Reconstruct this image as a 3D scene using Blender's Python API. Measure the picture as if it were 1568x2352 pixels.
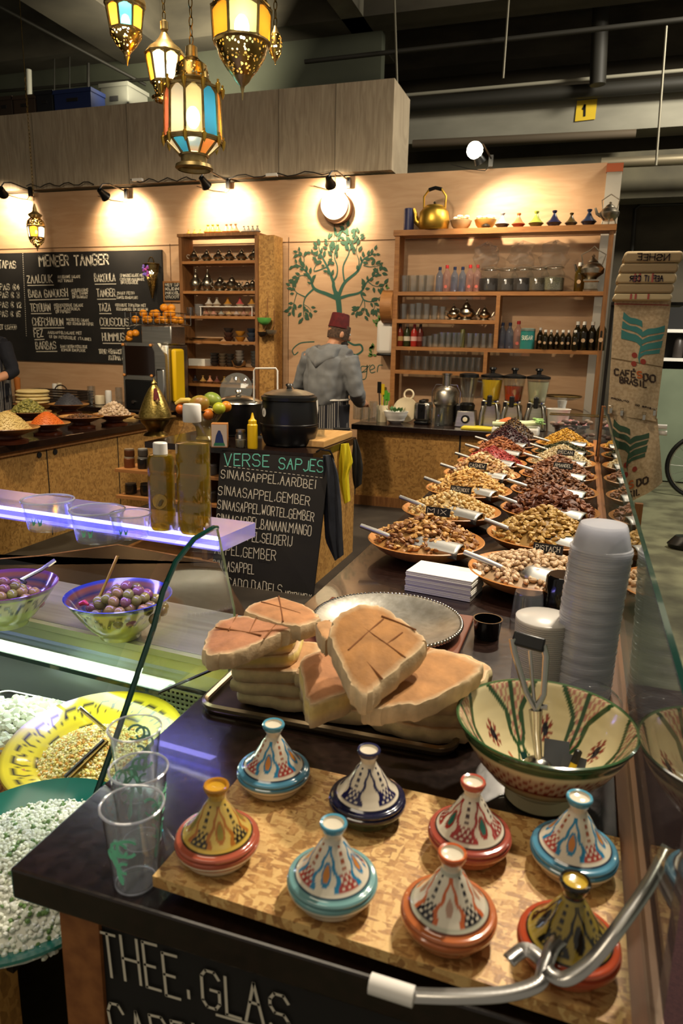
import bpy, bmesh, math, random
from math import sin, cos, pi, radians as R, atan2, sqrt
from mathutils import Vector as V, Matrix as MX, Euler
random.seed(7)
SC = bpy.context.scene
for o in list(bpy.data.objects): bpy.data.objects.remove(o)
C = SC.collection

# ------------------------------------------------------------------ camera
F, CX, CY, CAMZ = 1640.0, 784.0, 1176.0, 1.645
def _basis(yaw, pitch, roll):
    y, p, r = R(yaw), R(pitch), R(roll)
    f = V((-sin(y)*cos(p), cos(y)*cos(p), -sin(p))); a = V((cos(y), sin(y), 0)); u = a.cross(f)
    return a*cos(r)+u*sin(r), u*cos(r)-a*sin(r), f
CR, CU, CF = _basis(18.25, 13.25, 1.25)
CAM = V((0, 0, CAMZ))
cd = bpy.data.cameras.new('camera'); cam = bpy.data.objects.new('camera', cd); C.objects.link(cam)
cam.matrix_world = MX(((CR.x, CU.x, -CF.x, 0), (CR.y, CU.y, -CF.y, 0), (CR.z, CU.z, -CF.z, CAMZ), (0, 0, 0, 1)))
cd.sensor_fit = 'VERTICAL'; cd.sensor_height = 36; cd.sensor_width = 24; cd.lens = F/2352*36
cd.clip_start = .02; cd.clip_end = 60
cd.dof.use_dof = True; cd.dof.focus_distance = 2.4; cd.dof.aperture_fstop = 6.0
SC.camera = cam
def ray(px, py): return CF + CR*((px-CX)/F) - CU*((py-CY)/F)
def at(px, py, x=None, y=None, z=None):       # where the line of sight through a picture point meets a real plane
    d = ray(px, py)
    t = (z-CAMZ)/d.z if z is not None else (y/d.y if y is not None else x/d.x)
    return CAM + d*t
def on(px, py, p0, n): d = ray(px, py); return CAM + d*((p0-CAM).dot(n)/d.dot(n))
def mpp(p): return (V(p)-CAM).dot(CF)/F       # metres per picture point at p

# ------------------------------------------------------------------ render look
SC.view_settings.view_transform = 'Standard'; SC.view_settings.look = 'None'
SC.view_settings.gamma = 1; SC.view_settings.exposure = 0.55; SC.view_settings.use_curve_mapping = False
SC.render.engine = 'CYCLES'
cy = SC.cycles
cy.max_bounces = 10; cy.transparent_max_bounces = 48; cy.transmission_bounces = 8; cy.glossy_bounces = 4; cy.diffuse_bounces = 3
cy.caustics_reflective = False; cy.caustics_refractive = False; cy.sample_clamp_indirect = 4; cy.blur_glossy = 1.0
w = bpy.data.worlds.new('hall_air'); SC.world = w; w.use_nodes = True
w.node_tree.nodes['Background'].inputs[0].default_value = (1.0, .88, .70, 1); w.node_tree.nodes['Background'].inputs[1].default_value = .2

def lamp(name, kind, loc, power, col=(1, .74, .42), size=.1, to=None, spot=60, blend=.6, sy=None):
    l = bpy.data.lights.new(name, kind); l.energy = power; l.color = col
    if kind == 'AREA':
        l.size = size
        if sy: l.shape = 'RECTANGLE'; l.size_y = sy
    else: l.shadow_soft_size = size
    if kind == 'SPOT': l.spot_size = R(spot); l.spot_blend = blend
    o = bpy.data.objects.new(name, l); C.objects.link(o); o.location = loc
    if to is not None: o.rotation_euler = (V(to)-V(loc)).to_track_quat('-Z', 'Y').to_euler()
    return o
WARM = (1, .70, .38)
# ceiling spots over the serving counter (out of frame above), wall spots, display case tubes
lamp('track_spot', 'SPOT', (.45, 3.1, 3.7), 240, (1, .87, .69), .07, (-.25, 2.1, .9), 105, .7)
lamp('track_spot', 'SPOT', (.30, 2.15, 3.2), 120, (1, .87, .69), .05, (-.2, 1.0, .9), 80, .7)
lamp('track_spot', 'SPOT', (-.1, 5.3, 3.8), 190, (1, .85, .65), .07, (-.3, 4.2, .9), 95, .7)
lamp('track_spot', 'SPOT', (-2.0, 3.2, 4.3), 260, (1, .80, .55), .09, (-2.3, 5.6, 1.0), 100, .8)
lamp('track_spot', 'SPOT', (-3.6, 3.2, 4.3), 260, (1, .80, .55), .09, (-4.2, 5.6, 1.0), 95, .8)
lamp('hall_fill', 'AREA', (2.6, 7.0, 5.5), 420, (1, .92, .76), 1.2, (2.0, 10.0, 1.5))  # unseen area lights added to brighten hall, ceiling and foreground
lamp('hall_fill', 'AREA', (-4.5, 7.8, 4.9), 60, (1, .9, .66), 1.5, (-5.5, 8.6, 5.6))
lamp('hall_fill', 'AREA', (-1.5, .4, 5.4), 60, (1, .84, .62), 2.0, (-1.8, 4.5, 1.0))

# ------------------------------------------------------------------ materials
def lin(h):
    if not isinstance(h, str): return tuple(h)[:3]
    h = h.lstrip('#'); c = [int(h[i:i+2], 16)/255 for i in (0, 2, 4)]
    return tuple(((v+.055)/1.055)**2.4 if v > .04 else v/12.92 for v in c)
def rgba(h): return lin(h)+(1,)
def mat(name, col, rough=.5, metal=0, col2=None, scale=8, stretch=(1, 1, 1), bump=0, tex='noise', lo=.35, hi=.65, detail=4,
        coat=0, emit=None, estr=0, attr=False, rot=(0, 0, 0), dist=0, trans=0, ior=1.45, spec=.5, sss=0, bscale=None, rvar=0):
    m = bpy.data.materials.new(name); m.use_nodes = True; nt = m.node_tree; N = nt.nodes; L = nt.links
    b = N['Principled BSDF']; I = b.inputs
    I['Base Color'].default_value = rgba(col); I['Roughness'].default_value = rough; I['Metallic'].default_value = metal
    I['IOR'].default_value = ior; I['Transmission Weight'].default_value = trans; I['Coat Weight'].default_value = coat
    I['Specular IOR Level'].default_value = spec
    if sss: I['Subsurface Weight'].default_value = sss; I['Subsurface Radius'].default_value = (.01, .006, .003); I['Subsurface Scale'].default_value = 1
    if emit: I['Emission Color'].default_value = rgba(emit); I['Emission Strength'].default_value = estr
    if attr:
        a = N.new('ShaderNodeAttribute'); a.attribute_name = 'Col'; L.new(a.outputs['Color'], I['Base Color'])
    if col2 is not None or bump:
        tc = N.new('ShaderNodeTexCoord'); mp = N.new('ShaderNodeMapping'); L.new(tc.outputs['Object'], mp.inputs[0])
        mp.inputs['Scale'].default_value = stretch; mp.inputs['Rotation'].default_value = rot
        if tex == 'noise':
            t = N.new('ShaderNodeTexNoise'); t.inputs['Scale'].default_value = scale; t.inputs['Detail'].default_value = detail; t.inputs['Distortion'].default_value = dist; out = t.outputs[0]
        elif tex == 'wave':
            t = N.new('ShaderNodeTexWave'); t.inputs['Scale'].default_value = scale; t.inputs['Distortion'].default_value = dist or 6; t.inputs['Detail'].default_value = detail; t.inputs['Detail Scale'].default_value = 1.2; out = t.outputs[1]
        elif tex == 'voro':
            t = N.new('ShaderNodeTexVoronoi'); t.inputs['Scale'].default_value = scale; out = t.outputs[1]
        L.new(mp.outputs[0], t.inputs['Vector'])
        rp = N.new('ShaderNodeValToRGB'); rp.color_ramp.elements[0].position = lo; rp.color_ramp.elements[1].position = hi
        rp.color_ramp.elements[0].color = rgba(col); rp.color_ramp.elements[1].color = rgba(col2 or col)
        L.new(out, rp.inputs[0])
        if col2 is not None and not attr: L.new(rp.outputs[0], I['Base Color'])
        if rvar:
            mr = N.new('ShaderNodeMapRange'); mr.inputs[3].default_value = rough; mr.inputs[4].default_value = rough+rvar; L.new(out, mr.inputs[0]); L.new(mr.outputs[0], I['Roughness'])
        if bump:
            bt = N.new('ShaderNodeTexNoise') if bscale else None
            if bt: bt.inputs['Scale'].default_value = bscale; bt.inputs['Detail'].default_value = 3; L.new(tc.outputs['Object'], bt.inputs['Vector'])
            bp = N.new('ShaderNodeBump'); bp.inputs['Strength'].default_value = abs(bump); bp.inputs['Distance'].default_value = .004
            L.new(bt.outputs[0] if bt else out, bp.inputs['Height']); L.new(bp.outputs[0], I['Normal'])
    return m
def osb(name, c0, c1, c2, rough=.6, sc=1.0):
    m = mat(name, c0, rough); nt = m.node_tree; N = nt.nodes; L = nt.links; b = N['Principled BSDF']
    tc = N.new('ShaderNodeTexCoord'); cols = []
    for k, (rz, st) in enumerate((((.3, .5, .4), (14, 46, 30)), ((1.2, -.4, 1.5), (40, 15, 26)), ((-.5, .9, 2.4), (22, 48, 14)))):
        mp = N.new('ShaderNodeMapping'); mp.inputs['Rotation'].default_value = rz; mp.inputs['Scale'].default_value = tuple(s*sc for s in st)
        vo = N.new('ShaderNodeTexVoronoi'); vo.inputs['Scale'].default_value = 1; L.new(tc.outputs['Object'], mp.inputs[0]); L.new(mp.outputs[0], vo.inputs['Vector'])
        sp = N.new('ShaderNodeSeparateColor'); L.new(vo.outputs['Color'], sp.inputs[0]); cols.append(sp)
    mx = N.new('ShaderNodeMath'); mx.operation = 'GREATER_THAN'; mx.inputs[1].default_value = .5; L.new(cols[2].outputs[1], mx.inputs[0])
    mm = N.new('ShaderNodeMix'); L.new(mx.outputs[0], mm.inputs[0]); L.new(cols[0].outputs[0], mm.inputs[2]); L.new(cols[1].outputs[0], mm.inputs[3])
    nz = N.new('ShaderNodeTexNoise'); nz.inputs['Scale'].default_value = 70*sc; L.new(tc.outputs['Object'], nz.inputs['Vector'])
    ad = N.new('ShaderNodeMath'); ad.operation = 'MULTIPLY_ADD'; ad.inputs[1].default_value = .5; L.new(nz.outputs[0], ad.inputs[0]); L.new(mm.outputs[0], ad.inputs[2])
    rp = N.new('ShaderNodeValToRGB'); e = rp.color_ramp.elements; e[0].position = .2; e[0].color = rgba(c1); e[1].position = 1.15; e[1].color = rgba(c2); x = e.new(.62); x.color = rgba(c0)
    L.new(ad.outputs[0], rp.inputs[0]); L.new(rp.outputs[0], b.inputs['Base Color'])
    bp = N.new('ShaderNodeBump'); bp.inputs['Strength'].default_value = .25; bp.inputs['Distance'].default_value = .003; L.new(ad.outputs[0], bp.inputs['Height']); L.new(bp.outputs[0], b.inputs['Normal'])
    return m
def thin_glass(name, tint=(1, 1, 1), refl=1.0, rough=.03, milk=0, milkcol=(.9, .9, .9), ior=1.45):
    m = bpy.data.materials.new(name); m.use_nodes = True; nt = m.node_tree; N = nt.nodes; L = nt.links
    N.remove(N['Principled BSDF']); out = N['Material Output']
    tr = N.new('ShaderNodeBsdfTransparent'); tr.inputs[0].default_value = tuple(tint)+(1,)
    gl = N.new('ShaderNodeBsdfGlossy'); gl.inputs['Roughness'].default_value = rough
    fr = N.new('ShaderNodeLayerWeight'); fr.inputs[0].default_value = .5; pw = N.new('ShaderNodeMath'); pw.operation = 'POWER'; pw.inputs[1].default_value = 5; L.new(fr.outputs['Facing'], pw.inputs[0])
    mu = N.new('ShaderNodeMath'); mu.operation = 'MULTIPLY_ADD'; mu.inputs[1].default_value = .9; mu.inputs[2].default_value = .045*refl; mu.use_clamp = True; L.new(pw.outputs[0], mu.inputs[0])
    base = tr
    if milk:
        d = N.new('ShaderNodeBsdfDiffuse'); d.inputs[0].default_value = tuple(milkcol)+(1,); t2 = N.new('ShaderNodeBsdfTranslucent'); t2.inputs[0].default_value = tuple(milkcol)+(1,)
        a = N.new('ShaderNodeMixShader'); a.inputs[0].default_value = .5; L.new(d.outputs[0], a.inputs[1]); L.new(t2.outputs[0], a.inputs[2])
        b = N.new('ShaderNodeMixShader'); b.inputs[0].default_value = milk; L.new(tr.outputs[0], b.inputs[1]); L.new(a.outputs[0], b.inputs[2]); base = b
    x = N.new('ShaderNodeMixShader'); L.new(mu.outputs[0], x.inputs[0]); L.new(base.outputs[0], x.inputs[1]); L.new(gl.outputs[0], x.inputs[2]); L.new(x.outputs[0], out.inputs[0])
    return m
def pierced(name, col, scale=60, cut=.32, metal=1, rough=.3):      # metal sheet with punched holes
    m = mat(name, col, rough, metal); nt = m.node_tree; N = nt.nodes; L = nt.links; b = N['Principled BSDF']
    tc = N.new('ShaderNodeTexCoord'); vo = N.new('ShaderNodeTexVoronoi'); vo.inputs['Scale'].default_value = scale; L.new(tc.outputs['Object'], vo.inputs['Vector'])
    lt = N.new('ShaderNodeMath'); lt.operation = 'GREATER_THAN'; lt.inputs[1].default_value = cut; L.new(vo.outputs['Distance'], lt.inputs[0]); L.new(lt.outputs[0], b.inputs['Alpha'])
    return m
def emis(name, col, s):
    return mat(name, col, .5, emit=col, estr=s)

m_ply = mat('plywood_warm', '#c4a07c', .55, 0, '#b48e69', 2.2, (1, 1, 7), tex='noise', dist=1.2, lo=.3, hi=.75)
m_plyup = mat('plywood_grey', '#9a8a74', .7, 0, '#b9a990', 2.6, (9, 1, .9), dist=1.5, lo=.3, hi=.72)
m_osb = osb('osb', '#a67a3e', '#8a6432', '#b98d4c', .6, 1.8)
m_osbboard = osb('osb_board', '#b98b50', '#8f6538', '#d6b070', .5, 3.2)
m_lam = mat('dark_laminate', '#170d0a', .2, 0, '#22140f', 60, bump=.08, coat=.25, rvar=.1)
m_lamedge = mat('dark_edge', '#0d0908', .4)
m_pine = mat('shelf_pine', '#a9743f', .55, 0, '#8d5c2e', 5, (1, 8, 8), dist=1, lo=.3, hi=.7)
m_pinedark = mat('shelf_side', '#8f6236', .6, 0, '#734a25', 5, (8, 8, 1), dist=1)
m_post = mat('trim_wood', '#9a6234', .5, 0, '#7f4c26', 6, (6, .6, 6))
m_conc = mat('concrete_dark', '#4a4539', .9, 0, '#37332a', 1.5, (1, 1, 3), bump=.2)
m_beam = mat('beam_painted', '#8d8a7c', .85, 0, '#6d6a5e', 1.2, (1, 1, 3), lo=.3, hi=.8)
m_ceil = mat('ceiling_dark', '#3a352b', .95, 0, '#2a2720', .8)
m_ceil2 = mat('ceiling_green_grey', '#4c4f40', .9, 0, '#3c3f33', .8)
m_floor = mat('hall_floor', '#6b6b52', .55, 0, '#4a4836', 3.2, bump=.05, lo=.42, hi=.62, detail=8)
m_plat = mat('staff_floor', '#3a332b', .6, 0, '#2c2620', 4)
m_black = mat('black_plastic', '#0b0b0b', .35)
m_blackm = mat('black_matt', '#121110', .75)
m_white = mat('white_plastic', '#e6e2da', .4)
m_cream = mat('cream_card', '#d9c9a8', .7)
m_chalkb = mat('chalkboard', '#161412', .75, 0, '#201d1a', 3)
m_chalk = mat('chalk_white', '#d8d0bc', .95)
m_chalkg = mat('chalk_green', '#6fc9b4', .95)
m_steel = mat('steel', '#b9b6ae', .22, 1)
m_brushed = mat('steel_brushed', '#c4c0b6', .33, 1, '#aaa69c', 3, (1, 30, 30), lo=.3, hi=.7)
m_alu = mat('aluminium', '#a3a29e', .45, 1)
m_silver = mat('aged_silver', '#aaa292', .3, 1, '#847b6a', 12)
m_brass = mat('brass', '#b08a3e', .3, 1, '#8b6a2c', 20)
m_brassd = mat('brass_dark', '#7c6534', .35, 1, '#5b4922', 18)
m_gold = mat('gold_kettle', '#cfa848', .4, 1)
m_pierce = pierced('pierced_brass', '#a88a4c', 70, .36)
m_pierce2 = pierced('pierced_brass_fine', '#8f7a4a', 110, .34)
m_glass = thin_glass('clear_glass', (.93, .95, .95), 2.4, .05, milk=.02, milkcol=(.75, .78, .8))
m_pane = thin_glass('pane_glass', (.88, .93, .90), 1.0, .0, ior=1.5)
m_paneedge = mat('glass_edge', '#10332c', .1, 0, trans=.0, coat=.6)
m_cup = thin_glass('clear_plastic', (.96, .97, .98), 1.8, .06, milk=.05, milkcol=(.85, .88, .95))
m_stack = thin_glass('milky_plastic', (.93, .94, .97), 1.6, .12, milk=.5, milkcol=(.92, .93, .98))
m_lid = thin_glass('milky_lids', (.9, .9, .9), 1.0, .2, milk=.8, milkcol=(.86, .83, .78))
m_oil = thin_glass('olive_oil', (.56, .42, .01), 1.8, .03, milk=.3, milkcol=(.52, .39, .004))
m_paint = mat('glazed_paint', '#ffffff', .14, attr=True, coat=.5)
m_paintm = mat('matt_paint', '#ffffff', .7, attr=True)
m_bread = mat('bread_crust', '#d69a58', .8, attr=True, bump=.4, scale=70)
def _mottle(m, sc, lo, hi):          # uneven browning over the painted base colour
    nt = m.node_tree; N = nt.nodes; L = nt.links; a = [n for n in N if n.bl_idname == 'ShaderNodeAttribute'][0]; b = N['Principled BSDF']
    tc = N.new('ShaderNodeTexCoord'); nz = N.new('ShaderNodeTexNoise'); nz.inputs['Scale'].default_value = sc; nz.inputs['Detail'].default_value = 6; L.new(tc.outputs['Object'], nz.inputs['Vector'])
    mr = N.new('ShaderNodeMapRange'); mr.inputs[1].default_value = .3; mr.inputs[2].default_value = .7; mr.inputs[3].default_value = lo; mr.inputs[4].default_value = hi; L.new(nz.outputs[0], mr.inputs[0])
    mx = N.new('ShaderNodeMix'); mx.data_type = 'RGBA'; mx.blend_type = 'MULTIPLY'; mx.inputs[0].default_value = 1; L.new(a.outputs['Color'], mx.inputs[6]); L.new(mr.outputs[0], mx.inputs[7]); L.new(mx.outputs[2], b.inputs['Base Color'])
_mottle(m_bread, 26, .72, 1.18)
m_nutm = mat('nut_skin', '#ffffff', .5, attr=True)
m_tray = mat('bamboo', '#c98a4a', .4, 0, '#b4763a', 6, (1, 7, 1), coat=.25, dist=1)
m_traydk = mat('dark_clay', '#4a2415', .35, 0, '#2e150d', 6)
m_jute = mat('jute', '#bfab8c', .9, 0, '#a99475', 60, bump=.3, detail=2)
m_paper = mat('paper_white', '#ded9cd', .8)
m_red = mat('red_felt', '#5a1416', .9, 0, '#471012', 30)
m_hoodie = mat('grey_jersey', '#77797a', .9, 0, '#696b6d', 9, bump=.1)
m_apron = mat('striped_apron', '#15141a', .85)
m_skin = mat('skin', '#c08a68', .55, sss=.08)
m_hair = mat('hair_dark', '#1f1712', .8)
m_navy = mat('navy_cloth', '#11131c', .9)
m_denim = mat('dark_trousers', '#16171f', .9)
m_yel = mat('yellow_cloth', '#d8c81c', .8)
m_yelp = mat('yellow_plastic', '#e0b616', .35)
m_green = mat('mural_green', '#2f5a4c', .8)
m_greenl = mat('mural_leaf', '#33533f', .8)
m_bulb = emis('bulb', '#fff0cc', 32)
m_bulbw = emis('bulb_white', '#ffe9c0', 25)
m_led = emis('led_strip', '#5a55ff', 7)
m_rimp = thin_glass('cup_rim', (.95, .96, .98), 2.5, .1, milk=.5, milkcol=(.8, .82, .9))
m_ledw = emis('case_tube', '#b9c8ff', .8)

# ------------------------------------------------------------------ mesh helpers
class MB:
    def __init__(s): s.v = []; s.f = []; s.c = []; s.m = []; s.col = (1, 1, 1); s.mi = 0; s.T = None
    def add(s, vs, fs, cols=None, M=None):
        n = len(s.v)
        if s.T is not None: M = s.T @ M if M is not None else s.T
        for i, p in enumerate(vs):
            p = V(p); s.v.append(tuple(M @ p) if M is not None else tuple(p)); s.c.append(cols[i] if cols else s.col)
        for f in fs: s.f.append(tuple(i+n for i in f)); s.m.append(s.mi)
        return s
    def box(s, a, b, M=None):
        (x0, y0, z0), (x1, y1, z1) = a, b
        return s.add([(x0, y0, z0), (x1, y0, z0), (x1, y1, z0), (x0, y1, z0), (x0, y0, z1), (x1, y0, z1), (x1, y1, z1), (x0, y1, z1)],
                     [(3, 2, 1, 0), (4, 5, 6, 7), (0, 1, 5, 4), (1, 2, 6, 5), (2, 3, 7, 6), (3, 0, 4, 7)], None, M)
    def lathe(s, prof, n=24, loc=(0, 0, 0), fn=None, M=None, a0=0, sx=1, sy=1):
        vs = []; cs = []; k = len(prof); lx, ly, lz = loc
        for j in range(n):
            th = 2*pi*j/n+a0; ct, st = cos(th), sin(th)
            for i, (r, z) in enumerate(prof):
                vs.append((lx+r*ct*sx, ly+r*st*sy, lz+z)); cs.append(fn(th % (2*pi), r, z, i) if fn else s.col)
        fs = []
        for j in range(n):
            a, b = j*k, ((j+1) % n)*k
            for i in range(k-1): fs.append((a+i, b+i, b+i+1, a+i+1))
        return s.add(vs, fs, cs, M)
    def tube(s, pts, r, n=8, closed=False, M=None, cap=True):
        P = [V(p) for p in pts]; k = len(P); rs = r if isinstance(r, (list, tuple)) else [r]*k; vs = []; fs = []; up = None
        for i in range(k):
            t = (P[(i+1) % k]-P[i-1]) if closed else (P[min(i+1, k-1)]-P[max(i-1, 0)])
            if t.length < 1e-9: t = V((0, 0, 1))
            t.normalize()
            if up is None: up = V((0, 0, 1)) if abs(t.z) < .9 else V((1, 0, 0))
            up = up-t*up.dot(t)
            if up.length < 1e-6: up = t.orthogonal()
            up.normalize(); q = t.cross(up)
            for j in range(n): a = 2*pi*j/n; vs.append(P[i]+(up*cos(a)+q*sin(a))*rs[i])
        for i in range(k if closed else k-1):
            a, b = i*n, ((i+1) % k)*n
            for j in range(n): fs.append((a+j, a+(j+1) % n, b+(j+1) % n, b+j))
        if cap and not closed: fs.append(tuple(range(n))[::-1]); fs.append(tuple((k-1)*n+j for j in range(n)))
        return s.add(vs, fs, None, M)
    def ball(s, c, r, sx=1, sy=1, sz=1, n=12, k=7, M=None, jit=0, rnd=None):
        vs = [(0, 0, 0)]*0; fs = []
        for i in range(k+1):
            ph = pi*i/k
            for j in range(n):
                th = 2*pi*j/n; q = r*(1+(rnd.uniform(-jit, jit) if jit and 0 < i < k else 0))
                vs.append((c[0]+q*sx*sin(ph)*cos(th), c[1]+q*sy*sin(ph)*sin(th), c[2]+q*sz*cos(ph)))
        for i in range(k):
            for j in range(n): fs.append((i*n+j, (i+1)*n+j, (i+1)*n+(j+1) % n, i*n+(j+1) % n))
        return s.add(vs, fs, None, M)
    def prism(s, poly, z0, z1, M=None):
        n = len(poly); vs = [(x, y, z0) for x, y in poly]+[(x, y, z1) for x, y in poly]
        return s.add(vs, [tuple(range(n))[::-1], tuple(range(n, 2*n))]+[(i, (i+1) % n, n+(i+1) % n, n+i) for i in range(n)], None, M)
    def ribbon(s, pts, w, n, closed=False):           # flat stroke of width w lying on a plane with normal n
        P = [V(p) for p in pts]; n = V(n); k = len(P); vs = []
        for i in range(k):
            t = P[min(i+1, k-1)]-P[max(i-1, 0)]
            if t.length < 1e-9: t = V((1, 0, 0))
            q = t.normalized().cross(n).normalized(); ww = w[i] if isinstance(w, (list, tuple)) else w
            vs += [P[i]-q*ww/2, P[i]+q*ww/2]
        return s.add(vs, [(2*i, 2*i+1, 2*i+3, 2*i+2) for i in range(k-1)])
    def build(s, name, m, parent=None, loc=None, smooth=True, bevel=0, sub=0, rz=0):
        me = bpy.data.meshes.new(name); me.from_pydata(s.v, [], s.f); ms = m if isinstance(m, (list, tuple)) else [m]
        for x in ms: me.materials.append(x)
        if len(ms) > 1: me.polygons.foreach_set('material_index', s.m)
        at_ = me.color_attributes.new('Col', 'FLOAT_COLOR', 'POINT')
        at_.data.foreach_set('color', [q for c in s.c for q in (c[0], c[1], c[2], 1)])
        bm = bmesh.new(); bm.from_mesh(me); bmesh.ops.remove_doubles(bm, verts=bm.verts, dist=1e-6); bmesh.ops.recalc_face_normals(bm, faces=bm.faces)
        for f in bm.faces: f.smooth = smooth
        if smooth:
            for e in bm.edges:
                if len(e.link_faces) == 2 and e.calc_face_angle(0) > .7: e.smooth = False
        bm.to_mesh(me); bm.free()
        o = bpy.data.objects.new(name, me); C.objects.link(o)
        if parent is not None: o.parent = parent
        if loc is not None: o.location = loc
        if rz: o.rotation_euler.z = rz
        if bevel: b = o.modifiers.new('bev', 'BEVEL'); b.width = bevel; b.segments = 2; b.limit_method = 'ANGLE'
        if sub: b = o.modifiers.new('sub', 'SUBSURF'); b.levels = sub; b.render_levels = sub
        return o
def tag(o, label, cat, group=None, kind=None):
    o['label'] = label; o['category'] = cat
    if group: o['group'] = group
    if kind: o['kind'] = kind
    return o
def thing(name, label, cat, loc=(0, 0, 0), group=None, rz=0):
    o = bpy.data.objects.new(name, None); C.objects.link(o); o.location = loc; o.rotation_euler.z = rz; o.empty_display_size = .05
    return tag(o, label, cat, group)
def struct(name, mb, m, **k):
    o = mb.build(name, m, **k); o['kind'] = 'structure'; return o
def copy_tree(o, parent=None):
    c = o.copy(); C.objects.link(c)
    if parent is not None: c.parent = parent
    for ch in o.children: copy_tree(ch, c)
    return c
PROTO = {}
def place(key, maker, loc, label, rz=0, s=1, group=None, rx=0, ry=0):
    if key not in PROTO: o = PROTO[key] = maker()
    else: o = copy_tree(PROTO[key])
    o.location = loc; o.rotation_euler = (rx, ry, rz); o.scale = s if isinstance(s, (tuple, list)) else (s, s, s); o['label'] = label
    if group: o['group'] = group
    elif 'group' in o: del o['group']
    return o
ORD = 'first second third fourth fifth sixth seventh eighth ninth tenth eleventh twelfth thirteenth fourteenth fifteenth sixteenth'.split()
def rot(x=0, y=0, z=0, loc=(0, 0, 0), s=1):
    return MX.Translation(V(loc)) @ Euler((x, y, z)).to_matrix().to_4x4() @ MX.Scale(s, 4)
def one(name, mb, m, label, cat, group=None, kind=None, **k): return tag(mb.build(name, m, **k), label, cat, group, kind)

# ------------------------------------------------------------------ handwritten stroke letters on a 4 x 6 grid
_G = {'A': '002640;1333', 'B': '00062635342303;2342413000', 'C': '453616050110304 1'.replace(' ', ''), 'D': '000626453541422000', 'E': '46060040;0333', 'F': '460600;0333', 'G': '4536160501103041432 3'.replace(' ', ''),
 'H': '0006;4046;0343', 'I': '2026', 'J': '46411020 01'.replace(' ', ''), 'K': '0006;460340', 'L': '060040', 'M': '0006234640', 'N': '00064046', 'O': '160501103041453616', 'P': '000636454433 03'.replace(' ', ''), 'Q': '160501103041453616;3140',
 'R': '00063645443303;2340', 'S': '4536160504133342413010 01'.replace(' ', ''), 'T': '0646;2026', 'U': '060110304146', 'V': '062046', 'W': '0610233046', 'X': '0046;0640', 'Y': '062346;2320', 'Z': '06460040',
 ',': '21103', '.': '2021', '-': '1333', ':': '2021;2425', '€': '45362615110 1203041;0433;0232'.replace(' ', ''), '&': '400526360300 1030 43'.replace(' ', ''), '1': '142620', '2': '05163645440040', '3': '051636454433;33424130100 1'.replace(' ', ''), '4': '30360242', '5': '4606033342413010 01'.replace(' ', ''),
 '8': '231405162636454423;23120110304142 23'.replace(' ', ''), '(': '362420', ')': '162420', '7': '064610', '/': '0046', '0': '160501103041453616'}
def strokes(ch):
    out = []
    for p in _G.get(ch, '').split(';'):
        p = p[:len(p)//2*2]; q = [(int(p[i]), int(p[i+1])) for i in range(0, len(p), 2)]
        if len(q) > 1: out.append(q)
    return out
def chalk(mb, text, a, b, h, n, lw, rnd=None, up=None, off=.002):
    """write text between world points a and b (baseline) with capital height h on the plane with normal n"""
    a, b, n = V(a), V(b), V(n).normalized(); d = b-a; L_ = d.length; d.normalize(); u = up or n.cross(d).normalized()
    if u.z < 0: u = -u
    wd = {'I': .5, '.': .45, ',': .45, '1': .6, 'M': 1.25, 'W': 1.25, ' ': .7, 'J': .75, 'E': .85, 'L': .8, 'F': .85, '-': .7, ':': .45}; tot = sum(wd.get(q, 1) for q in text); run = 0; rnd = rnd or random
    for i, ch in enumerate(text):
        adv = L_*wd.get(ch, 1)/tot; x0 = a+d*run+n*off; run += adv; jy = rnd.uniform(-.05, .05)*h; hh = h*rnd.uniform(.93, 1.07); sx = adv*.72/4
        pass
        for st in strokes(ch):
            pts = [x0+d*(sx*x)+u*(hh*y/6+jy) for x, y in st]
            for p, q in zip(pts, pts[1:]): e = (q-p).normalized()*lw*.35; mb.ribbon([p-e, q+e], lw, n)

# ================================================================== the setting
T = .92; WY = 7.3; SY = 7.0; GX = .135; IZ = 1.0; PZ = .15
struct('floor', MB().box((-12, -1, -.1), (9, 13, 0)), m_floor, smooth=False)
struct('floor_staff', MB().box((-9, 1.9, 0), (-.62, WY, PZ)), m_plat, smooth=False)
struct('ceiling', MB().box((-14, -1, 5.7), (10, 13, 5.85)), m_ceil, smooth=False)
struct('wall_hall', MB().box((-14, 11.0, 0), (10, 11.2, 5.7)), mat('hall_wall', '#4b4437', .9, 0, '#39342a', 1.3, (1, 1, 2)), smooth=False)
struct('wall_left', MB().box((-9.2, -1, 0), (-9, 11, 5.7)), mat('hall_wall_left', '#4a4a3c', .9, 0, '#3a3a30', 1.3), smooth=False)
struct('wall_far_left', MB().box((-9, 9.0, 3.9), (-2.6, 9.15, 5.7)), m_ceil2, smooth=False)
struct('wall_back', MB().box((-8.9, WY, 0), (.02, WY+.06, 3.27)), m_ply, smooth=False)
struct('wall_upper', MB().box((-8.9, WY-.04, 3.3), (-1.96, WY+.6, 4.1)), m_plyup, smooth=False)
struct('trim_1', MB().box((.02, WY-.05, 0), (.15, WY+.1, 3.24)), mat('metal_edge', '#b7b0a2', .5, .3), smooth=False)
struct('trim_2', MB().box((.015, WY-.056, 3.18), (.155, WY+.106, 3.25)), mat('orange_cap', '#a8532a', .6), smooth=False)
seam = mat('seam_dark', '#5a3c22', .8)
struct('trim_3', MB().box((-8.9, WY-.0035, 2.66), (.02, WY-.0005, 2.668)), seam, smooth=False)
for k, (px, y0, y1) in enumerate(((663, 545, 1000), (770, 395, 545), (390, 560, 880))):
    a, b = at(px, y0, y=WY), at(px, y1, y=WY)
    struct('trim_%d' % (4+k), MB().box((a.x-.003, WY-.0035, max(.9, b.z)), (a.x+.003, WY-.0005, a.z)), seam, smooth=False)
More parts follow.
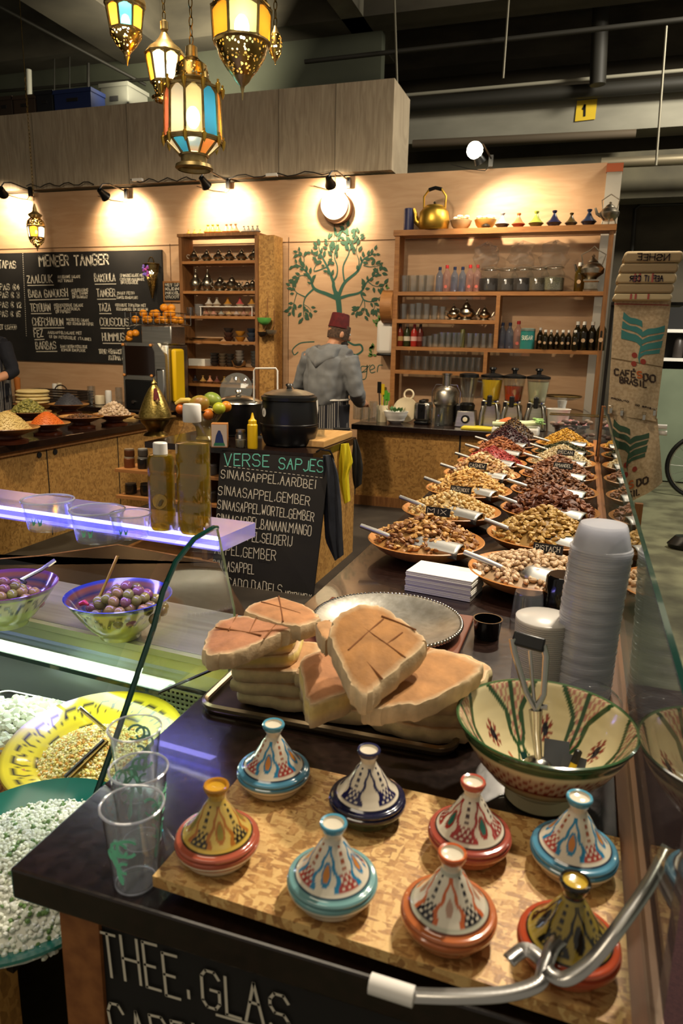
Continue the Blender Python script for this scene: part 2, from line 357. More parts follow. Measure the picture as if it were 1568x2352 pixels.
for k, px in enumerate((292, 640, 770, 75)):
    a = at(px, 300, y=WY-.04)
    struct('trim_%d' % (8+k), MB().box((a.x-.004, WY-.0435, 3.3), (a.x+.004, WY-.0405, 4.1)), mat('seam_grey', '#6c6150', .8), smooth=False)
# hall structure above and behind
struct('beam_hall', MB().box((-2.55, 9.9, 4.2), (9, 10.3, 4.62)), m_beam, smooth=False)
struct('beam_hall.001', MB().box((-2.55, 10.0, 3.45), (9, 10.4, 3.98)), mat('beam_low', '#55503f', .9, 0, '#433f33', 2), smooth=False)
for k, (y0, z0, d) in enumerate(((8.6, 5.2, .45), (10.4, 5.25, .4), (6.2, 5.35, .3))):
    struct('beam_cross.%03d' % k, MB().box((-9, y0, z0), (9, y0+d, 5.7)), m_conc, smooth=False)
p = at(832, 60, z=5.25)
struct('beam_long', MB().box((p.x-.14, .5, 5.2), (p.x+.12, 10, 5.7)), mat('beam_grey', '#6a6657', .9, 0, '#4f4b40', 2), smooth=False)
struct('beam_long.001', MB().box((-6.1, .5, 5.15), (-5.3, 9, 5.7)), m_conc, smooth=False)
def pipe(label, a, b, r, m): 
    d = V(b)-V(a)
    return one('ceiling_pipe', MB().tube([(0, 0, 0), tuple(d*.33), tuple(d*.66), tuple(d)], r, 10), m, label, 'pipe', loc=a)
m_pipe = mat('pipe_grey', '#6f6a5b', .5, .4); m_piped = mat('pipe_dark', '#24221c', .6)
pipe('thin pale pipe running above the painted concrete beam', at(930, 219, y=9.8), at(1700, 150, y=9.8), .022, mat('pipe_pale', '#8a8676', .5))
pipe('thick dark pipe just over the painted concrete beam', at(925, 242, y=9.75), at(1700, 182, y=9.75), .08, m_piped)
pipe('rusty pipe running along the bottom of the painted beam', at(948, 331, y=9.7), at(1460, 307, y=9.7), .05, mat('pipe_rust', '#54493a', .7))
pipe('galvanised pipe at the right above the plywood wall end', at(1380, 375, y=9.6), at(1700, 360, y=9.6), .06, mat('pipe_zinc', '#8a806a', .4, .7))
pipe('dark cable pipe crossing high under the ceiling', at(700, 142, y=8.4), at(1700, 30, y=8.4), .025, m_piped)
pipe('vertical dark duct dropping from the ceiling at upper right', at(1382, -40, y=9.5), at(1372, 195, y=9.5), .09, m_piped)
pipe('dark cable running diagonally under the ceiling at upper left', at(-20, 5, y=7.6), at(335, 195, y=8.9), .02, m_piped)
pipe('thin horizontal pipe behind the crates at upper left', at(-30, 212, y=8.8), at(390, 178, y=8.8), .02, m_piped)
for k, (px, y0, y1, t) in enumerate(((125, 100, 225, 'first'), (160, 105, 220, 'second'), (203, 145, 225, 'third'))):
    pipe('%s thin hanging rod from the left above the stacked crates' % t, at(px, y0, y=8.7), at(px, y1, y=8.7), .008 if k < 2 else .02, m_piped)
pipe('white hanging conduit at upper left above the crates', at(66, 160, y=8.5), at(68, 235, y=8.5), .035, mat('conduit_white', '#b9b8ab', .6))
for k, (px, q, y0, y1, t) in enumerate(((905, 918, -30, 390, 'left'), (1170, 1155, -30, 180, 'middle'), (1530, 1506, 60, 380, 'right'))):
    pipe('thin %s cable hanging straight down from the ceiling' % t, at(px, y0, y=8.3), at(q, y1, y=8.3), .012, m_pipe)
g = MB(); a = at(1345, 253, y=9.88); g.add([(-.115, 0, -.115), (.115, 0, -.105), (.12, 0, .115), (-.11, 0, .11)], [(0, 1, 2, 3)]); g.add([(-.115, .01, -.115), (.115, .01, -.105), (.12, .01, .115), (-.11, .01, .11)], [(0, 1, 2, 3)])
o = one('number_sign', g, mat('sign_yellow', '#c8a818', .6), 'yellow square sign with a black figure on the painted beam', 'sign', loc=a)
g = MB(); chalk(g, '1', (-.045, -.004, -.06), (.05, -.004, -.055), .12, (0, -1, 0), .026); g.build('figure', m_black, o)
# dark door outline, side shelf and green panel at the right behind the wall
fr = MB(); P = [at(x, y, y=10.9) for x, y in ((1450, 590), (1458, 480), (1470, 471), (1590, 468))]; q0 = P[0]
one('cable_loop', fr.tube([tuple(v-q0) for v in P], .025, 8), m_piped, 'black conduit bent round a corner on the dark hall wall', 'conduit', loc=q0)
pa, pb = at(1440, 845, y=9.9), at(1700, 1085, y=9.9)
one('partition_wall', MB().box((0, 0, -pa.z+.02), (4, .08, 0)), mat('panel_green', '#75806a', .6, 0, '#68725e', 2), 'pale green low partition behind the coffee sacks', 'partition', loc=(pa.x, 9.9, pa.z))
sh = thing('side_shelf', 'white edged shelf on the dark wall at the right edge', 'shelf', at(1560, 830, y=10.3))
for z_ in (0, .36): MB().box((-.25, 0, z_), (1.5, .3, z_+.04)).build('shelf_board', m_white, sh, smooth=False)
MB().box((-.3, .3, -.25), (1.5, .33, .75)).build('back_panel', m_blackm, sh, smooth=False)
for k, dx in enumerate((.0, .17, .33)):
    g = MB(); g.lathe([(0, 0), (.075, .01), (.085, .13), (.06, .22), (.03, .25), (0, .26)], 14)
    g = MB(); g.lathe([(0, 0), (.06, .01), (.065, .13), (.05, .22), (.03, .25), (0, .26)], 14); o = one('jar', g, mat('dark_jar', '#3c3632', .4), 'dim dark jar standing on the white side shelf', 'jar', 'jars on the side shelf', loc=sh.location+V((-.02+dx, .12, .04)))
wc = at(1612, 1052, y=9.0); wr = .36
bw = thing('bicycle', 'dark bicycle wheel standing at the right edge by the partition', 'bicycle', (wc.x, 9.0, 0))
zc = wc.z if wc.z > .3 else .36
MB().tube([(wr*cos(a*pi/24), 0, wr*sin(a*pi/24)+wr) for a in range(48)], .022, 8, closed=True).build('tyre', m_black, bw)
MB().tube([(.33*cos(a*pi/24), 0, .33*sin(a*pi/24)+wr) for a in range(48)], .009, 6, closed=True).build('rim', m_steel, bw)
g = MB()
for a in range(18): t = a*2*pi/18; g.tube([(.02*cos(t+.6), 0, .02*sin(t+.6)+wr), (.325*cos(t), 0, .325*sin(t)+wr)], .0018, 4)
g.build('spokes', m_steel, bw); MB().tube([(0, -.05, wr), (0, .05, wr)], .022, 10).build('hub', m_steel, bw)
MB().tube([(0, 0, wr), (.5, 0, wr+.06), (.62, 0, wr+.45)], .018, 8).build('frame', m_black, bw)
# bag / boot edge far right
g = MB(); g.lathe([(0, 0), (.10, .0), (.11, .04), (.08, .11), (.0, .12)], 16, sx=1.9); pb = at(1590, 1262, z=0)
one('black_shoe', g.ball((.08, 0, .14), .075, 1, .9, 1.3), m_black, 'black boot on the hall floor at the far right edge', 'boot', loc=(pb.x, pb.y, 0))

# ------------------------------------------------------------------ counters
def counter(name, label, x0, x1, y0, y1, top, t=.05, body=None, panel_m=None, z0=0):
    o = thing(name, label, 'counter', ((x0+x1)/2, (y0+y1)/2, 0)); c = o.location
    MB().box((x0-c.x, y0-c.y, top-t), (x1-c.x, y1-c.y, top)).build('worktop', m_lam, o, smooth=False, bevel=.004)
    if body:
        a, b, cc, d = body; MB().box((a-c.x, cc-c.y, z0), (b-c.x, d-c.y, top-t)).build('panel', panel_m or m_osb, o, smooth=False)
    return o
cm = counter('serving_counter', 'long dark serving counter with the nut bowls and tagines', -.70, .15, .672, 6.355, T, .05, (-.55, .13, .70, 6.35), m_osb)
MB().box((-.355, -2.830, 0), (-.290, -2.80, T-.051)).build('corner_post', m_post, cm, smooth=False)
MB().box((GX-.021-(-.275), -2.85, T), (GX+.012-(-.275), 2.6, T+.012)).build('glass_rail', m_post, cm, smooth=False)
cb = counter('back_counter', 'dark worktop on OSB along the back wall under the big shelf', -2.02, .005, 6.36, WY-.01, T, .05, (-1.98, .0, 6.42, WY-.03), m_osb, PZ)
MB().box((-.98, -.425, PZ), (1.05, -.40, PZ+.09)).build('skirting', m_pinedark, cb, smooth=False)
MB().box((-.006, -.4145, PZ+.09), (.006, -.4105, T-.05)).build('panel_gap', m_blackm, cb, smooth=False)
counter('wall_counter', 'dark worktop under the menu board along the back wall', -8.5, -2.75, 6.55, WY, T, .05, (-8.5, -2.8, 6.6, WY-.02), m_osb, PZ)
lc = counter('spice_counter', 'dark counter with OSB doors carrying the spice dishes', -4.75, -3.70, 2.6, 5.85, T, .05, (-4.7, -3.76, 2.65, 5.8), m_osb, PZ)
for yy in (3.3, 4.33, 5.2): MB().box((.462, yy-4.229, PZ+.02), (.468, yy-4.221, T-.06)).build('door_gap', m_blackm, lc, smooth=False)
for yy in (4.25, 4.42): MB().tube([(.464, yy-4.225, .80), (.472, yy-4.225, .80)], .022, 12).build('finger_hole', m_blackm, lc)
MB().box((.467, -1.6, T-.085), (.49, 1.6, T-.052)).build('wooden_edge', m_pine, lc, smooth=False)

# glass screen standing on the right edge of the counter
gs = thing('glass_screen', 'clear glass screen along the right edge of the counter', 'glass screen', (GX, 2.5, T+.012))
MB().box((-.004, -1.82, 0), (.004, 2.4, .352)).build('glass_pane', m_pane, gs, smooth=False)
MB().box((-.0042, -1.82, .352), (.0042, 2.4, .357)).build('top_edge', m_paneedge, gs, smooth=False)
MB().box((-.012, 2.4, 0), (.012, 2.43, .36)).build('end_post', m_post, gs, smooth=False)

one('floor_slab', MB().box((-.7, -1.3, 0), (.9, 1.3, .012)), mat('maroon_slab', '#2a1216', .95, 0, '#341a1c', 120), 'dark maroon slab on the floor outside the glass screen', 'mat', loc=(.95, 2.3, .001), smooth=False)  # thin slab added for the dark maroon area past the screen
# ------------------------------------------------------------------ island with kettle, jars shelf
IF, IB, IL, IR = 4.0, 4.85, -2.92, -1.50
isl = thing('prep_island', 'wooden prep island with open jar shelves behind the fresh juice board', 'island', ((IL+IR)/2, (IF+IB)/2, PZ)); ic = isl.location
def ib(n, a, b, m): return MB().box((a[0]-ic.x, a[1]-ic.y, a[2]-PZ), (b[0]-ic.x, b[1]-ic.y, b[2]-PZ)).build(n, m, isl, smooth=False)
ib('worktop', (IL+.25, IF-.02, IZ-.04), (IR, IB, IZ), m_lam)
ib('side_panel', (IR-.06, IF, PZ), (IR-.005, IB-.005, IZ-.04), m_osb); ib('side_panel', (IL+.27, IF+.32, PZ), (IL+.30, IB-.02, IZ-.04), m_osb)
ib('back_panel', (IL+.3, IF+.34, PZ), (IR-.06, IF+.38, IZ-.04), m_osb); ib('divider', (-2.28, IF, PZ), (-2.24, IF+.34, IZ-.04), m_pinedark); ib('divider', (-2.02, IF, PZ), (-1.98, IF+.34, IZ-.04), m_pinedark)
for z_ in (.80, .62, .44, .24):
    ib('shelf', (IL, IF-.01, z_-.02), (-2.28, IF+.3, z_), m_pine); ib('shelf', (-2.24, IF, z_-.02), (-2.02, IF+.32, z_), m_pine)

# ================================================================== back wall: lamps, mural, menu
def clamp_spot(loc, aim, label, power, bulb=True, spot=120):
    o = thing('clamp_spotlight', label, 'spotlight', loc, 'clamp spotlights along the back wall'); loc = V(loc)
    d = (V(aim)-loc).normalized(); M = d.to_track_quat('-Z', 'Y').to_matrix().to_4x4()
    MB().lathe([(.0, .0), (.028, .0), (.036, -.05), (.052, -.11), (.055, -.115), (.05, -.11), (.033, -.05), (.025, -.01), (0, -.008)], 20, M=M).build('shade', m_black, o)
    MB().ball((0, 0, 0), .028, 1, 1, 1.25, M=M @ MX.Translation((0, 0, -.085))).build('bulb', m_bulbw, o)
    wy = WY-loc.y
    MB().tube([(0, 0, .01), (.02, .03, .06), (.05, .1, .075), (.07, max(.12, wy-.06), .05)], .008, 6).build('arm', m_black, o)
    MB().box((.05, max(.12, wy-.08), -.02), (.09, wy-.045, .08)).build('clamp', m_black, o, smooth=False)
    MB().tube([(.07, wy-.07, .0), (.02, wy-.065, -.05), (-.12, wy-.06, -.03), (-.3, wy-.06, .02)], .004, 5).build('cord', m_black, o)
    lamp('spot_bulb', 'SPOT', loc+d*.13, power, (1, .80, .54), .03, aim, spot, .8)
    return o
for k, (px, py, y, ax, ay, pw, t) in enumerate(((2, 432, 6.86, 32, 505, 70, 'clamp spotlight at the left picture edge lighting the plywood'),
        (228, 436, 6.86, 290, 505, 70, 'clamp spotlight above the MENEER TANGER menu board'), (462, 408, 6.8, 520, 500, 62, 'clamp spotlight shining forward behind the big hanging lantern'), (754, 408, 6.84, 775, 480, 66, 'clamp spotlight directly above the white moon disc'))):
    clamp_spot(at(px, py, y=y), at(ax, ay, y=WY), t, pw)
gl = at(1090, 345, y=6.7); clamp_spot(gl, V((-.55, 7.25, 2.3)), 'glaring bare spotlight at the top of the wall over the big shelf', 80, spot=130)
MB().ball((0, 0, 0), .07).build('glare_ball', m_bulb, [o for o in bpy.data.objects if o.get('label', '').startswith('glaring')][0])  # glowing ball sized to the spotlight's glare, not a lamp part
# moon disc: glow and brown rim stand for the spotlight's glare and shadow
mc = at(768, 470, y=7.22); mo = thing('moon_disc', 'round white wall disc glowing as if spotlit, its shadow a brown crescent', 'wall lamp', mc)
g = MB(); g.lathe([(0, .07), (.145, .07), (.15, .06), (.15, 0), (0, 0)], 40, M=rot(x=-pi/2, loc=(.018, .075, -.03)) @ rot(x=pi)); g.build('crescent', mat('crescent_shade', '#5b3718', .6), mo)
g = MB(); g.lathe([(0, .055), (.09, .05), (.132, .035), (.14, 0), (0, 0)], 40, M=rot(x=pi/2, loc=(0, .0, 0))); g.build('disc', mat('moon_glow', '#f4e8cc', .4, emit='#ffe8b8', estr=3), mo)
# cables and plug strips along the wall joint
for k, (x0, x1, t) in enumerate(((60, 215, 'left'), (300, 450, 'middle'), (490, 760, 'right'))):
    a, b = at(x0, 430-(x0)*.045, y=WY-.08), at(x1, 430-x1*.045, y=WY-.08); pts = [tuple((b-a)*f+V((0, 0, .02*sin(f*23+k)))) for f in [i/14 for i in range(15)]]
    one('power_cord', MB().tube(pts, .006, 5), m_black, 'black power cord along the joint of the plywood wall, %s stretch' % t, 'cord', loc=a)
for px, t in ((316, 'left'), (624, 'right')):
    a = at(px, 425-px*.037, y=WY-.08); o = one('plug_strip', MB().box((-.06, -.02, -.014), (.06, .02, .014)), m_white, 'white plug strip lying on the plywood joint, the %s one' % t, 'plug strip', loc=a, smooth=False)

# painted tree on the wall
WN = V((0, -1, 0))
def wp(px, py, off=.003): p = at(px, py, y=WY); return V((p.x, WY-off, p.z))
tr = thing('tree_mural', 'dark green tree painted on the plywood wall behind the man', 'mural', wp(775, 720))
def rel(p): return V(p)-tr.location
def zz(x, y): return (380+x/3.0154, 500+y/3.0154)        # measured on an enlarged view of the photo
g = MB(); B = []
def branch(pts, w0, w1):
    P = [rel(wp(*zz(*p))) for p in pts]; Q = []
    for i in range(len(P)-1):
        a, b, c, d = P[max(i-1, 0)], P[i], P[i+1], P[min(i+2, len(P)-1)]
        for k in range(6):
            t = k/6; Q.append(.5*((2*b)+(c-a)*t+(2*a-5*b+4*c-d)*t*t+(3*b-a-3*c+d)*t**3))
    Q.append(P[-1]); m = .0013; Q = [q+V((0, -.00008*len(B), 0)) for q in Q]
    g.ribbon(Q, [m*(w0+(w1-w0)*i/(len(Q)-1)) for i in range(len(Q))], WN); B.append((Q, w0, w1)); return Q
branch([(1205, 670), (1200, 600), (1190, 540), (1170, 520)], 44, 46)
branch([(1190, 560), (1165, 480), (1160, 440), (1120, 340), (1080, 260), (1060, 200)], 34, 6); branch([(1200, 540), (1240, 450), (1330, 370), (1370, 290), (1440, 250)], 30, 5)
branch([(1190, 560), (1120, 530), (1030, 490), (1000, 410), (950, 350), (900, 320)], 34, 5); branch([(1200, 560), (1260, 540), (1350, 515), (1400, 440), (1480, 380)], 26, 5)
branch([(1030, 490), (970, 550), (955, 620), (960, 690)], 16, 4); branch([(970, 550), (910, 520), (880, 480)], 10, 4); branch([(1350, 515), (1375, 570), (1440, 580), (1500, 540)], 14, 4)
branch([(1370, 560), (1350, 610), (1320, 650)], 8, 3); branch([(1160, 440), (1185, 400), (1190, 340), (1170, 270), (1180, 200), (1190, 110)], 14, 4); branch([(1240, 450), (1230, 340), (1270, 240), (1255, 160), (1250, 60)], 14, 4)
branch([(1000, 410), (940, 400), (890, 440)], 9, 3); branch([(1120, 340), (1030, 370), (1050, 300), (1010, 240)], 10, 3); branch([(1120, 340), (1150, 280), (1140, 220), (1125, 150)], 9, 3)
branch([(1330, 370), (1340, 300), (1320, 230), (1340, 130)], 9, 3); branch([(1400, 440), (1440, 470), (1500, 480)], 8, 3); branch([(1370, 330), (1420, 340), (1490, 330)], 8, 3); branch([(950, 350), (960, 280), (920, 240)], 7, 3)
branch([(1375, 570), (1380, 620), (1370, 660)], 7, 3); branch([(1270, 240), (1290, 180), (1280, 110)], 6, 3); branch([(955, 600), (990, 620), (1010, 650)], 6, 3); branch([(910, 520), (890, 590), (875, 650)], 7, 3)
branch([(1440, 580), (1450, 610), (1440, 640)], 6, 3)
g.build('trunk', m_green, tr)
rn = random.Random(3); g = MB()
def leaf(c, ang, L_):
    u = V((cos(ang), 0, sin(ang))); q = V((-sin(ang), 0, cos(ang))); Wd = L_*.24; vs = [c, c+u*L_*.3+q*Wd, c+u*L_*.62+q*Wd*.9, c+u*L_, c+u*L_*.62-q*Wd*.9, c+u*L_*.3-q*Wd]
    g.add(vs, [tuple(range(6))])
spots = []
for Q, w0, w1 in B[1:]:
    for i, p in enumerate(Q):
        if i > len(Q)*.45 and i % 2 == 0 or i == len(Q)-1:
            for sgn in (-1, 1):
                if rn.random() < .82:
                    t = (Q[i]-Q[i-1]).normalized(); a = atan2(t.z, t.x)+sgn*rn.uniform(.3, 1.1); c = p+V((cos(a), 0, sin(a)))*rn.uniform(.005, .035); c.y = -.0055-.000004*len(spots); spots.append(c)
                    leaf(c, a+rn.uniform(-.2, .2), rn.uniform(.048, .072))
g.build('leaves', m_greenl, tr)
g = MB(); 
def swirl(pts, w0=.01): 
    P = [rel(wp(*p)) for p in pts]; Q = []
    for i in range(len(P)-1):
        a, b, c, d = P[max(i-1, 0)], P[i], P[i+1], P[min(i+2, len(P)-1)]
        for k in range(5): t = k/5; Q.append(.5*((2*b)+(c-a)*t+(2*a-5*b+4*c-d)*t*t+(3*b-a-3*c+d)*t**3))
    Q.append(P[-1]); g.ribbon(Q, w0, WN)
swirl([(722, 785), (690, 788), (672, 803), (676, 815), (685, 808)], .012); swirl([(795, 782), (812, 792), (828, 792), (832, 805), (818, 815), (808, 812)], .02); swirl([(805, 875), (832, 855), (850, 838)], .008)
# the painted word's visible end: n g e r
for pts in ([(806, 855), (812, 842), (822, 842), (824, 855)], [(842, 842), (830, 842), (830, 854), (842, 852), (843, 838), (840, 868), (826, 872)], [(850, 850), (860, 845), (856, 838), (849, 845), (852, 856), (862, 854)], [(866, 855), (869, 840), (879, 839)], [(780, 855), (780, 840), (792, 842), (792, 856)]): swirl(pts, .009)
g.build('lettering', m_green, tr)
# sprigs hanging at the towel dispenser
for t, pos in (('upper', ((886, 660), (893, 672), (890, 690))), ('middle', ((882, 745), (862, 742), (872, 736))), ('lower', ((858, 800), (856, 815), (848, 800)))):
    g = MB(); o0 = wp(*pos[0], .012); g.ribbon([wp(*q, .012)-o0 for q in pos], .004, WN)
    for q in pos:
        for k in range(3): leaf(wp(*q, .012)-o0, rn.uniform(0, 6.28), rn.uniform(.03, .06))
    one('leaf_sprig', g, mat('sprig_green_'+t, '#4f7a35', .6), '%s green leafy sprig hanging by the white towel dispenser' % t, 'sprig', loc=o0)

# menu chalkboard
A0, A1 = at(-40, 583, y=WY-.03), at(370, 571, y=WY-.03); zb = at(180, 832, y=WY-.03).z; BX0, BX1, BZ0, BZ1 = -7.6, A1.x, zb, 2.615
mn = thing('menu_board', 'large black menu board headed MENEER TANGER on the wall', 'menu board', ((BX0+BX1)/2, WY-.015, (BZ0+BZ1)/2)); mc_ = mn.location
MB().box((BX0-mc_.x, -.014, BZ0-mc_.z), (BX1-mc_.x, .014, BZ1-mc_.z)).build('board', m_chalkb, mn, smooth=False)
g = MB(); by = mc_.y-.0145; bp = V((0, by, 0)); bn = V((0, -1, 0)); rn = random.Random(5)
def zc_(x, y): return (x*420/1568, 540+y*420/1568)
def menu(text, x0, y0, x1, y1, h, lw=.012, ul=False):
    a, b = on(*zc_(x0, y0), bp, bn), on(*zc_(x1, y1), bp, bn); hh = abs((on(*zc_(x0, y0-h), bp, bn)-a).z)
    g = MB(); chalk(g, text, a-mc_, b-mc_, hh, bn, lw, rn, off=.001)
    if ul: g.ribbon([a-mc_+V((0, -.001, -.03)), b-mc_+V((0, -.001, -.03))], lw*.8, bn)
    g.build('heading' if lw > .014 else 'dish_name' if ul else 'text_line', m_chalk, mn)
menu('MENEER', 340, 268, 600, 260, 85, .017); menu('TANGER', 640, 260, 945, 250, 85, .017)
for t, x0, y0, x1, y1 in (('ZAALOUK', 235, 410, 460, 405), ('BABA GANOUSH', 248, 535, 590, 525), ('TETOUAN', 265, 652, 440, 650), ('CHEFCHAOUN', 282, 775, 550, 773), ('FEZ', 295, 875, 380, 872), ('BARBAS', 310, 977, 490, 975), ('BAKOULA', 812, 398, 995, 395), ('TANGER', 832, 527, 995, 525), ('TAZA', 850, 650, 955, 650), ('COUSCOUS', 860, 775, 1110, 778), ('HUMMUS', 880, 905, 1075, 907)):
    menu(t, x0, y0, x1, y1, 62, .011, True)
for t, x0, y0, x1, y1 in (('AUBERGINE SALADE', 495, 370, 690, 365), ('MET TOMAAT', 500, 402, 630, 400), ('AUBERGINE', 612, 485, 760, 480), ('MET TAHIN', 620, 512, 755, 508), ('EN GRANAAT', 622, 540, 755, 540), ('GEROOSTERDE SALADE', 465, 612, 715, 612), ('MET PAPRIKA', 470, 640, 690, 645), ('EN PEPERS', 480, 668, 610, 665), ('WORTELTJES SALADE', 570, 735, 765, 742), ('MET KOMIJN EN PEPER', 575, 768, 805, 775), ('AARDAPPELSALADE MET', 412, 845, 705, 852), ('UI EN PETERSELIE (TAJINE)', 425, 880, 790, 905), ('RODE BIETEN PETERSELIE', 520, 965, 750, 968), ('KOMIJN KNOFLOOK', 528, 995, 735, 1000), ('SPINAZIESALADE MET', 1030, 357, 1240, 355), ('CITROEN MARINADE', 1030, 390, 1240, 390), ('EN PETERSELIE', 1038, 417, 1185, 417), ('ZWART PESTO', 1005, 510, 1155, 508), ('TANGER KOMIJNSAUS', 1000, 545, 1185, 548), ('GEGRILDE TOMATEN MET', 990, 610, 1255, 615), ('KORIANDER EN KOMIJN', 1000, 645, 1270, 650), ('THUIS GEMAAKT DOOR', 850, 1015, 1125, 1018), ('FATIMA & CO', 935, 1070, 1120, 1072)):
    menu(t, x0, y0, x1, y1, 22 if 'THUIS' not in t and 'FATIMA' not in t else 36, .0065 if 'THUIS' not in t and 'FATIMA' not in t else .011)
for t, x0, y0, x1, y1, h in (('TAPAS', -10, 282, 145, 285, 62), ('TAPAS €4', -60, 468, 175, 470, 45), ('TAPAS € 8', -60, 535, 175, 538, 45), ('TAPAS € 12', -60, 620, 190, 620, 45), ('TAPAS € 15', -60, 700, 185, 700, 45), ('MET BROOD', -30, 805, 150, 807, 36)):
    menu(t, x0, y0, x1, y1, h, .013)
g = MB()
for k in range(40):
    a, b = on(*zc_(195+k*.8, 155+k*18), bp, bn)-mc_, on(*zc_(195.5+k*.8, 164+k*18), bp, bn)-mc_; g.ribbon([a+V((0, -.001, 0)), b+V((0, -.001, 0))], .007, bn)
g.build('dotted_line', m_chalk, mn)
# small framed board
a, b = at(378, 650, y=WY-.02), at(418, 690, y=WY-.02); fb = thing('small_board', 'small wood framed black board beside the left bookcase', 'chalkboard', ((a.x+b.x)/2, WY-.016, (a.z+b.z)/2)); fx, fz = (b.x-a.x)/2, (a.z-b.z)/2
MB().box((-fx-.02, -.01, -fz-.02), (fx+.02, .014, fz+.02)).build('frame', m_pine, fb, smooth=False); MB().box((-fx, -.0135, -fz), (fx, -.0105, fz)).build('board', m_chalkb, fb, smooth=False)
g = MB()
for k, t in enumerate(('WEST SAP', 'KLEIN', 'MIDDEL', 'GROOT')): chalk(g, t, (-fx*.85, -.014, fz*.62-k*fz*.46), (fx*.8, -.014, fz*.64-k*fz*.46), fz*.28, bn, .008, off=.001)
g.build('lettering', m_chalk, fb)
# cone shaped wall lamp on the menu board
wc = at(348, 630, y=WY-.09); cl = thing('cone_wall_lamp', 'pierced brass cone wall lamp with coloured glass on the menu board', 'wall lamp', wc)
MB().lathe([(0, -.26), (.012, -.25), (.09, .06), (.095, .10)], 10, fn=None, sy=.7).build('cone', m_pierce2, cl)
g = MB(); rn = random.Random(9)
m_gem = mat('coloured_gems', '#ffffff', .2, attr=True); 
for k in range(16):
    g.col = rn.choice([(.5, .1, .6), (.9, .2, .5), (.9, .75, .9), (.3, .2, .8)]); g.ball((rn.uniform(-.075, .0), -.065+rn.uniform(0, .01), rn.uniform(-.02, .09)), .014, n=8, k=5)
g.build('glass_gems', m_gem, cl); MB().lathe([(.1, .095), (.103, .11), (.08, .118), (0, .12)], 10, sy=.7).build('crown', m_brassd, cl); MB().tube([(.035*cos(a*pi/8), 0, .12+.06*sin(a*pi/8)) for a in range(9)], .006, 6).build('hanging_loop', m_brassd, cl)
MB().ball((0, 0, .02), .022).build('bulb', m_bulbw, cl)

# ================================================================== vessels used many times
def P_(*a): return mat(*a)
_mc = {}
def flat(col, rough=.4, metal=0, **k):
    key = (str(col), rough, metal)
    if key not in _mc: _mc[key] = mat('finish_'+str(len(_mc)), col, rough, metal, **k)
    return _mc[key]
def mk_teapot(m=None, lid=True, tall=1.0):
    def f():
        m_ = m or m_silver; t = thing('teapot', 'x', 'teapot')
        MB().lathe([(0, 0), (.38, 0), (.36, .05), (.26, .09), (.40, .22*tall), (.43, .34*tall), (.34, .5*tall), (.2, .6*tall), (.19, .64*tall), (0, .64*tall)], 18).build('body', m_, t)
        MB().lathe([(.2, .64*tall), (.19, .68*tall), (.12, .78*tall), (.04, .84*tall), (.03, .88*tall), (.05, .92*tall), (.02, .97*tall), (0, 1.0*tall)], 14).build('lid', m_, t)
        MB().tube([(.36, 0, .22*tall), (.5, 0, .27*tall), (.56, 0, .42*tall), (.64, 0, .56*tall)], [.07, .055, .04, .03], 8).build('spout', m_, t)
        MB().tube([(-.36, 0, .5*tall), (-.52, 0, .54*tall), (-.6, 0, .42*tall), (-.52, 0, .28*tall), (-.38, 0, .24*tall)], .028, 6).build('handle', m_, t)
        g = MB()
        for a in range(3): g.ball((.3*cos(a*2.1), .3*sin(a*2.1), .0), .05, n=6, k=4)
        return t
    return f
def mk_tumbler(r=.5, h=1.0):
    def f(): return one('drinking_glass', MB().lathe([(0, .03), (r*.8, .03), (r*.84, 0), (r, h), (r*.95, h), (r*.78, .08), (0, .08)], 14), m_glass, 'x', 'glass')
    return f
def mk_bottle(body, cap, lab=None, neck=.4, capn=.42, name='bottle', cat_='bottle'):
    def f():
        t = thing(name, 'x', cat_)
        MB().lathe([(0, 0), (.145, .0), (.155, .02), (.155, .6), (.14, .68), (.155*neck, .82), (.155*neck, .9), (0, .9)], 16).build('body', body, t)
        MB().lathe([(0, 1), (.155*capn, 1), (.155*capn*1.05, .9), (.155*capn, .88), (0, .88)], 12).build('cap', cap, t)
        if lab:
            g = MB(); g.lathe([(.157, lab[1]), (.157, lab[2])], 16, a0=0) if lab[3] == 'band' else g.tube([(0, -.154, lab[1]+.0), (0, -.1585, lab[1]+.0)], lab[2], 16)
            g.build('label', lab[0], t)
        return t
    return f
def mk_jar(content):
    def f():
        t = thing('storage_jar', 'x', 'jar')
        MB().lathe([(0, 0), (.36, 0), (.42, .04), (.42, .66), (.33, .78), (.33, .84)], 20).build('glass_body', m_glass, t)
        MB().lathe([(0, .03), (.36, .03), (.395, .07), (.395, .5), (0, .55)], 18).build('contents', content, t)
        MB().lathe([(.36, .84), (.37, .9), (.3, .95), (0, .96)], 18).build('lid', m_glass, t)
        MB().tube([(.37*cos(a*pi/10), .37*sin(a*pi/10), .86) for a in range(20)], .018, 5, closed=True).build('clamp_ring', m_steel, t)
        return t
    return f
def mk_minitagine(lidc, dishc, knob=None, finish=.25):
    def f():
        t = thing('small_tagine', 'x', 'tagine')
        MB().lathe([(0, 0), (.28, 0), (.3, .04), (.46, .22), (.5, .24), (.47, .27), (0, .2)], 18).build('dish', flat(dishc, finish), t)
        MB().lathe([(.47, .26), (.44, .31), (.3, .42), (.18, .6), (.1, .78), (.09, .82), (.15, .9), (.16, .97), (.12, 1.0), (0, .98)], 18).build('lid', flat(lidc, finish), t)
        return t
    return f
def mk_bowl(col, name='bowl'):
    def f(): return one('serving_bowl', MB().lathe([(0, 0), (.25, 0), (.27, .04), (.42, .2), (.5, .42), (.48, .43), (.38, .22), (.2, .08), (0, .07)], 18), flat(col, .3), 'x', 'bowl')
    return f
def xat(px, py, y=7.1): return at(px, py, y=y).x
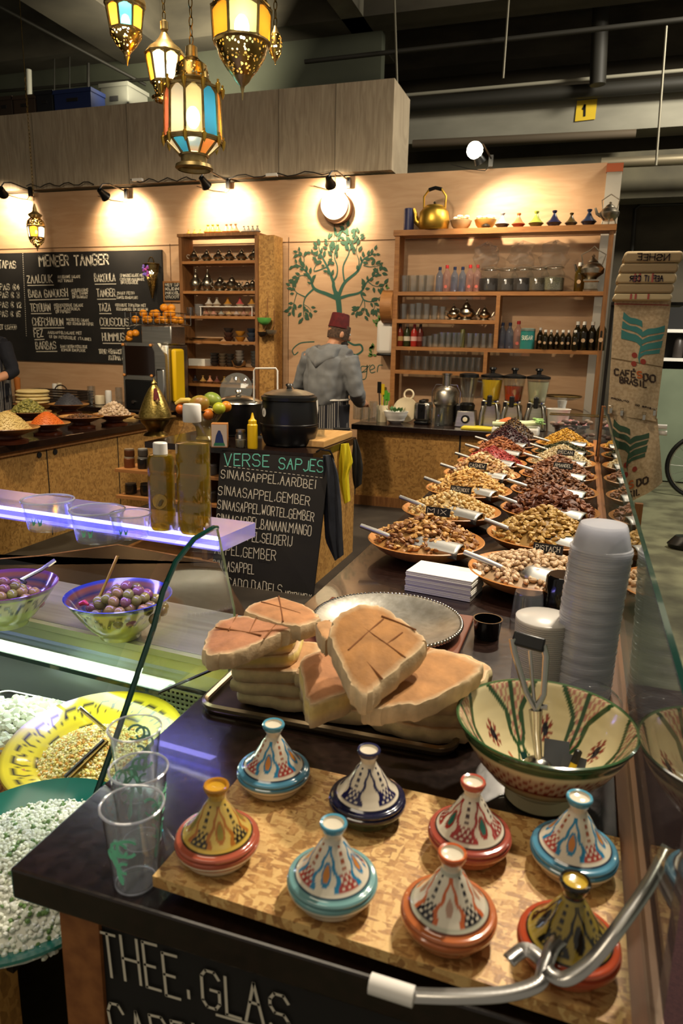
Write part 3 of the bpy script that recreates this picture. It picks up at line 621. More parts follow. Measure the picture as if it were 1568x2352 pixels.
def hm(p, y=7.1): return p*mpp((-.8, y, 1.9))
def row(key, mk, pxs, py, z, h, fmt, group=None, y=7.1, rz=None, n=None, jit=.0):
    N_ = len(pxs)
    for i, px in enumerate(pxs):
        s = h[i] if isinstance(h, (list, tuple)) else h
        m_ = mk[i] if isinstance(mk, (list, tuple)) else mk; k_ = key[i] if isinstance(key, (list, tuple)) else key
        place(k_, m_, (xat(px, py, y), y+(random.uniform(-jit, jit) if jit else 0), z+.001), fmt.format(o=ORD[i], n=N_), rz if rz is not None else 0, s, group)

# ------------------------------------------------------------------ left bookcase
LX0, LX1, LTOP = -4.18, -3.27, 2.70
LZ = (2.459, 2.159, 1.904, 1.645, 1.377, 1.19)
lb = thing('left_bookcase', 'tall narrow open bookcase of teapots and tagines beside the menu board', 'bookcase', ((LX0+LX1)/2, SY+.12, T))
def lbx(n, a, b, m): return MB().box((a[0]-lb.location.x, a[1]-lb.location.y, a[2]-T), (b[0]-lb.location.x, b[1]-lb.location.y, b[2]-T)).build(n, m, lb, smooth=False)
lbx('side', (LX0, SY, T), (LX0+.035, SY+.24, LTOP), m_pinedark); lbx('side', (LX1-.03, SY, T), (LX1, SY+.24, LTOP), m_pinedark)
lbx('top', (LX0-.01, SY-.01, LTOP), (LX1, SY+.24, LTOP+.03), m_pinedark)
for z_ in LZ: lbx('shelf', (LX0+.035, SY+.005, z_-.028), (LX1-.03, SY+.24, z_), m_pine)
one('osb_post', MB().box((-.085, -.03, 0), (.085, .19, 1.78)), m_osb, 'upright OSB post on the right side of the narrow bookcase', 'post', loc=(LX1+.087, SY+.06, T), smooth=False)
zt = LTOP+.03; h1 = hm(22)
row(['mt_gold']*3+['mt_oliv']*3+['mt_rose']*3+['mt_grey']*4, [mk_minitagine('#c8a24a', '#b98a3a')]*3+[mk_minitagine('#9c9640', '#b98a4a')]*3+[mk_minitagine('#b98a6a', '#c09060')]*3+[mk_minitagine('#a8a092', '#8f8474')]*4,
    (433, 447, 460, 478, 489, 500, 520, 530, 541, 560, 570, 580, 591), 540, zt, [hm(13)]*3+[hm(24)]*3+[hm(24)]*3+[hm(18)]*4, '{o} of the {n} tiny tagines from the left on top of the narrow bookcase', 'tiny tagines on the narrow bookcase')
row('teapot_s', mk_teapot(), (446, 475, 502, 527, 555, 583), 588, LZ[0], hm(33), '{o} of six small silver teapots on the highest shelf, counted from the left', 'small silver teapots on the highest shelf', rz=.3)
row('teapot_tall', mk_teapot(tall=1.5), (450, 477), 662, LZ[1], hm(38), '{o} from the left of the two tall silver pots on the second shelf down', 'silver pots on the second shelf', rz=2.6)
row('teapot_s', mk_teapot(), (506, 533, 549, 568, 580), 662, LZ[1], [hm(42), hm(42), hm(26), hm(28), hm(32)], '{o} from the left of five shorter silver teapots right of the tall pots', 'silver pots on the second shelf', rz=.4)
row('glass_small', mk_tumbler(.45), (427, 437), 716, LZ[2], hm(22), '{o} small patterned glass at the left end of the third shelf', 'small glasses on the third shelf')
for k in range(5): place('cup_g', mk_bowl('#7c7a78'), (xat(457, 716), 7.1, LZ[2]+.001+k*.02), '%s from below in the stack of grey cups on the third shelf' % ORD[k], 0, hm(24), 'stacked grey cups')
rk = thing('small_rack', 'narrow white metal rack on the third shelf of the bookcase', 'rack', ((xat(466, 700)+xat(587, 700))/2, 7.1, LZ[2])); rw = (xat(587, 700)-xat(466, 700))/2
MB().box((-rw, -.08, .092), (rw, .08, .1)).build('plate', m_white, rk, smooth=False)
for a in (-1, 1):
    for b in (-1, 1): MB().tube([(a*(rw-.01), b*.07, 0), (a*(rw-.01), b*.07, .095)], .005, 5).build('leg', m_white, rk)
tc_ = ['#a0705a', '#b08070', '#8f9088', '#b09468', '#a89890', '#a07868', '#905848']
row(['mu%d' % i for i in range(7)], [mk_minitagine(c, '#a5907a') for c in tc_], (474, 491, 508, 526, 543, 560, 577), 716, LZ[2], hm(19), '{o} from the left of seven tagines under the white rack', 'tagines under the white rack')
tc_ = ['#b8b0a4', '#b0a898', '#a8742c', '#a84a48', '#a07030']
row(['mo%d' % i for i in range(5)], [mk_minitagine(c, '#a08a70') for c in tc_], (480, 498, 523, 551, 578), 700, LZ[2]+.1, hm(23), '{o} from the left of five tagines standing on the white rack', 'tagines on the white rack')
one('metal_platter', MB().lathe([(0, .01), (.2, .012), (.24, .03), (.245, .03), (.2, 0), (0, 0)], 24, sy=.45), m_steel, 'flat steel platter at the left of the fourth shelf', 'platter', loc=(xat(466, 775), 7.11, LZ[3]+.001))
for px, cols, t in ((525, ('#3a2018', '#4a3028', '#302826'), 'dark brown'), (552, ('#a06a20', '#b07828'), 'ochre'), (578, ('#2c3444', '#39424f', '#232a36'), 'blue grey')):
    for k, c in enumerate(cols): place('bw'+c, mk_bowl(c), (xat(px, 778), 7.1, LZ[3]+.001+k*(.045 if len(cols) == 3 else .06)), '%s from below in the %s bowl stack on the fourth shelf' % (ORD[k], t), 0, hm(27), t+' bowls on the fourth shelf')
o = one('card_box', MB().box((-.1, -.08, 0), (.1, .08, .075)), m_paper, 'white cardboard box at the left of the fifth shelf', 'box', loc=(xat(461, 838), 7.09, LZ[4]+.001), smooth=False, bevel=.003)
for px, c, n_, s_, t in ((490, '#2a2624', 4, 22, 'black'), (509, '#5c5040', 4, 20, 'brown striped'), (526, '#34302c', 4, 20, 'charcoal'), (548, '#847a70', 5, 22, 'pale striped'), (582, '#4a4a48', 5, 20, 'dark grey')):
    for k in range(n_): place('bw'+c, mk_bowl(c), (xat(px, 836), 7.13, LZ[4]+.001+k*.033), '%s from below in the %s bowl stack on the fifth shelf' % (ORD[k], t), 0, hm(s_+2), t+' bowls on the fifth shelf')
place('steelbowl', lambda: one('steel_bowl', MB().lathe([(0, 0), (.2, 0), (.38, .12), (.5, .42), (.48, .42), (.36, .14), (0, .03)], 24), m_steel, 'x', 'bowl'), (xat(556, 838), 7.03, LZ[4]+.001), 'shiny steel mixing bowl at the front of the fifth shelf', 0, hm(42))
tc_ = ['#2a2a34', '#b08a4a', '#c08868', '#6a4038', '#8f6f30', '#c09a80', '#a87a40', '#602830', '#303030']
row(['ml%d' % i for i in range(9)], [mk_minitagine(c, '#7c5a40') for c in tc_], (448, 466, 482, 498, 515, 533, 548, 563, 580), 864, LZ[5], hm(20), '{o} from the left of nine tagines on the lowest shelf of the narrow bookcase', 'tagines on the lowest shelf')
row('lidpot', mk_teapot(), (455, 470, 485), 915, T+.04, hm(28), '{o} from the left of three silver teapots at the foot of the narrow bookcase', 'silver teapots at the foot of the bookcase')
# ladles hung on the post
g0 = at(612, 735, y=6.98)
def hung(dx, dz, r, m, label, y):
    t = thing('hanging_ladle', label, 'ladle', (g0.x+dx, 7.0-y, g0.z+dz))
    MB().lathe([(0, -r), (r*.5, -r*.85), (r*.87, -r*.5), (r, 0), (r*.95, 0), (r*.8, -r*.48), (0, -r*.93)], 18).build('bowl', m, t)
    MB().tube([(0, .0, 0), (0, r+.01, .06), (0, r+.012, .17), (0, r+.01, .2)], .006, 6).build('handle', m_pinedark, t)
hung(-.01, .02, .075, flat('#5faa50', .4), 'lime green bowl strainer hanging on the OSB post', .057); hung(-.03, -.12, .06, flat('#4a4038', .3, .8), 'dark metal ladle hanging under the green strainer', .042); hung(.062, -.1, .058, flat('#8f8470', .3, .6), 'pale ladle hanging to the right of the green strainer', .04)

# ------------------------------------------------------------------ right bookcase
RX0, RX1, RTOP = -1.83, .012, 2.655; RZ = (2.147, 1.89, 1.633, 1.406)
rb = thing('wide_bookcase', 'wide open wooden bookcase of glasses and bottles over the back counter', 'bookcase', ((RX0+RX1)/2, SY+.11, T))
def rbx(n, a, b, m): return MB().box((a[0]-rb.location.x, a[1]-rb.location.y, a[2]-T), (b[0]-rb.location.x, b[1]-rb.location.y, b[2]-T)).build(n, m, rb, smooth=False)
RX1 = .13
D1 = xat(1141, 740, SY); D2 = xat(1113, 850, SY)
rbx('side', (RX0, SY, T), (RX0+.045, SY+.2, RTOP), m_pine); rbx('side', (RX1-.04, SY, T), (RX1, SY+.2, RTOP), m_pinedark)
rbx('top', (RX0-.015, SY-.015, RTOP), (RX1+.015, SY+.2, RTOP+.05), m_pine)
for z_, x1 in ((RZ[0], RX1-.04), (RZ[1], D1), (RZ[2], RX1-.04), (RZ[3], D2)): rbx('shelf', (RX0+.045, SY+.004, z_-.035), (x1, SY+.2, z_), m_pine)
rbx('divider', (D1-.02, SY+.003, RZ[2]), (D1+.015, SY+.2, RZ[0]-.035), m_pine); rbx('divider', (D2-.02, SY+.003, RZ[3]-.03), (D2+.015, SY+.2, RZ[2]-.035), m_pine)
zt = RTOP+.051
one('blue_canister', MB().lathe([(0, 0), (.05, 0), (.05, .2), (.045, .205), (0, .2)], 20), flat('#35375c', .35), 'dark blue canister on the left end of the wide bookcase top', 'canister', loc=(xat(938, 530), 7.1, zt))
kt = thing('gold_kettle', 'large brushed gold kettle on top of the wide bookcase', 'kettle', (xat(996, 530), 7.08, zt))
MB().lathe([(0, 0), (.12, 0), (.14, .02), (.147, .08), (.135, .16), (.1, .2), (.09, .205), (0, .205)], 32).build('body', m_gold, kt); MB().lathe([(.09, .205), (.08, .22), (.03, .23), (0, .23)], 24).build('lid', m_gold, kt)
MB().ball((0, 0, .245), .012).build('knob', m_black, kt); MB().tube([(-.12, 0, .05), (-.17, 0, .09), (-.18, 0, .15), (-.2, 0, .2)], [.035, .03, .02, .016], 10).build('spout', m_gold, kt)
MB().tube([(-.1, 0, .19), (-.105, 0, .3), (-.06, 0, .36), (0, 0, .375), (.06, 0, .36), (.105, 0, .3), (.1, 0, .19)], .01, 8).build('handle', m_gold, kt); MB().tube([(-.06, 0, .36), (0, 0, .376), (.06, 0, .36)], .017, 8).build('grip', m_black, kt)
for px, c, t, s_ in ((1056, '#a08a68', 'wooden bowl of wrapped sweets beside the gold kettle', 50), (1112, '#b08a4a', 'wooden bowl of wrapped sweets behind the black tagine', 50)):
    o = place('bw'+c, mk_bowl(c), (xat(px, 530), 7.13, zt), t, 0, hm(s_)); rn = random.Random(px)
    g = MB()
    for k in range(16):
        g.col = rn.choice([(.8, .75, .6), (.7, .5, .3), (.85, .8, .7), (.6, .3, .15)]); g.ball((rn.uniform(-.06, .06), rn.uniform(-.05, .05), hm(s_)*.4+rn.uniform(0, .04)), .02, 1.5, 1, .8, n=6, k=4, M=rot(z=rn.uniform(-.3, .3)))
    one('wrapped_sweets', g, m_paintm, 'heap of wrapped sweets filling the %s bowl on the bookcase top' % ('left wooden' if px < 1100 else 'right wooden'), 'sweets', kind='stuff', loc=(xat(px, 530), 7.13, zt))
for i, (px, lc_, dc, t, s_) in enumerate(((1116, '#1c1a18', '#141210', 'black round', 22), (1153, '#7c7c80', '#22222a', 'grey and black', 33), (1190, '#a8603c', '#7a2a1e', 'red brown', 31), (1230, '#7f8a3a', '#4c4a22', 'olive green', 34), (1271, '#1a1c34', '#16162c', 'dark navy', 34), (1310, '#3c3018', '#1a1612', 'black and gold', 28), (1350, '#20283c', '#1c2030', 'slate blue', 34))):
    place('rt%d' % i, mk_minitagine(lc_, dc), (xat(px, 526), 7.07, zt), '%s small tagine in the row on the wide bookcase top' % t, 0, hm(s_), 'small tagines on the wide bookcase')
def mk_kettle2():
    t = thing('silver_kettle', 'x', 'kettle')
    MB().lathe([(0, .06), (.08, .06), (.13, .12), (.14, .17), (.1, .22), (.07, .24), (0, .24)], 24).build('body', m_silver, t); MB().lathe([(.07, .24), (.05, .27), (.015, .29), (.02, .31), (0, .32)], 16).build('lid', m_silver, t)
    MB().tube([(-.11, 0, .13), (-.17, 0, .16), (-.2, 0, .24)], [.03, .022, .014], 8).build('spout', m_silver, t); MB().tube([(-.1, 0, .22), (-.12, 0, .34), (0, 0, .42), (.12, 0, .34), (.1, 0, .22)], .008, 6).build('handle', m_silver, t)
    g = MB(); 
    for a in range(4): MB().tube([(.08*cos(a*pi/2), .08*sin(a*pi/2), .08), (.1*cos(a*pi/2), .1*sin(a*pi/2), 0)], .01, 5).build('foot', m_silver, t)
    return t
place('kettle2', mk_kettle2, (xat(1396, 520), 7.05, zt), 'engraved silver kettle at the right end of the wide bookcase top', 0, .6)
# shelf 1
z_ = RZ[0]; row('tumbler', mk_tumbler(.36), (928, 948, 967, 984), 666, z_, hm(38), '{o} from the left of four glasses on the upper long shelf', 'glasses on the upper long shelf')
m_wat = thin_glass('water_plastic', (.62, .72, .88), 1.2, .05, milk=.12, milkcol=(.5, .6, .85)); m_watr = thin_glass('pink_water_plastic', (.88, .75, .75), 1.2, .05, milk=.15, milkcol=(.8, .6, .6))
capb = flat('#1c2748', .4); capr = flat('#b02a2c', .4); labr = flat('#b85a50', .6); labw = flat('#cfc8b8', .6)
mkb = mk_bottle(m_wat, capb); mkr = mk_bottle(m_watr, capr, (labr, .2, .06, 'dot'))
kk = 'brbbrr'; row([dict(b='water_b', r='water_r')[c] for c in kk], [dict(b=mkb, r=mkr)[c] for c in kk], (1008, 1024, 1042, 1060, 1077, 1094), 667, z_, [hm(56 if c == 'b' else 60) for c in kk], '{o} from the left of six small water bottles on the upper long shelf', 'water bottles on the upper long shelf')
jc = ['#1a0c0a', '#4a4034', '#2c2018', '#6b5c40', '#8a8464']; row(['jar%d' % i for i in range(5)], [mk_jar(mat('jar_fill%d' % i, c, .7, 0, '#2a2018', 60)) for i, c in enumerate(jc)], (1122, 1162, 1197, 1232, 1267), 668, z_, [hm(58), hm(56), hm(58), hm(58), hm(60)], '{o} from the left of five clip top storage jars on the upper long shelf', 'storage jars on the upper long shelf')
m_film = thin_glass('plastic_film', (.9, .9, .9), 1.2, .1, milk=.05); rn = random.Random(4)
for px, t in ((1115, 'second'), (1195, 'third'), (1270, 'last')):
    g = MB(); g.lathe([(.1, .0), (.13, .05), (.09, .1), (.12, .16), (.03, .2), (.0, .19)], 11); g.v = [(x+rn.uniform(-.025, .025), y*.6+rn.uniform(-.02, .02), z+rn.uniform(-.02, .02)) for x, y, z in g.v]
    one('plastic_bag', g, m_film, 'crumpled clear plastic bag lying on the %s storage jar' % t, 'plastic bag', 'clear bags on the jars', loc=(xat(px, 610), 7.12, z_+hm(56)+.01), smooth=False)
oilm = thin_glass('bottle_oil', (.45, .33, .08), 1.2, .04, milk=.25, milkcol=(.25, .18, .03)); labd = flat('#c9a884', .6)
mko = mk_bottle(oilm, m_white, (labd, .34, .07, 'dot')); mkd = mk_bottle(thin_glass('bottle_dark', (.16, .12, .05), 1.2, .04, milk=.5, milkcol=(.04, .03, .01)), m_white, (labd, .34, .07, 'dot'))
row('oilb', mko, (1327, 1344), 666, z_, [hm(62), hm(44)], '{o} from the left of two oil bottles with white caps on the upper long shelf', 'small oil bottles on the upper long shelf')
sm = thing('samovar', 'aged ornate teapot on its square stand at the right end of the upper long shelf', 'teapot', (-.022, 7.1, z_+.001)); sm.scale = (.8, .8, .8)
MB().lathe([(.11, 0), (.115, .02), (.1, .03), (.1, .1), (.12, .115), (.12, .13), (0, .13)], 4, a0=pi/4).build('stand', m_silver, sm, smooth=False); MB().lathe([(0, .13), (.05, .13), (.06, .15), (.125, .2), (.13, .25), (.09, .3), (.05, .32), (0, .32)], 22).build('body', m_silver, sm)
MB().lathe([(.06, .32), (.04, .35), (.015, .37), (.02, .39), (0, .41)], 14).build('lid', m_silver, sm); MB().tube([(-.11, 0, .2), (-.17, 0, .24), (-.19, 0, .3)], [.025, .018, .012], 8).build('spout', m_silver, sm); MB().tube([(-.1, 0, .29), (-.13, 0, .4), (-.04, 0, .45), (0, 0, .49), (.04, 0, .45), (.13, 0, .4), (.1, 0, .29)], .006, 6).build('handle', m_silver, sm)
# shelf 2
z_ = RZ[1]; row('tumbler2', mk_tumbler(.3), (926, 946, 960, 978, 997, 1015), 726, z_, [hm(36), hm(36), hm(38), hm(36), hm(32), hm(30)], '{o} from the left of six glasses on the shelf left of the silver teapots', 'glasses beside the silver teapots')
row('teapot_r', mk_teapot(), (1041, 1070, 1112), 728, z_, [hm(38), hm(48), hm(34)], '{o} from the left of three silver teapots in the wide bookcase', 'silver teapots in the wide bookcase', rz=.2)
# shelf 3
z_ = RZ[2]; sc = ['#7a2c1c', '#2c3418', '#a83028', '#5a2018']
row(['sauce%d' % i for i in range(4)], [mk_bottle(flat(c, .25), flat(k, .4), (flat(l, .6), .25, .45, 'band')) for c, k, l in zip(sc, ('#1a1a1a', '#c8c0b0', '#b02a2c', '#302020'), ('#b89a60', '#c9c4b0', '#d8b0a8', '#8a5a50'))], (918, 934, 950, 964), 792, z_, hm(52), '{o} from the left of four sauce bottles at the left of the middle shelf', 'sauce bottles on the middle shelf')
row('tumbler3', mk_tumbler(.36), (973, 986, 999, 1014, 1028, 1042, 1053, 1076, 1092, 1109, 1125), 794, z_, [hm(24), hm(26), hm(30), hm(34), hm(34), hm(34), hm(34), hm(33), hm(33), hm(33), hm(33)], '{o} from the left in the row of {n} glasses on the middle shelf', 'glasses on the middle shelf')
one('green_tin', MB().lathe([(0, 0), (.022, 0), (.022, .17), (.018, .175), (0, .175)], 14), flat('#6c6a3a', .4), 'tall olive green tin between the glasses on the middle shelf', 'tin', loc=(xat(1061, 794), 7.1, z_+.001))
row(['water_b', 'water_b', 'water_r'], [mkb, mkb, mkr], (1151, 1168, 1187), 798, z_, [hm(58), hm(58), hm(62)], '{o} from the left of three water bottles beside the teal tin', 'water bottles beside the teal tin')
st = thing('sugar_tin', 'teal round tin lettered SUGAR on the middle shelf', 'tin', (xat(1210, 799), 7.07, z_+.001))
MB().lathe([(0, 0), (.066, 0), (.066, .17), (0, .17)], 28).build('body', flat('#2c7a74', .35), st); MB().lathe([(.068, .165), (.068, .185), (.05, .19), (0, .19)], 28).build('lid', flat('#8a9a90', .3, .6), st)
g = MB()
for i, ch in enumerate('SUGAR'):
    a0 = -pi/2+(i-2)*.33
    for s_ in strokes(ch): g.ribbon([(.0675*cos(a0+(x-2)*.055), .0675*sin(a0+(x-2)*.055), .085+y*.006) for x, y in s_], .006, (cos(a0), sin(a0), 0))
g.build('lettering', flat('#d8e0d0', .7), st)
row(['oild']*7+['oill']*5, [mkd]*7+[mkd]*5, (1237, 1250, 1263, 1276, 1290, 1303, 1318, 1322, 1337, 1337, 1356, 1377), 799, z_, [hm(48), hm(43), hm(43), hm(43), hm(43), hm(43), hm(43), hm(62), hm(62), hm(62), hm(62), hm(68)],
    '{o} from the left in the row of {n} dark oil bottles with white caps', 'dark oil bottles on the middle shelf', y=7.06, jit=.05)
# shelf 4
z_ = RZ[3]; row('tumbler4', mk_tumbler(.36), (935, 956, 976, 996, 1010, 1025, 1040, 1055, 1070, 1084, 1098), 848, z_, hm(33), '{o} from the left in the row of {n} glasses on the lowest shelf', 'glasses on the lowest shelf')

# ================================================================== back counter appliances
def cat_(px, py, z=T): return at(px, py, z=z)
def put(px, y, py=950): return V((at(px, py, y=y).x, y, T+.001))
# potted plant, plate
pl = thing('plant_bowl', 'white ribbed bowl with a small green plant on the back counter', 'plant', put(909, 6.62))
MB().lathe([(0, 0), (.05, 0), (.085, .03), (.088, .05), (.105, .07), (.108, .09), (.118, .115), (.11, .115), (.08, .05), (0, .05)], 24).build('bowl', m_white, pl)
g = MB(); rn = random.Random(2)
for k in range(46):
    a, r_ = rn.uniform(0, 6.28), rn.uniform(0, .085); c = V((r_*cos(a), r_*sin(a), .11)); u = V((cos(a)*.5, sin(a)*.5, 1)).normalized(); L_ = rn.uniform(.02, .05); q = V((-sin(a), cos(a), 0))*L_*.35
    g.add([c, c+u*L_*.6+q, c+u*L_*1.1, c+u*L_*.6-q], [(0, 1, 2, 3)])
g.build('leaves', flat('#3f6a30', .6), pl)
g = MB(); g.lathe([(0, .012), (.08, .012), (.12, .02), (.122, .012), (.08, 0), (0, 0)], 36); g.tube([(.02+.045*cos(a*pi/10), .15+.045*sin(a*pi/10), .01) for a in range(20)], .009, 6, closed=True)
o = one('ornate_plate', g, m_cream, 'cream carved round plate with ring handle leaning behind the plant bowl', 'plate', loc=put(931, 6.78)+V((0, 0, .115)), ); o.rotation_euler = (R(78), 0, 0)
# toaster like press
ts = thing('steel_toaster', 'black and steel upright toaster on the back counter', 'toaster', put(972, 6.75))
MB().box((-.07, -.1, .0), (.07, .1, .03)).build('base', m_black, ts, bevel=.01); MB().box((-.075, -.1, .03), (.075, .1, .2)).build('body', m_brushed, ts, bevel=.025); MB().box((-.035, -.106, .05), (.035, -.098, .19)).build('front_panel', m_black, ts, bevel=.003); MB().box((-.03, -.09, .2), (.03, .09, .225)).build('lid', m_black, ts, bevel=.008)
MB().box((-.008, -.12, .13), (.008, -.1, .16)).build('lever', m_black, ts)
# juicer centrifuge
jc_ = thing('steel_juicer', 'tall steel centrifugal juicer with feed tube on the back counter', 'juicer', put(1022, 6.78))
MB().lathe([(0, 0), (.095, 0), (.1, .02), (.095, .16), (.11, .19), (0, .19)], 28).build('motor_base', m_brushed, jc_); MB().lathe([(0, .19), (.115, .19), (.12, .22), (.115, .3), (.09, .34), (.045, .36), (0, .36)], 28).build('bowl', m_brushed, jc_)
MB().lathe([(.042, .35), (.042, .46), (.05, .465), (.05, .475), (.03, .475), (.03, .36)], 20).build('feed_tube', m_steel, jc_); MB().tube([(-.125, 0, .1), (-.135, 0, .3), (-.1, 0, .37), (.1, 0, .37), (.135, 0, .3), (.125, 0, .1)], .006, 6).build('clamp_arm', m_steel, jc_)
MB().box((.1, -.05, .02), (.16, .05, .2)).build('pulp_bin', m_black, jc_, bevel=.015)
jg = thing('juice_jug', 'clear jug standing before the steel juicer', 'jug', put(1005, 6.6)); MB().lathe([(0, 0), (.06, 0), (.065, .02), (.065, .17), (.06, .17), (.058, .02), (0, .01)], 22).build('body', m_glass, jg); MB().tube([(-.06, 0, .15), (-.11, 0, .14), (-.11, 0, .05), (-.06, 0, .04)], .008, 6).build('handle', m_glass, jg)
# blender
bl = thing('blender', 'black and steel blender with a square base on the back counter', 'blender', put(1072, 6.68))
MB().add([(-.1, -.09, 0), (.1, -.09, 0), (.1, .09, 0), (-.1, .09, 0), (-.08, -.075, .15), (.08, -.075, .15), (.08, .08, .15), (-.08, .08, .15)], [(3, 2, 1, 0), (4, 5, 6, 7), (0, 1, 5, 4), (1, 2, 6, 5), (2, 3, 7, 6), (3, 0, 4, 7)]).build('base', m_brushed, bl, bevel=.008)
g = MB(); g.lathe([(0, .012), (.038, .012), (.04, 0), (0, 0)], 24, M=rot(x=pi/2, loc=(0, -.084, .075))); kn = g.build('dial', m_black, bl); MB().lathe([(0, .022), (.02, .02), (.022, .0), (0, 0)], 18, M=rot(x=pi/2, loc=(0, -.09, .075))).build('dial_cap', m_white, kn)
MB().lathe([(0, .15), (.065, .15), (.07, .2), (.055, .22), (0, .22)], 20).build('collar', m_black, bl); MB().lathe([(.05, .22), (.085, .44), (.088, .45), (.08, .45), (.045, .225)], 20).build('jar', m_glass, bl); MB().lathe([(.09, .45), (.088, .48), (.04, .49), (0, .49)], 20).build('lid', m_black, bl)
MB().tube([(.075, 0, .42), (.13, 0, .41), (.12, 0, .28), (.065, 0, .27)], .01, 6).build('handle', m_glass, bl)
# three juice dispensers
def dispenser(px, fill, label, level):
    t = thing('juice_dispenser', label, 'juice dispenser', put(px, 6.72), 'juice dispensers on the back counter')
    g = MB()
    for s in (-1, 1): g.tube([(s*.083, -.03, .0), (s*.076, -.025, .12), (s*.06, -.02, .2), (s*.042, 0, .235)], [.024, .022, .02, .018], 10)
    g.tube([(-.07, 0, .235), (.07, 0, .235)], .028, 12); g.build('leg_frame', m_steel, t); MB().box((-.085, .0, 0), (.085, .1, .22)).build('column', m_brushed, t, bevel=.02); MB().box((-.085, -.1, 0), (.085, .02, .02)).build('drip_tray', m_steel, t, bevel=.005)
    MB().lathe([(.07, .24), (.078, .26), (.1, .44), (.102, .46), (.096, .46), (.07, .26), (0, .25)], 28).build('tank', m_glass, t)
    MB().lathe([(0, .252), (.066, .256), (.072, .27), (.066+.028*level, .27+.17*level), (0, .27+.17*level)], 28).build('juice', flat(fill, .25), t)
    MB().lathe([(.105, .455), (.105, .475), (.05, .49), (.02, .495), (.02, .52), (.035, .53), (.03, .545), (0, .55)], 24).build('lid', m_black, t); MB().box((-.02, -.13, .2), (.02, -.075, .3)).build('tap', m_black, t, bevel=.008)
    MB().ball((.045, -.03, .24), .01).build('indicator', flat('#1c2a9a', .3), t); MB().box((-.08, -.045, .2), (-.05, -.04, .24)).build('button_plate', m_black, t)
dispenser(1125, '#e0b81a', 'leftmost juice dispenser, full of yellow juice', .97); dispenser(1175, '#c0411a', 'middle juice dispenser, half full of orange red juice', .68); dispenser(1230, '#b9b596', 'rightmost juice dispenser, filled with pale drink', .94)
# cake stand, white tub, pink tray
ck = thing('cake_stand', 'cake stand with a glass plate on a white foot', 'cake stand', put(1288, 6.95)); MB().lathe([(0, 0), (.08, 0), (.05, .06), (.035, .2), (.045, .26), (0, .26)], 20).build('foot', m_white, ck); MB().lathe([(0, .26), (.1, .265), (.16, .285), (.17, .3), (.165, .3), (.1, .275), (0, .27)], 32).build('plate', m_glass, ck); MB().tube([(.168*cos(a*pi/16), .168*sin(a*pi/16), .3) for a in range(32)], .006, 5, closed=True).build('rim', m_brassd, ck)
one('white_tub', MB().lathe([(0, 0), (.08, 0), (.1, .19), (.108, .2), (.1, .2), (.075, .02), (0, .02)], 24), m_white, 'white plastic tub below the cake stand on the counter', 'tub', loc=put(1282, 6.7))
ty = thing('serving_tray', 'small dark tray heaped with pink sweets at the counter end', 'tray', at(1315, 930, y=6.6)); ty.location.z = T+.06
MB().box((-.15, -.1, 0), (.15, .1, .012)).build('plate', m_black, ty, bevel=.004); MB().tube([(-.15, -.1, .012), (.15, -.1, .012), (.15, .1, .012), (-.15, .1, .012)], .008, 6, closed=True).build('rim', m_black, ty)
MB().box((-.13, -.08, -.06), (.13, .08, 0)).build('foot', m_steel, ty, bevel=.01)
g = MB(); rn = random.Random(8)
for k in range(110):
    g.col = rn.choice([(.75, .3, .3), (.8, .45, .4), (.7, .25, .28)]); x, y = rn.uniform(-.12, .12), rn.uniform(-.07, .07); g.ball((x, y, .02+.035*(1-abs(x)/.14)*rn.random()), .011, 1.4, 1, .8, n=6, k=4)
one('pink_sweets', g, m_nutm, 'heap of small pink sweets on the dark tray', 'sweets', kind='stuff', loc=ty.location)
# chopping board with celery tub in front
q = put(1115, 6.52); one('cutting_board', MB().box((-.2, -.1, 0), (.24, .13, .02)), flat('#d8c232', .5), 'yellow plastic cutting board on the back counter', 'cutting board', loc=q, smooth=False, bevel=.004)
q = at(1196, 985, z=T); q.z = T+.001; tb = one('white_tub', MB().box((-.19, -.12, 0), (.19, .12, .075)), m_white, 'long white plastic tub holding celery before the dispensers', 'tub', loc=(q.x, 6.2, q.z), bevel=.015)
rn = random.Random(12)
for k in range(8):
    y = -.09+.026*k; z = .085+rn.uniform(0, .03); a = rn.uniform(-.12, .12); g = MB(); g.T = rot(z=a, loc=(0, y, z)); g.col = (.72, .78, .45); L_ = rn.uniform(.16, .2)
    g.tube([(-L_, 0, 0), (-.05, 0, .004), (.08, 0, .01), (L_, 0, .025)], [.017, .015, .012, .008], 7); c = thing('celery_stick', 'pale celery stick lying across the white tub', 'celery', tb.location, 'celery sticks in the white tub'); g.build('stalk', m_nutm, c)
    g = MB(); g.T = rot(z=a, loc=(0, y, z)); g.col = (.3, .5, .15)
    for j in range(5): g.ball((L_+rn.uniform(-.02, .03), rn.uniform(-.02, .02), .03+rn.uniform(-.01, .02)), .012, 1.6, 1, .5, n=6, k=4)
    g.build('leaf_tip', m_nutm, c)
for k in range(3): one('carrot_piece', MB().lathe([(0, 0), (.014, .005), (.02, .1), (.012, .125), (0, .127)], 10, M=rot(y=1.35, z=.3*k)), flat('#c8642a', .5), 'orange carrot piece beside the celery in the white tub', 'carrot', 'carrots beside the celery', loc=tb.location+V((-.16, -.03+.04*k, .1)))
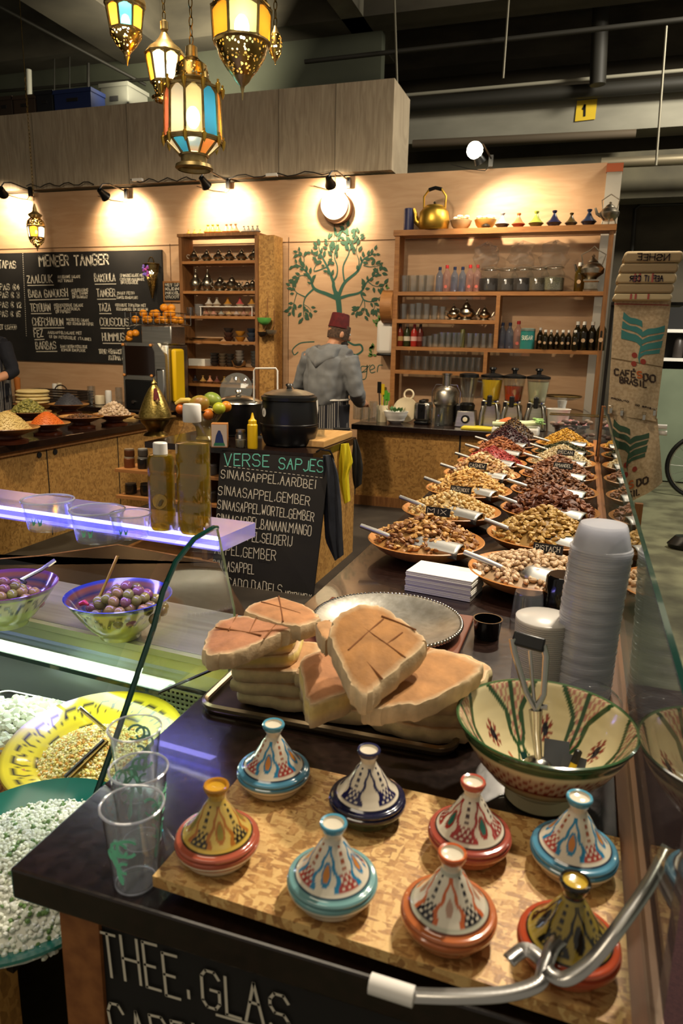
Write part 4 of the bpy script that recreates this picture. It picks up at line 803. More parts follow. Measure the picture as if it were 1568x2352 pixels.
# foil bags
fb = thing('clear_box', 'clear crinkled bag of dark chocolate pieces at the counter end', 'bag', V((at(1318, 985, y=6.15).x-.01, 6.15, T+.001)))
g = MB(); rn = random.Random(3); N_ = 7
vs = [(-.19+.38*i/N_+rn.uniform(-.006, .006), -.07+rn.uniform(-.012, .012), .005+.2*j/5) for j in range(6) for i in range(N_+1)]; fs = [(j*(N_+1)+i, j*(N_+1)+i+1, (j+1)*(N_+1)+i+1, (j+1)*(N_+1)+i) for j in range(5) for i in range(N_)]
g.add(vs, fs); g.add([(x, .07+rn.uniform(-.01, .01), z*.98) for x, y, z in vs], fs); g.add([(x, y+.0, .205) if False else (x, -.07+.14*k, .2) for k in (0, 1) for x, y, z in vs[-(N_+1):]], [(i, i+1, N_+2+i, N_+1+i) for i in range(N_)])
g.build('film', m_film, fb, smooth=False); MB().tube([(-.19, -.07, .2), (.19, -.07, .2), (.19, .07, .2), (-.19, .07, .2)], .005, 5, closed=True).build('rim', m_brassd, fb)
g = MB()
for k in range(26): g.col = rn.choice([(.08, .04, .03), (.14, .07, .04), (.3, .2, .14)]); g.ball((rn.uniform(-.16, .16), rn.uniform(-.04, .04), rn.uniform(.03, .15)), .028, 1, .7, .6, n=7, k=5, M=rot(z=rn.uniform(-1, 1)))
o = g.build('chocolate_pieces', m_nutm, fb); o['kind'] = 'stuff'
# utensils jars left of the man on the back counter
for px, y, h_, t in ((822, 6.75, .21, 'first'), (838, 6.6, .17, 'second'), (857, 6.58, .2, 'third')):
    j = thing('utensil_jar', '%s clear glass jar from the left at the man\'s right hand' % t, 'jar', put(px, y), 'glass jars beside the man')
    MB().lathe([(0, .004), (.05, .004), (.052, h_*.7), (.038, h_*.82), (.04, h_), (.037, h_), (.035, h_*.82), (.049, h_*.69), (.046, .01), (0, .01)], 18).build('glass_body', m_glass, j)
ut = put(877, 6.68); j = thing('utensil_holder', 'pale wooden holder full of utensils beside the plant bowl', 'utensil holder', ut); MB().lathe([(0, 0), (.05, 0), (.055, .16), (.05, .16), (.045, .01), (0, .01)], 18).build('pot', m_cream, j)
for k, (dx, h_, m_, n_) in enumerate(((-.03, .38, m_black, 'black spatula'), (.0, .36, flat('#d0b020', .4), 'yellow spatula'), (.03, .3, flat('#4f9a30', .4), 'green knife'), (.05, .28, flat('#4f9a30', .4), 'second green knife'), (.015, .33, m_steel, 'steel ladle'))):
    g = MB(); g.tube([(dx*.4, .01*k-.02, .03), (dx, .01*k-.02, h_*.75)], .006, 6); g.box((dx-.018, .01*k-.024, h_*.72), (dx+.018, .01*k-.016, h_)); one('kitchen_utensil', g, m_, '%s standing in the pale holder' % n_, 'utensil', 'utensils in the holder', loc=ut)
# towel dispenser and round drum basket
td = thing('towel_dispenser', 'white rounded paper towel dispenser on the wall by the bookcase', 'towel dispenser', V((xat(884, 775), WY-.12, at(884, 775, y=7.1).z)))
MB().box((-.09, -.1, -.165), (.09, .115, .165)).build('cover', m_white, td, bevel=.04); MB().box((-.085, -.09, -.18), (.085, .11, -.155)).build('outlet', m_black, td, bevel=.01)
g = MB(); g.lathe([(0, 0), (.15, 0), (.155, .02), (.155, .1), (.16, .11), (.15, .11), (.145, .02), (0, .02)], 32, M=rot(y=-pi/2, x=0, loc=(0, 0, 0))); bk = one('round_sieve', g, m_pine, 'round wooden sieve hanging on the side of the wide bookcase', 'sieve', loc=(RX0-.002, 7.08, at(900, 705, y=7.1).z)); bk.rotation_euler.z = 0

# ================================================================== citrus machine beside the narrow bookcase
jx = at(358, 905, z=T); JY = 6.45; J = V((at(350, 900, y=JY).x, JY, T+.001)); cj = thing('citrus_juicer', 'big orange juicing machine with steel hood and yellow side', 'juicing machine', J)
u_ = mpp(J)
def jz(py): return at(350, py, y=JY).z-J.z
def jxx(px): return at(px, 850, y=JY).x-J.x
x0, x1 = jxx(297), jxx(392)
MB().box((x0, -.05, 0), (x1, .35, jz(790))).build('body', m_brushed, cj, bevel=.02)
MB().prism([(x0-.005, 0), (x1+.0, 0), (x1+.0, jz(815)), (x1-.08, jz(788)), (x0+.02, jz(788)), (x0-.005, jz(800))], -.1, -.05, M=rot(x=pi/2, loc=(0, -.15, 0))).build('hood', m_brushed, cj)
MB().prism([(x0+.03, jz(862)), (x1-.12, jz(862)), (x1-.12, jz(808)), (x1-.14, jz(795)), (x0+.03, jz(795))], .1, .108, M=rot(x=pi/2)).build('window', mat('smoked_window', '#1a0f0a', .08, coat=.5), cj)
MB().box((x1-.11, -.11, .02), (x1-.005, -.05, jz(845))).build('front_column', m_steel, cj, bevel=.02); MB().box((x0+.02, -.12, .02), (x1-.13, -.05, jz(872))).build('outlet_box', m_black, cj, bevel=.01)
MB().box((x1, .0, .1), (x1+.05, .2, jz(800))).build('side_cover', m_yelp, cj, bevel=.04); MB().tube([(x0+.12, -.14, .1), (x0+.12, -.1, .1), (x0+.12, -.05, .12)], .018, 8).build('tap', m_steel, cj)
for px in (300, 362):
    for py in (793, 862): MB().ball((jxx(px), -.115, jz(py)), .016).build('knob', flat('#c08040', .4), cj)
MB().box((jxx(330), -.02, jz(790)), (jxx(398), .25, jz(748))).build('hopper', m_brushed, cj, bevel=.01)
bx0, bx1, bz0, bz1 = jxx(306), jxx(408), jz(745), jz(718); g = MB()
for z_ in (bz0, (bz0+bz1)/2, bz1): g.tube([(bx0, -.1, z_), (bx1, -.1, z_), (bx1, .28, z_), (bx0, .28, z_)], .004, 5, closed=True)
for k in range(9): x = bx0+(bx1-bx0)*k/8; g.tube([(x, -.1, bz1), (x, -.1, bz0), (x, .28, bz0), (x, .28, bz1)], .003, 4)
g.build('wire_basket', m_steel, cj); g = MB(); g.tube([(jxx(300), -.06, jz(775)), (jxx(298), -.08, jz(760)), (jxx(312), -.05, jz(748)), (jxx(330), 0, jz(745))], .006, 6); g.tube([(jxx(300), .03, jz(775)), (jxx(298), .05, jz(760)), (jxx(312), .05, jz(748)), (jxx(330), .08, jz(745))], .006, 6); g.build('feed_chute', m_steel, cj)
def mk_orange(): return one('orange', MB().ball((0, 0, 0), .041, 1, 1, .95, n=16, k=10), mat('orange_peel', '#dd8f1e', .45, 0, '#c97c14', 90, bump=.2), 'x', 'orange')
rn = random.Random(6); k = 0
for layer, (zz_, pts) in enumerate(((bz0+.045, [(316, 0), (333, .05), (350, -.04), (367, .04), (384, -.03), (400, .05), (322, .16), (345, .18), (372, .17), (395, .18)]), (bz0+.108, [(328, .05), (361, .02), (377, .08), (392, .05), (340, .13)]), (bz0+.165, [(374, .06), (386, .1)]))):
    for px, dy in pts:
        place('orange', mk_orange, J+V((jxx(px), dy, zz_)), 'ripe orange piled in the wire basket above the juicing machine', rn.uniform(0, 6), 1, 'oranges in the wire basket')
for px, py in ((301, 778), (306, 768), (318, 766)): place('orange', mk_orange, J+V((jxx(px), -.02+.01*px % .03, jz(py))), 'orange rolling down the feed chute of the juicing machine', 0, .95, 'oranges in the feed chute')
# clutter on the wall counter under the menu board
def wput(px, py, y): p = at(px, py, y=y); return V((p.x, y, T+.001))
bkx = at(130, 880, y=6.8); bw_ = (at(200, 880, y=6.8).x-at(75, 880, y=6.8).x)/2; g = MB()
cr = thing('wire_crate', 'long dark wicker basket on the wall counter under the menu board', 'basket', (bkx.x, 6.8, T+.001))
for j in range(5): g.tube([(-bw_, -.14, .02+.028*j), (bw_, -.14, .02+.028*j), (bw_, .14, .02+.028*j), (-bw_, .14, .02+.028*j)], .011, 6, closed=True)
g.box((-bw_, -.14, 0), (bw_, .14, .012)); g.build('weave', mat('dark_wicker', '#2a1d12', .7), cr); MB().tube([(bw_*.45+.08*cos(a*pi/8), -.14, .15+.06*sin(a*pi/8)) for a in range(9)], .008, 6).build('handle', mat('wicker_handle', '#2a1d12', .7), cr)
for px, r_, h_, m_, t in ((60, .075, .11, m_black, 'black pot at the left of the wicker basket'), (127, .035, .19, m_white, 'white tub behind the wicker basket'), (137, .03, .2, m_cream, 'cream jar behind the wicker basket'), (209, .045, .2, m_glass, 'tall clear jar right of the wicker basket'), (228, .055, .1, m_cream, 'cream stacked bowls right of the tall clear jar'), (248, .035, .16, m_white, 'white paper cup near the juicing machine'), (272, .04, .2, m_glass, 'clear jar nearest the juicing machine')):
    one('kitchen_pot', MB().lathe([(0, 0), (r_*.9, 0), (r_, h_*.05), (r_, h_*.9), (r_*.92, h_), (r_*.85, h_*.92), (r_*.85, h_*.1), (0, h_*.08)], 18), m_, t, 'pot', loc=wput(px, 890, 7.1 if 100 < px < 160 else 6.85))

# ================================================================== coffee sacks at the right
sxy = 5.05
def sk(px, py, dy=0): return at(px, py, y=sxy+dy)
def sack(name, label, corners, wav, n=14, m_=24, bulge=.03):
    """hanging sack: 4 picture corners on its plane, cloth with soft folds and thickness"""
    P = [sk(*c) for c in corners]; o = thing(name, label, 'coffee sack', (P[0]+P[1])/2); g = MB(); vs = []
    for s_ in (0, 1):
        for j in range(m_+1):
            v = j/m_
            for i in range(n+1):
                u = i/n; p = (P[0]*(1-u)+P[1]*u)*(1-v)+(P[3]*(1-u)+P[2]*u)*v
                d = wav(u, v)+bulge*sin(pi*u)*(1 if s_ == 0 else -1)*(.4+.6*sin(pi*min(1, v*1.1)))
                vs.append(p+V((0, -d+.012*s_, 0))-o.location)
    W_ = n+1; K = W_*(m_+1); fs = []
    for j in range(m_):
        for i in range(n): a = j*W_+i; fs += [(a, a+1, a+W_+1, a+W_), (K+a, K+a+W_, K+a+W_+1, K+a+1)]
    for j in range(m_): a = j*W_; fs += [(a, a+W_, K+a+W_, K+a), (a+n, K+a+n, K+a+n+W_, a+n+W_)]
    for i in range(n): a = i; fs += [(a, K+a, K+a+1, a+1)]; a = m_*W_+i; fs += [(a, a+1, K+a+1, K+a)]
    g.add(vs, fs); g.build('cloth', m_jute, o)
    def S(u, v, off=.004):
        p = (P[0]*(1-u)+P[1]*u)*(1-v)+(P[3]*(1-u)+P[2]*u)*v; d = wav(u, v)+bulge*sin(pi*u)*(.4+.6*sin(pi*min(1, v*1.1))); return p+V((0, -d-off, 0))-o.location
    return o, S
c1 = ((1411, 693), (1541, 690), (1506, 968), (1395, 950))
o, S = sack('coffee_sack', 'upper jute coffee sack with teal leaf print, clipped on the frame', c1, lambda u, v: .008*sin(u*9+v*3)+.012*max(0, v-.8)*5*sin(u*7))
pxu = lambda px, py: ((px-(1411-16*(py-693)/257))/(130-19*(py-693)/257), (py-692)/(268))
tealm = flat('#3f7d7c', .9); inkm = flat('#3a2e28', .9); cherry = flat('#8f3a30', .9); orng = flat('#b05a2c', .9)
def zl(x, y): return (1380+x*188/598, 540+y*740/2352)
def leafprint(par, S, pu, segs, m_):
    g = MB()
    for a, b in segs:      # a and b: upper and lower outlines of one leaf band
        n_ = 8; A_ = []; B_ = []
        def interp(L_, t):
            k = t*(len(L_)-1); i = min(int(k), len(L_)-2); f = k-i; return (L_[i][0]*(1-f)+L_[i+1][0]*f, L_[i][1]*(1-f)+L_[i+1][1]*f)
        vs = []
        for k in range(n_+1): vs += [S(*pu(*zl(*interp(a, k/n_)))), S(*pu(*zl(*interp(b, k/n_))))]
        g.add(vs, [(2*k, 2*k+1, 2*k+3, 2*k+2) for k in range(n_)])
    g.build('leaf_print', m_, par)
L1 = [([(165, 560), (210, 600), (260, 608), (300, 625)], [(158, 610), (210, 645), (262, 650), (302, 670)]), ([(157, 625), (205, 660), (262, 665), (300, 690)], [(150, 680), (200, 690), (262, 710), (300, 740)]), ([(148, 690), (200, 712), (262, 725), (298, 755)], [(145, 755), (200, 765), (260, 780), (288, 810)]),
      ([(466, 655), (400, 675), (340, 680), (300, 705)], [(462, 700), (400, 712), (345, 722), (300, 740)]), ([(460, 712), (400, 725), (345, 735), (298, 760)], [(440, 750), (380, 762), (330, 775), (290, 795)]), ([(450, 760), (390, 775), (335, 785), (290, 810)], [(436, 812), (380, 820), (330, 830), (285, 850)]), ([(430, 820), (375, 832), (320, 840), (285, 860)], [(425, 850), (370, 858), (310, 866), (275, 895)]), ([(290, 790), (280, 830), (270, 870), (268, 890)], [(300, 800), (288, 840), (280, 890), (280, 940)])]
leafprint(o, S, pxu, L1, tealm)
def disc(par, S, pu, x, y, r_, m_):
    g = MB(); g.add([S(*pu(*zl(x+r_*cos(a*pi/8), y+r_*sin(a*pi/8)))) for a in range(16)], [tuple(range(16))]); g.build('cherry_print', m_, par)
for x, y in ((243, 873), (238, 935), (305, 915)): disc(o, S, pxu, x, y, 20, cherry)
def sackword(par, S, pu, word, x0, y0, x1, y1, h_, lw, m_, name='lettering'):
    g = MB(); adv = (x1-x0)/len(word)
    for i, ch in enumerate(word):
        for st in strokes(ch):
            pts = [S(*pu(*zl(x0+adv*(i+.12+.76*x/4), y0+(y1-y0)*i/len(word)-h_*y/6)), .005) for x, y in st]; g.ribbon(pts, lw, (0, -1, 0))
        if ch == 'E' and word.startswith('CAFE'): g.ribbon([S(*pu(*zl(x0+adv*(i+.4), y0-h_*1.1)), .005), S(*pu(*zl(x0+adv*(i+.7), y0-h_*1.3)), .005)], lw, (0, -1, 0))
    g.build(name, m_, par)
sackword(o, S, pxu, 'CAFE', 92, 1030, 255, 1035, 45, .010, inkm); sackword(o, S, pxu, 'S', 258, 1034, 298, 1036, 45, .010, orng, 'letter'); sackword(o, S, pxu, 'DO', 302, 1050, 398, 1060, 48, .011, inkm); sackword(o, S, pxu, 'BRASIL', 133, 1085, 335, 1102, 45, .010, inkm)
sackword(o, S, pxu, 'PRODUTO', 70, 1215, 200, 1225, 10, .004, inkm); sackword(o, S, pxu, 'DO BRASIL', 245, 1240, 400, 1256, 10, .004, inkm)
g = MB(); g.ribbon([S(*pxu(*zl(75+k*15, 905+k*1.6)), .003) for k in range(26)], .006, (0, -1, 0)); g.build('seam', flat('#6f5c40', .9), o)
g = MB(); g.ribbon([S(*pxu(*zl(95+k*20, 500+k*.8)), .003) for k in range(21)], .006, (0, -1, 0)); g.build('red_thread', flat('#9a4a44', .9), o)
c2 = ((1404, 948), (1508, 962), (1498, 1180), (1462, 1168))
c2 = ((1398, 948), (1510, 962), (1522, 1110), (1450, 1155))
o2, S2 = sack('coffee_sack', 'lower jute coffee sack with green leaf print, hanging crooked to the floor', c2, lambda u, v: -.02+.02*sin(u*6+v*4), bulge=.05)
def pu2(px, py):
    v = min(1, max(0, (py-955)/180)); l = 1398+52*v; r_ = 1510+12*v; return ((px-l)/(r_-l), v)
L2 = [([(x*.86-48, y*.92+840) for x, y in a], [(x*.86-48, y*.92+840) for x, y in b]) for a, b in L1]
leafprint(o2, S2, pu2, L2, flat('#36513f', .9))
for x, y in ((182, 1655), (180, 1715), (245, 1695)): disc(o2, S2, pu2, x, y, 18, cherry)
sackword(o2, S2, pu2, 'S', 203, 1808, 240, 1812, 42, .010, orng, 'letter'); sackword(o2, S2, pu2, 'DO', 258, 1815, 345, 1820, 44, .011, inkm); sackword(o2, S2, pu2, 'SIL', 200, 1868, 285, 1872, 40, .010, inkm)
q = sk(1470, 1150); one('wooden_foot', MB().box((-.025, -.025, 0), (.025, .025, q.z-.03)), m_pinedark, 'short wooden post foot under the lower coffee sack', 'post', loc=(q.x, sxy+.06, 0), smooth=False)
for px, py, t in ((1402, 944, 'left'), (1427, 950, 'second'), (1478, 960, 'third'), (1502, 950, 'right')):
    p = sk(px, py, -.028); one('metal_clip', MB().box((-.008, -.012, -.012), (.008, .012, .02)).tube([(-.006, 0, .02), (-.012, 0, .034), (.012, 0, .034), (.006, 0, .02)], .002, 4), m_steel, '%s small metal clip holding the coffee sacks' % t, 'clip', loc=p)
for k, (py) in enumerate((980, 994)): p = sk(1512, py, .05); one('paper_roll', MB().lathe([(0, -.05), (.016, -.05), (.016, .05), (0, .05)], 14, M=rot(y=pi/2)), m_white, '%s white roll end sticking out behind the sacks' % ('upper', 'lower')[k], 'roll', loc=p)
fm = thing('sack_frame', 'dark metal frame carrying the folded coffee sacks', 'frame', V((sk(1405, 690).x+.02, sxy+.12, 0))); fz = sk(1405, 692).z
MB().box((-.02, -.015, 0), (.0, .015, fz)).build('post', m_blackm, fm, smooth=False); MB().box((-.02, -.05, fz-.02), (.41, .17, fz)).build('top_shelf', m_blackm, fm, smooth=False)
zb = fz; fold = [((1407, 1538), 692, 677, '#bfae8a', 'lowest folded sack with pink stripes'), ((1412, 1542), 675, 653, '#9a8768', 'second folded sack from below, plain jute'), ((1415, 1548), 652, 629, '#b3a07c', 'third folded sack from below, with blue and red print'), ((1422, 1552), 628, 606, '#958264', 'fourth folded sack from below, plain jute'), ((1430, 1562), 605, 578, '#a08c6a', 'topmost folded sack with dark printed letters')]
for k, ((xa, xb), pb_, pt_, c, t) in enumerate(fold):
    a, b = sk(xa, pb_), sk(xb, pb_); h_ = (sk(xa, pt_)-a).z; g = MB(); w_ = (b.x-a.x)/2
    g.prism([(x*w_*(1-.02*abs(y)), y) for x, y in [(-1, h_*.2), (-.97, 0), (.97, 0), (1, h_*.25), (1.03, h_*.5), (.98, h_*.96), (-.96, h_), (-1.02, h_*.6)]], -.12, .12, M=rot(x=pi/2))
    s_ = thing('folded_sack', t, 'folded sack', ((a.x+b.x)/2, sxy+.03, zb+.001), 'folded coffee sacks in a stack'); g.build('cloth', mat('jute_fold%d' % k, c, .9, 0, None, 60, bump=.3), s_, bevel=.02); zb += h_+.001
    if k in (4, 2): 
        g = MB(); chalk(g, 'NSHEE' if k == 4 else 'AEF IT CER', (w_*.55, -.1245, h_*.18), (-w_*.6, -.1245, h_*.25), h_*.5, (0, -1, 0), .007, off=.003, up=V((0, 0, 1))); g.build('printed_letters', inkm if k == 4 else flat('#4a4048', .9), s_)
    if k in (0, 2):
        g = MB()
        for x in (-.2, -.12, .1): g.ribbon([(x*w_*2, -.1235, .006), (x*w_*2, -.1235, h_*.95)], .012, (0, -1, 0))
        g.build('stripe_print', flat('#a0524c', .9), s_)

# ================================================================== serving counter: nut bowls
TR = .215
def mk_tray():
    return one('nut_bowl', MB().lathe([(0, .004), (.1, 0), (.115, .004), (.175, .03), (.212, .062), (.216, .066), (.212, .069), (.195, .055), (.14, .022), (0, .016)], 48), m_tray, 'x', 'bowl')
def heap_z(r, h): q = max(0, 1-r/.175); return .03+h*q**.85+.025*min(1, r/.175)
def nut_mesh(kind, rn):
    g = MB()
    if kind == 'cashew': g.tube([(.011*cos(a), .011*sin(a), 0) for a in (-.3, .4, 1.2, 2.0, 2.8, 3.5)], [.002, .005, .0058, .0058, .005, .002], 6)
    elif kind in ('walnut', 'strip'):
        g.ball((0, 0, 0), .0125, 1.25 if kind == 'walnut' else 1.6, .8, .6, n=8, k=5, jit=.3, rnd=rn)
    elif kind == 'almond': g.ball((0, 0, 0), .0085, 1.55, .95, .6, n=8, k=5)
    elif kind == 'round': g.ball((0, 0, 0), .0085, 1, 1, .95, n=8, k=5, jit=.06, rnd=rn)
    elif kind == 'pistachio': g.ball((0, 0, 0), .0088, 1.4, .95, .85, n=9, k=6); g.ball((.002, 0, .0025), .0078, 1.35, .5, .85, n=7, k=4)
    elif kind == 'seed': g.ball((0, 0, 0), .006, 1.6, .8, .4, n=6, k=4)
    elif kind == 'small': g.ball((0, 0, 0), .0065, 1.2, .9, .75, n=6, k=4, jit=.2, rnd=rn)
    return g
def heap_pts(n, h, rn, nut):
    out = []
    for k in range(n):
        r_ = .178*sqrt((k+.5)/n); a = k*2.39996+rn.uniform(-.25, .25); r_ *= rn.uniform(.94, 1.04); out.append((r_*cos(a), r_*sin(a), heap_z(r_, h)+nut*rn.uniform(.1, .9), a))
    return out
def jitcol(c, rn, d=.25): f = 1+rn.uniform(-d, d); return tuple(min(1, v*f) for v in c)
def mound(name, label, loc, kind, cols, h, n, rn, nut=.006):
    g = MB(); g.col = tuple(v*.7 for v in cols[0])
    g.lathe([(0, heap_z(0, h)-.004)]+[(r_*.178/8, heap_z(r_*.178/8, h)-.004) for r_ in range(1, 9)]+[(.18, .05)], 32)
    if n:
        base = [nut_mesh(kind, rn) for _ in range(4)]
        for x, y, z, a in heap_pts(n, h, rn, nut):
            b = rn.choice(base); g.col = jitcol(rn.choice(cols), rn); g.add(b.v, b.f, None, rot(rn.uniform(-.7, .7), rn.uniform(-.7, .7), rn.uniform(0, 6.28), (x, y, z), rn.uniform(.85, 1.2)))
    return one(name, g, m_nutm, label, 'nuts' if name.endswith('heap') else name, kind='stuff', loc=loc)
def mk_scoop():
    t = thing('scoop', 'x', 'scoop')
    MB().tube([(-.27, 0, .035), (-.2, 0, .024), (-.13, 0, .012), (-.1, 0, .004)], [.0085, .0095, .008, .006], 10).build('handle', m_alu, t)
    g = MB(); n = 14; vs = []
    prof = [(-.04, .0), (-.038, .022), (-.026, .034), (0, .038), (.026, .034), (.038, .022), (.04, 0)]
    for i in range(n+1):
        x = -.1+.2*i/n; f = sin(min(1, (i+.4)/4)*pi/2)
        for y, z in prof: vs.append((x, y*f, .004+z*f*(1-.15*i/n)))
    k = len(prof); g.add(vs, [(i*k+j, i*k+j+1, (i+1)*k+j+1, (i+1)*k+j) for i in range(n) for j in range(k-1)])
    o = g.build('blade', m_alu, t); s = o.modifiers.new('thick', 'SOLIDIFY'); s.thickness = .0015
    return t
def card(loc, word, label, rz=0, w_=.09, h_=.03):
    o = thing('price_card', label, 'card', loc, 'black price cards on the nut bowls', rz); o.rotation_euler = (R(-14), 0, rz)
    MB().box((-w_/2, -.002, 0), (w_/2, .002, h_)).build('plate', m_chalkb, o, smooth=False); g = MB(); chalk(g, word, (-w_*.42, -.0022, h_*.28), (w_*.44, -.0022, h_*.28), h_*.5, (0, -1, 0), .0019, off=.0006); g.build('lettering', m_chalk, o)
    MB().tube([(0, 0, 0), (0, 0, -.05)], .0015, 5).build('pin', m_steel, o)
col = lambda *h: [lin(x) for x in h]
LY = (2.395, 2.896, 3.371, 3.831, 4.268, 4.703, 5.122, 5.570); RY = (2.18, 2.625, 3.07, 3.515, 3.985, 4.45, 4.90, 5.36)
LK = [('walnut', col('#b98a4a', '#8f6232', '#c9a060', '#7a4e28'), 0.117, 0, 'mixed nuts'), ('round', col('#d9b878', '#c8a25e', '#e0c690'), 0.103, 0, 'pale hazelnuts'), ('cashew', col('#d6ab64', '#c79a52'), 0.131, 330, 'golden cashews'), ('walnut', col('#c29a64', '#a87e48', '#8a6038', '#d8b888'), 0.145, 300, 'brazil nuts'),
      ('seed', col('#a8302a', '#8c2420', '#b8443a'), 0.124, 420, 'red goji berries'), ('almond', col('#a8643a', '#8c4e2c', '#b87848'), 0.131, 380, 'reddish skinned peanuts'), ('small', col('#3c1418', '#2a0e12', '#4c1c20'), 0.166, 460, 'dark dried cranberries'), ('small', col('#4a3018', '#7a5a28', '#2c1a10'), 0.179, 420, 'dark mixed raisins')]
RK = [('pistachio', col('#b0906a', '#9c7c58', '#bea07c'), 0.083, 0, 'pistachios'), ('walnut', col('#a8813e', '#8c682c', '#bc9854'), 0.138, 0, 'walnut halves'), ('strip', col('#6a3a20', '#532a16', '#7c4a2a'), 0.138, 360, 'dark pecan halves'), ('almond', col('#6f4426', '#83552f', '#5a361e'), 0.138, 480, 'brown skinned almonds'),
      ('almond', col('#7c4e30', '#694026', '#8c5c3a'), 0.138, 460, 'roasted almonds'), ('seed', col('#d6c196', '#c8b080', '#e0d0aa'), 0.138, 520, 'white sunflower seeds'), ('seed', col('#4a4c2a', '#5c5c36', '#3c4024'), 0.103, 480, 'green pumpkin seeds'), ('small', col('#c8962c', '#b8861f', '#d8a83c'), 0.138, 460, 'yellow golden raisins')]
SKIP = {(0, 7)}
for side, X, YS, KS in ((0, -.475, LY, LK), (1, -.088, RY, RK)):
    for i, y in enumerate(YS):
        kind, cols, h, n, what = KS[i]; rn = random.Random(side*20+i); loc = V((X, y, T+.001)); sd = ('left', 'right')[side]
        place('tray', mk_tray, loc, 'wooden bowl holding the %s on the serving counter' % what, rn.uniform(0, 6), .945, 'wooden nut bowls on the serving counter')
        nm = {'pistachios': 'nut_heap'}.get(what, 'nut_heap')
        mound(nm, 'heap of %s filling a wooden bowl on the serving counter' % what, loc, kind, cols, h, n, rn)
        if n == 0:
            N_ = {'pistachio': 299, 'round': 290, 'walnut': 290}[kind]
            if what == 'mixed nuts': mixk = [('walnut', 'walnut_piece', .5), ('almond', 'almond', .3), ('cashew', 'cashew_nut', .2)]
            else: mixk = [(kind, {'pistachio': 'pistachio_nut', 'round': 'hazelnut', 'walnut': 'walnut_half'}[kind], 1)]
            protos = []
            for kk_, nn, wgt in mixk:
                for v_ in range(4):
                    g = nut_mesh(kk_, rn); c_ = rn.choice(cols); g.c = [jitcol(c_, rn, .08) for _ in g.v]; protos.append((g, nn, c_, wgt, (what, kk_, v_)))
            pool = []
            for x, yy, z, a in heap_pts(N_, h, rn, .008):
                w_ = rn.random(); sel = [p for p in protos if p[3] >= 1 or (p[1] == ('walnut_piece' if w_ < .5 else 'almond' if w_ < .8 else 'cashew_nut'))]; g, nn, c_, _, k_ = rn.choice(sel)
                if k_ not in PROTO: PROTO[k_] = one(nn, g, m_nutm, 'single %s lying on the heap of %s in its wooden bowl' % (nn.replace('_', ' '), what), 'nut'); o = PROTO[k_]
                else: o = PROTO[k_].copy(); C.objects.link(o)
                o.location = loc+V((x, yy, z)); o.rotation_euler = (rn.uniform(-.6, .6), rn.uniform(-.6, .6), rn.uniform(0, 6.28)); s_ = rn.uniform(.9, 1.15)*(.95 if kind != 'walnut' else .92); o.scale = (s_, s_, s_); o['group'] = '%s on the heap of %s' % (nn.replace('_', ' ')+'s', what)
        # scoop: handle to the left rim, blade on the near slope of the heap
        if (side, i) != (0, 7):
            place('scoop', mk_scoop, loc+V((.045, -.11, .056)), 'aluminium scoop lying in the bowl of %s' % what, R(-14+rn.uniform(-5, 5)), 1.0, 'aluminium scoops in the nut bowls', ry=R(3), rx=R(8))
for side, i, w_ in ((0, 0, 'MIX'), (1, 0, 'PISTACH'), (0, 1, 'HAZELNOOT'), (0, 2, 'CASHEW'), (1, 3, 'AMANDEL'), (1, 4, 'PECAN')):
    X, YS, KS = ((-.475, LY, LK), (-.088, RY, RK))[side]; card(V((X+.03, YS[i]+.03, T+KS[i][2]+.026)), w_, 'black chalk card standing on top of the %s' % KS[i][4], R(-10))

# ------------------------------------------------------------------ things between the bowls and the bread
q = at(1012, 1368, z=T); nk = thing('napkin_stack', 'thick stack of white paper napkins on the dark counter', 'napkins', (q.x, q.y+.05, T+.001), rz=R(-9))
g = MB(); rn = random.Random(4)
for k in range(12): dx, dy = rn.uniform(-.002, .002), rn.uniform(-.002, .002); g.box((-.103+dx, -.062+dy, k*.0052), (.103+dx, .062+dy, k*.0052+.0049))
g.build('napkins', m_paper, nk, smooth=False, bevel=.001)
sl = thing('silver_platter', 'round engraved silver platter with rope edge behind the flatbreads', 'platter', at(888, 1440, z=T+.015)); sl.location.z = T+.014
MB().lathe([(0, .004), (.12, .004), (.14, .012), (.168, .022), (.188, .026), (.188, .02), (.165, .012), (.13, 0), (0, 0)], 72).build('plate', mat('engraved_silver', '#d0ccc0', .33, .92, '#b9b4a6', 45, bump=.14, detail=3), sl)
g = MB()
for a in range(110): t = 2*pi*a/110; g.ball((.19*cos(t), .19*sin(t), .024), .0058, n=6, k=4)
g.build('rope_rim', m_steel, sl)
one('brown_tray', MB().box((-.21, -.17, 0), (.2, .17, .012)), flat('#6a3a26', .4), 'flat red brown tray under the silver platter', 'tray', loc=(sl.location.x, sl.location.y, T+.001), smooth=False, bevel=.004)
q = at(1117, 1463, z=T); one('black_ramekin', MB().lathe([(0, 0), (.031, 0), (.036, .048), (.038, .05), (.034, .05), (.028, .006), (0, .006)], 28), mat('black_gloss', '#0a0a0a', .12), 'small glossy black ramekin right of the silver platter', 'ramekin', loc=(q.x, q.y, T+.001))
q = at(1210, 1420, z=T); one('clear_cup', MB().lathe([(0, .08), (.036, .08), (.038, .075), (.044, .004), (.046, 0)], 26), m_cup, 'clear plastic cup upside down before the pistachio bowl', 'cup', loc=(q.x, q.y-.01, T+.001))
q = at(1290, 1405, z=T); one('black_cup', MB().lathe([(0, .115), (.044, .115), (.05, .108), (.055, .0), (.052, 0), (.046, .105), (0, .11)], 28), mat('black_gloss2', '#0c0b0b', .1), 'glossy black cup upside down beside the tall cup stack', 'cup', loc=(q.x, q.y-.02, T+.001))
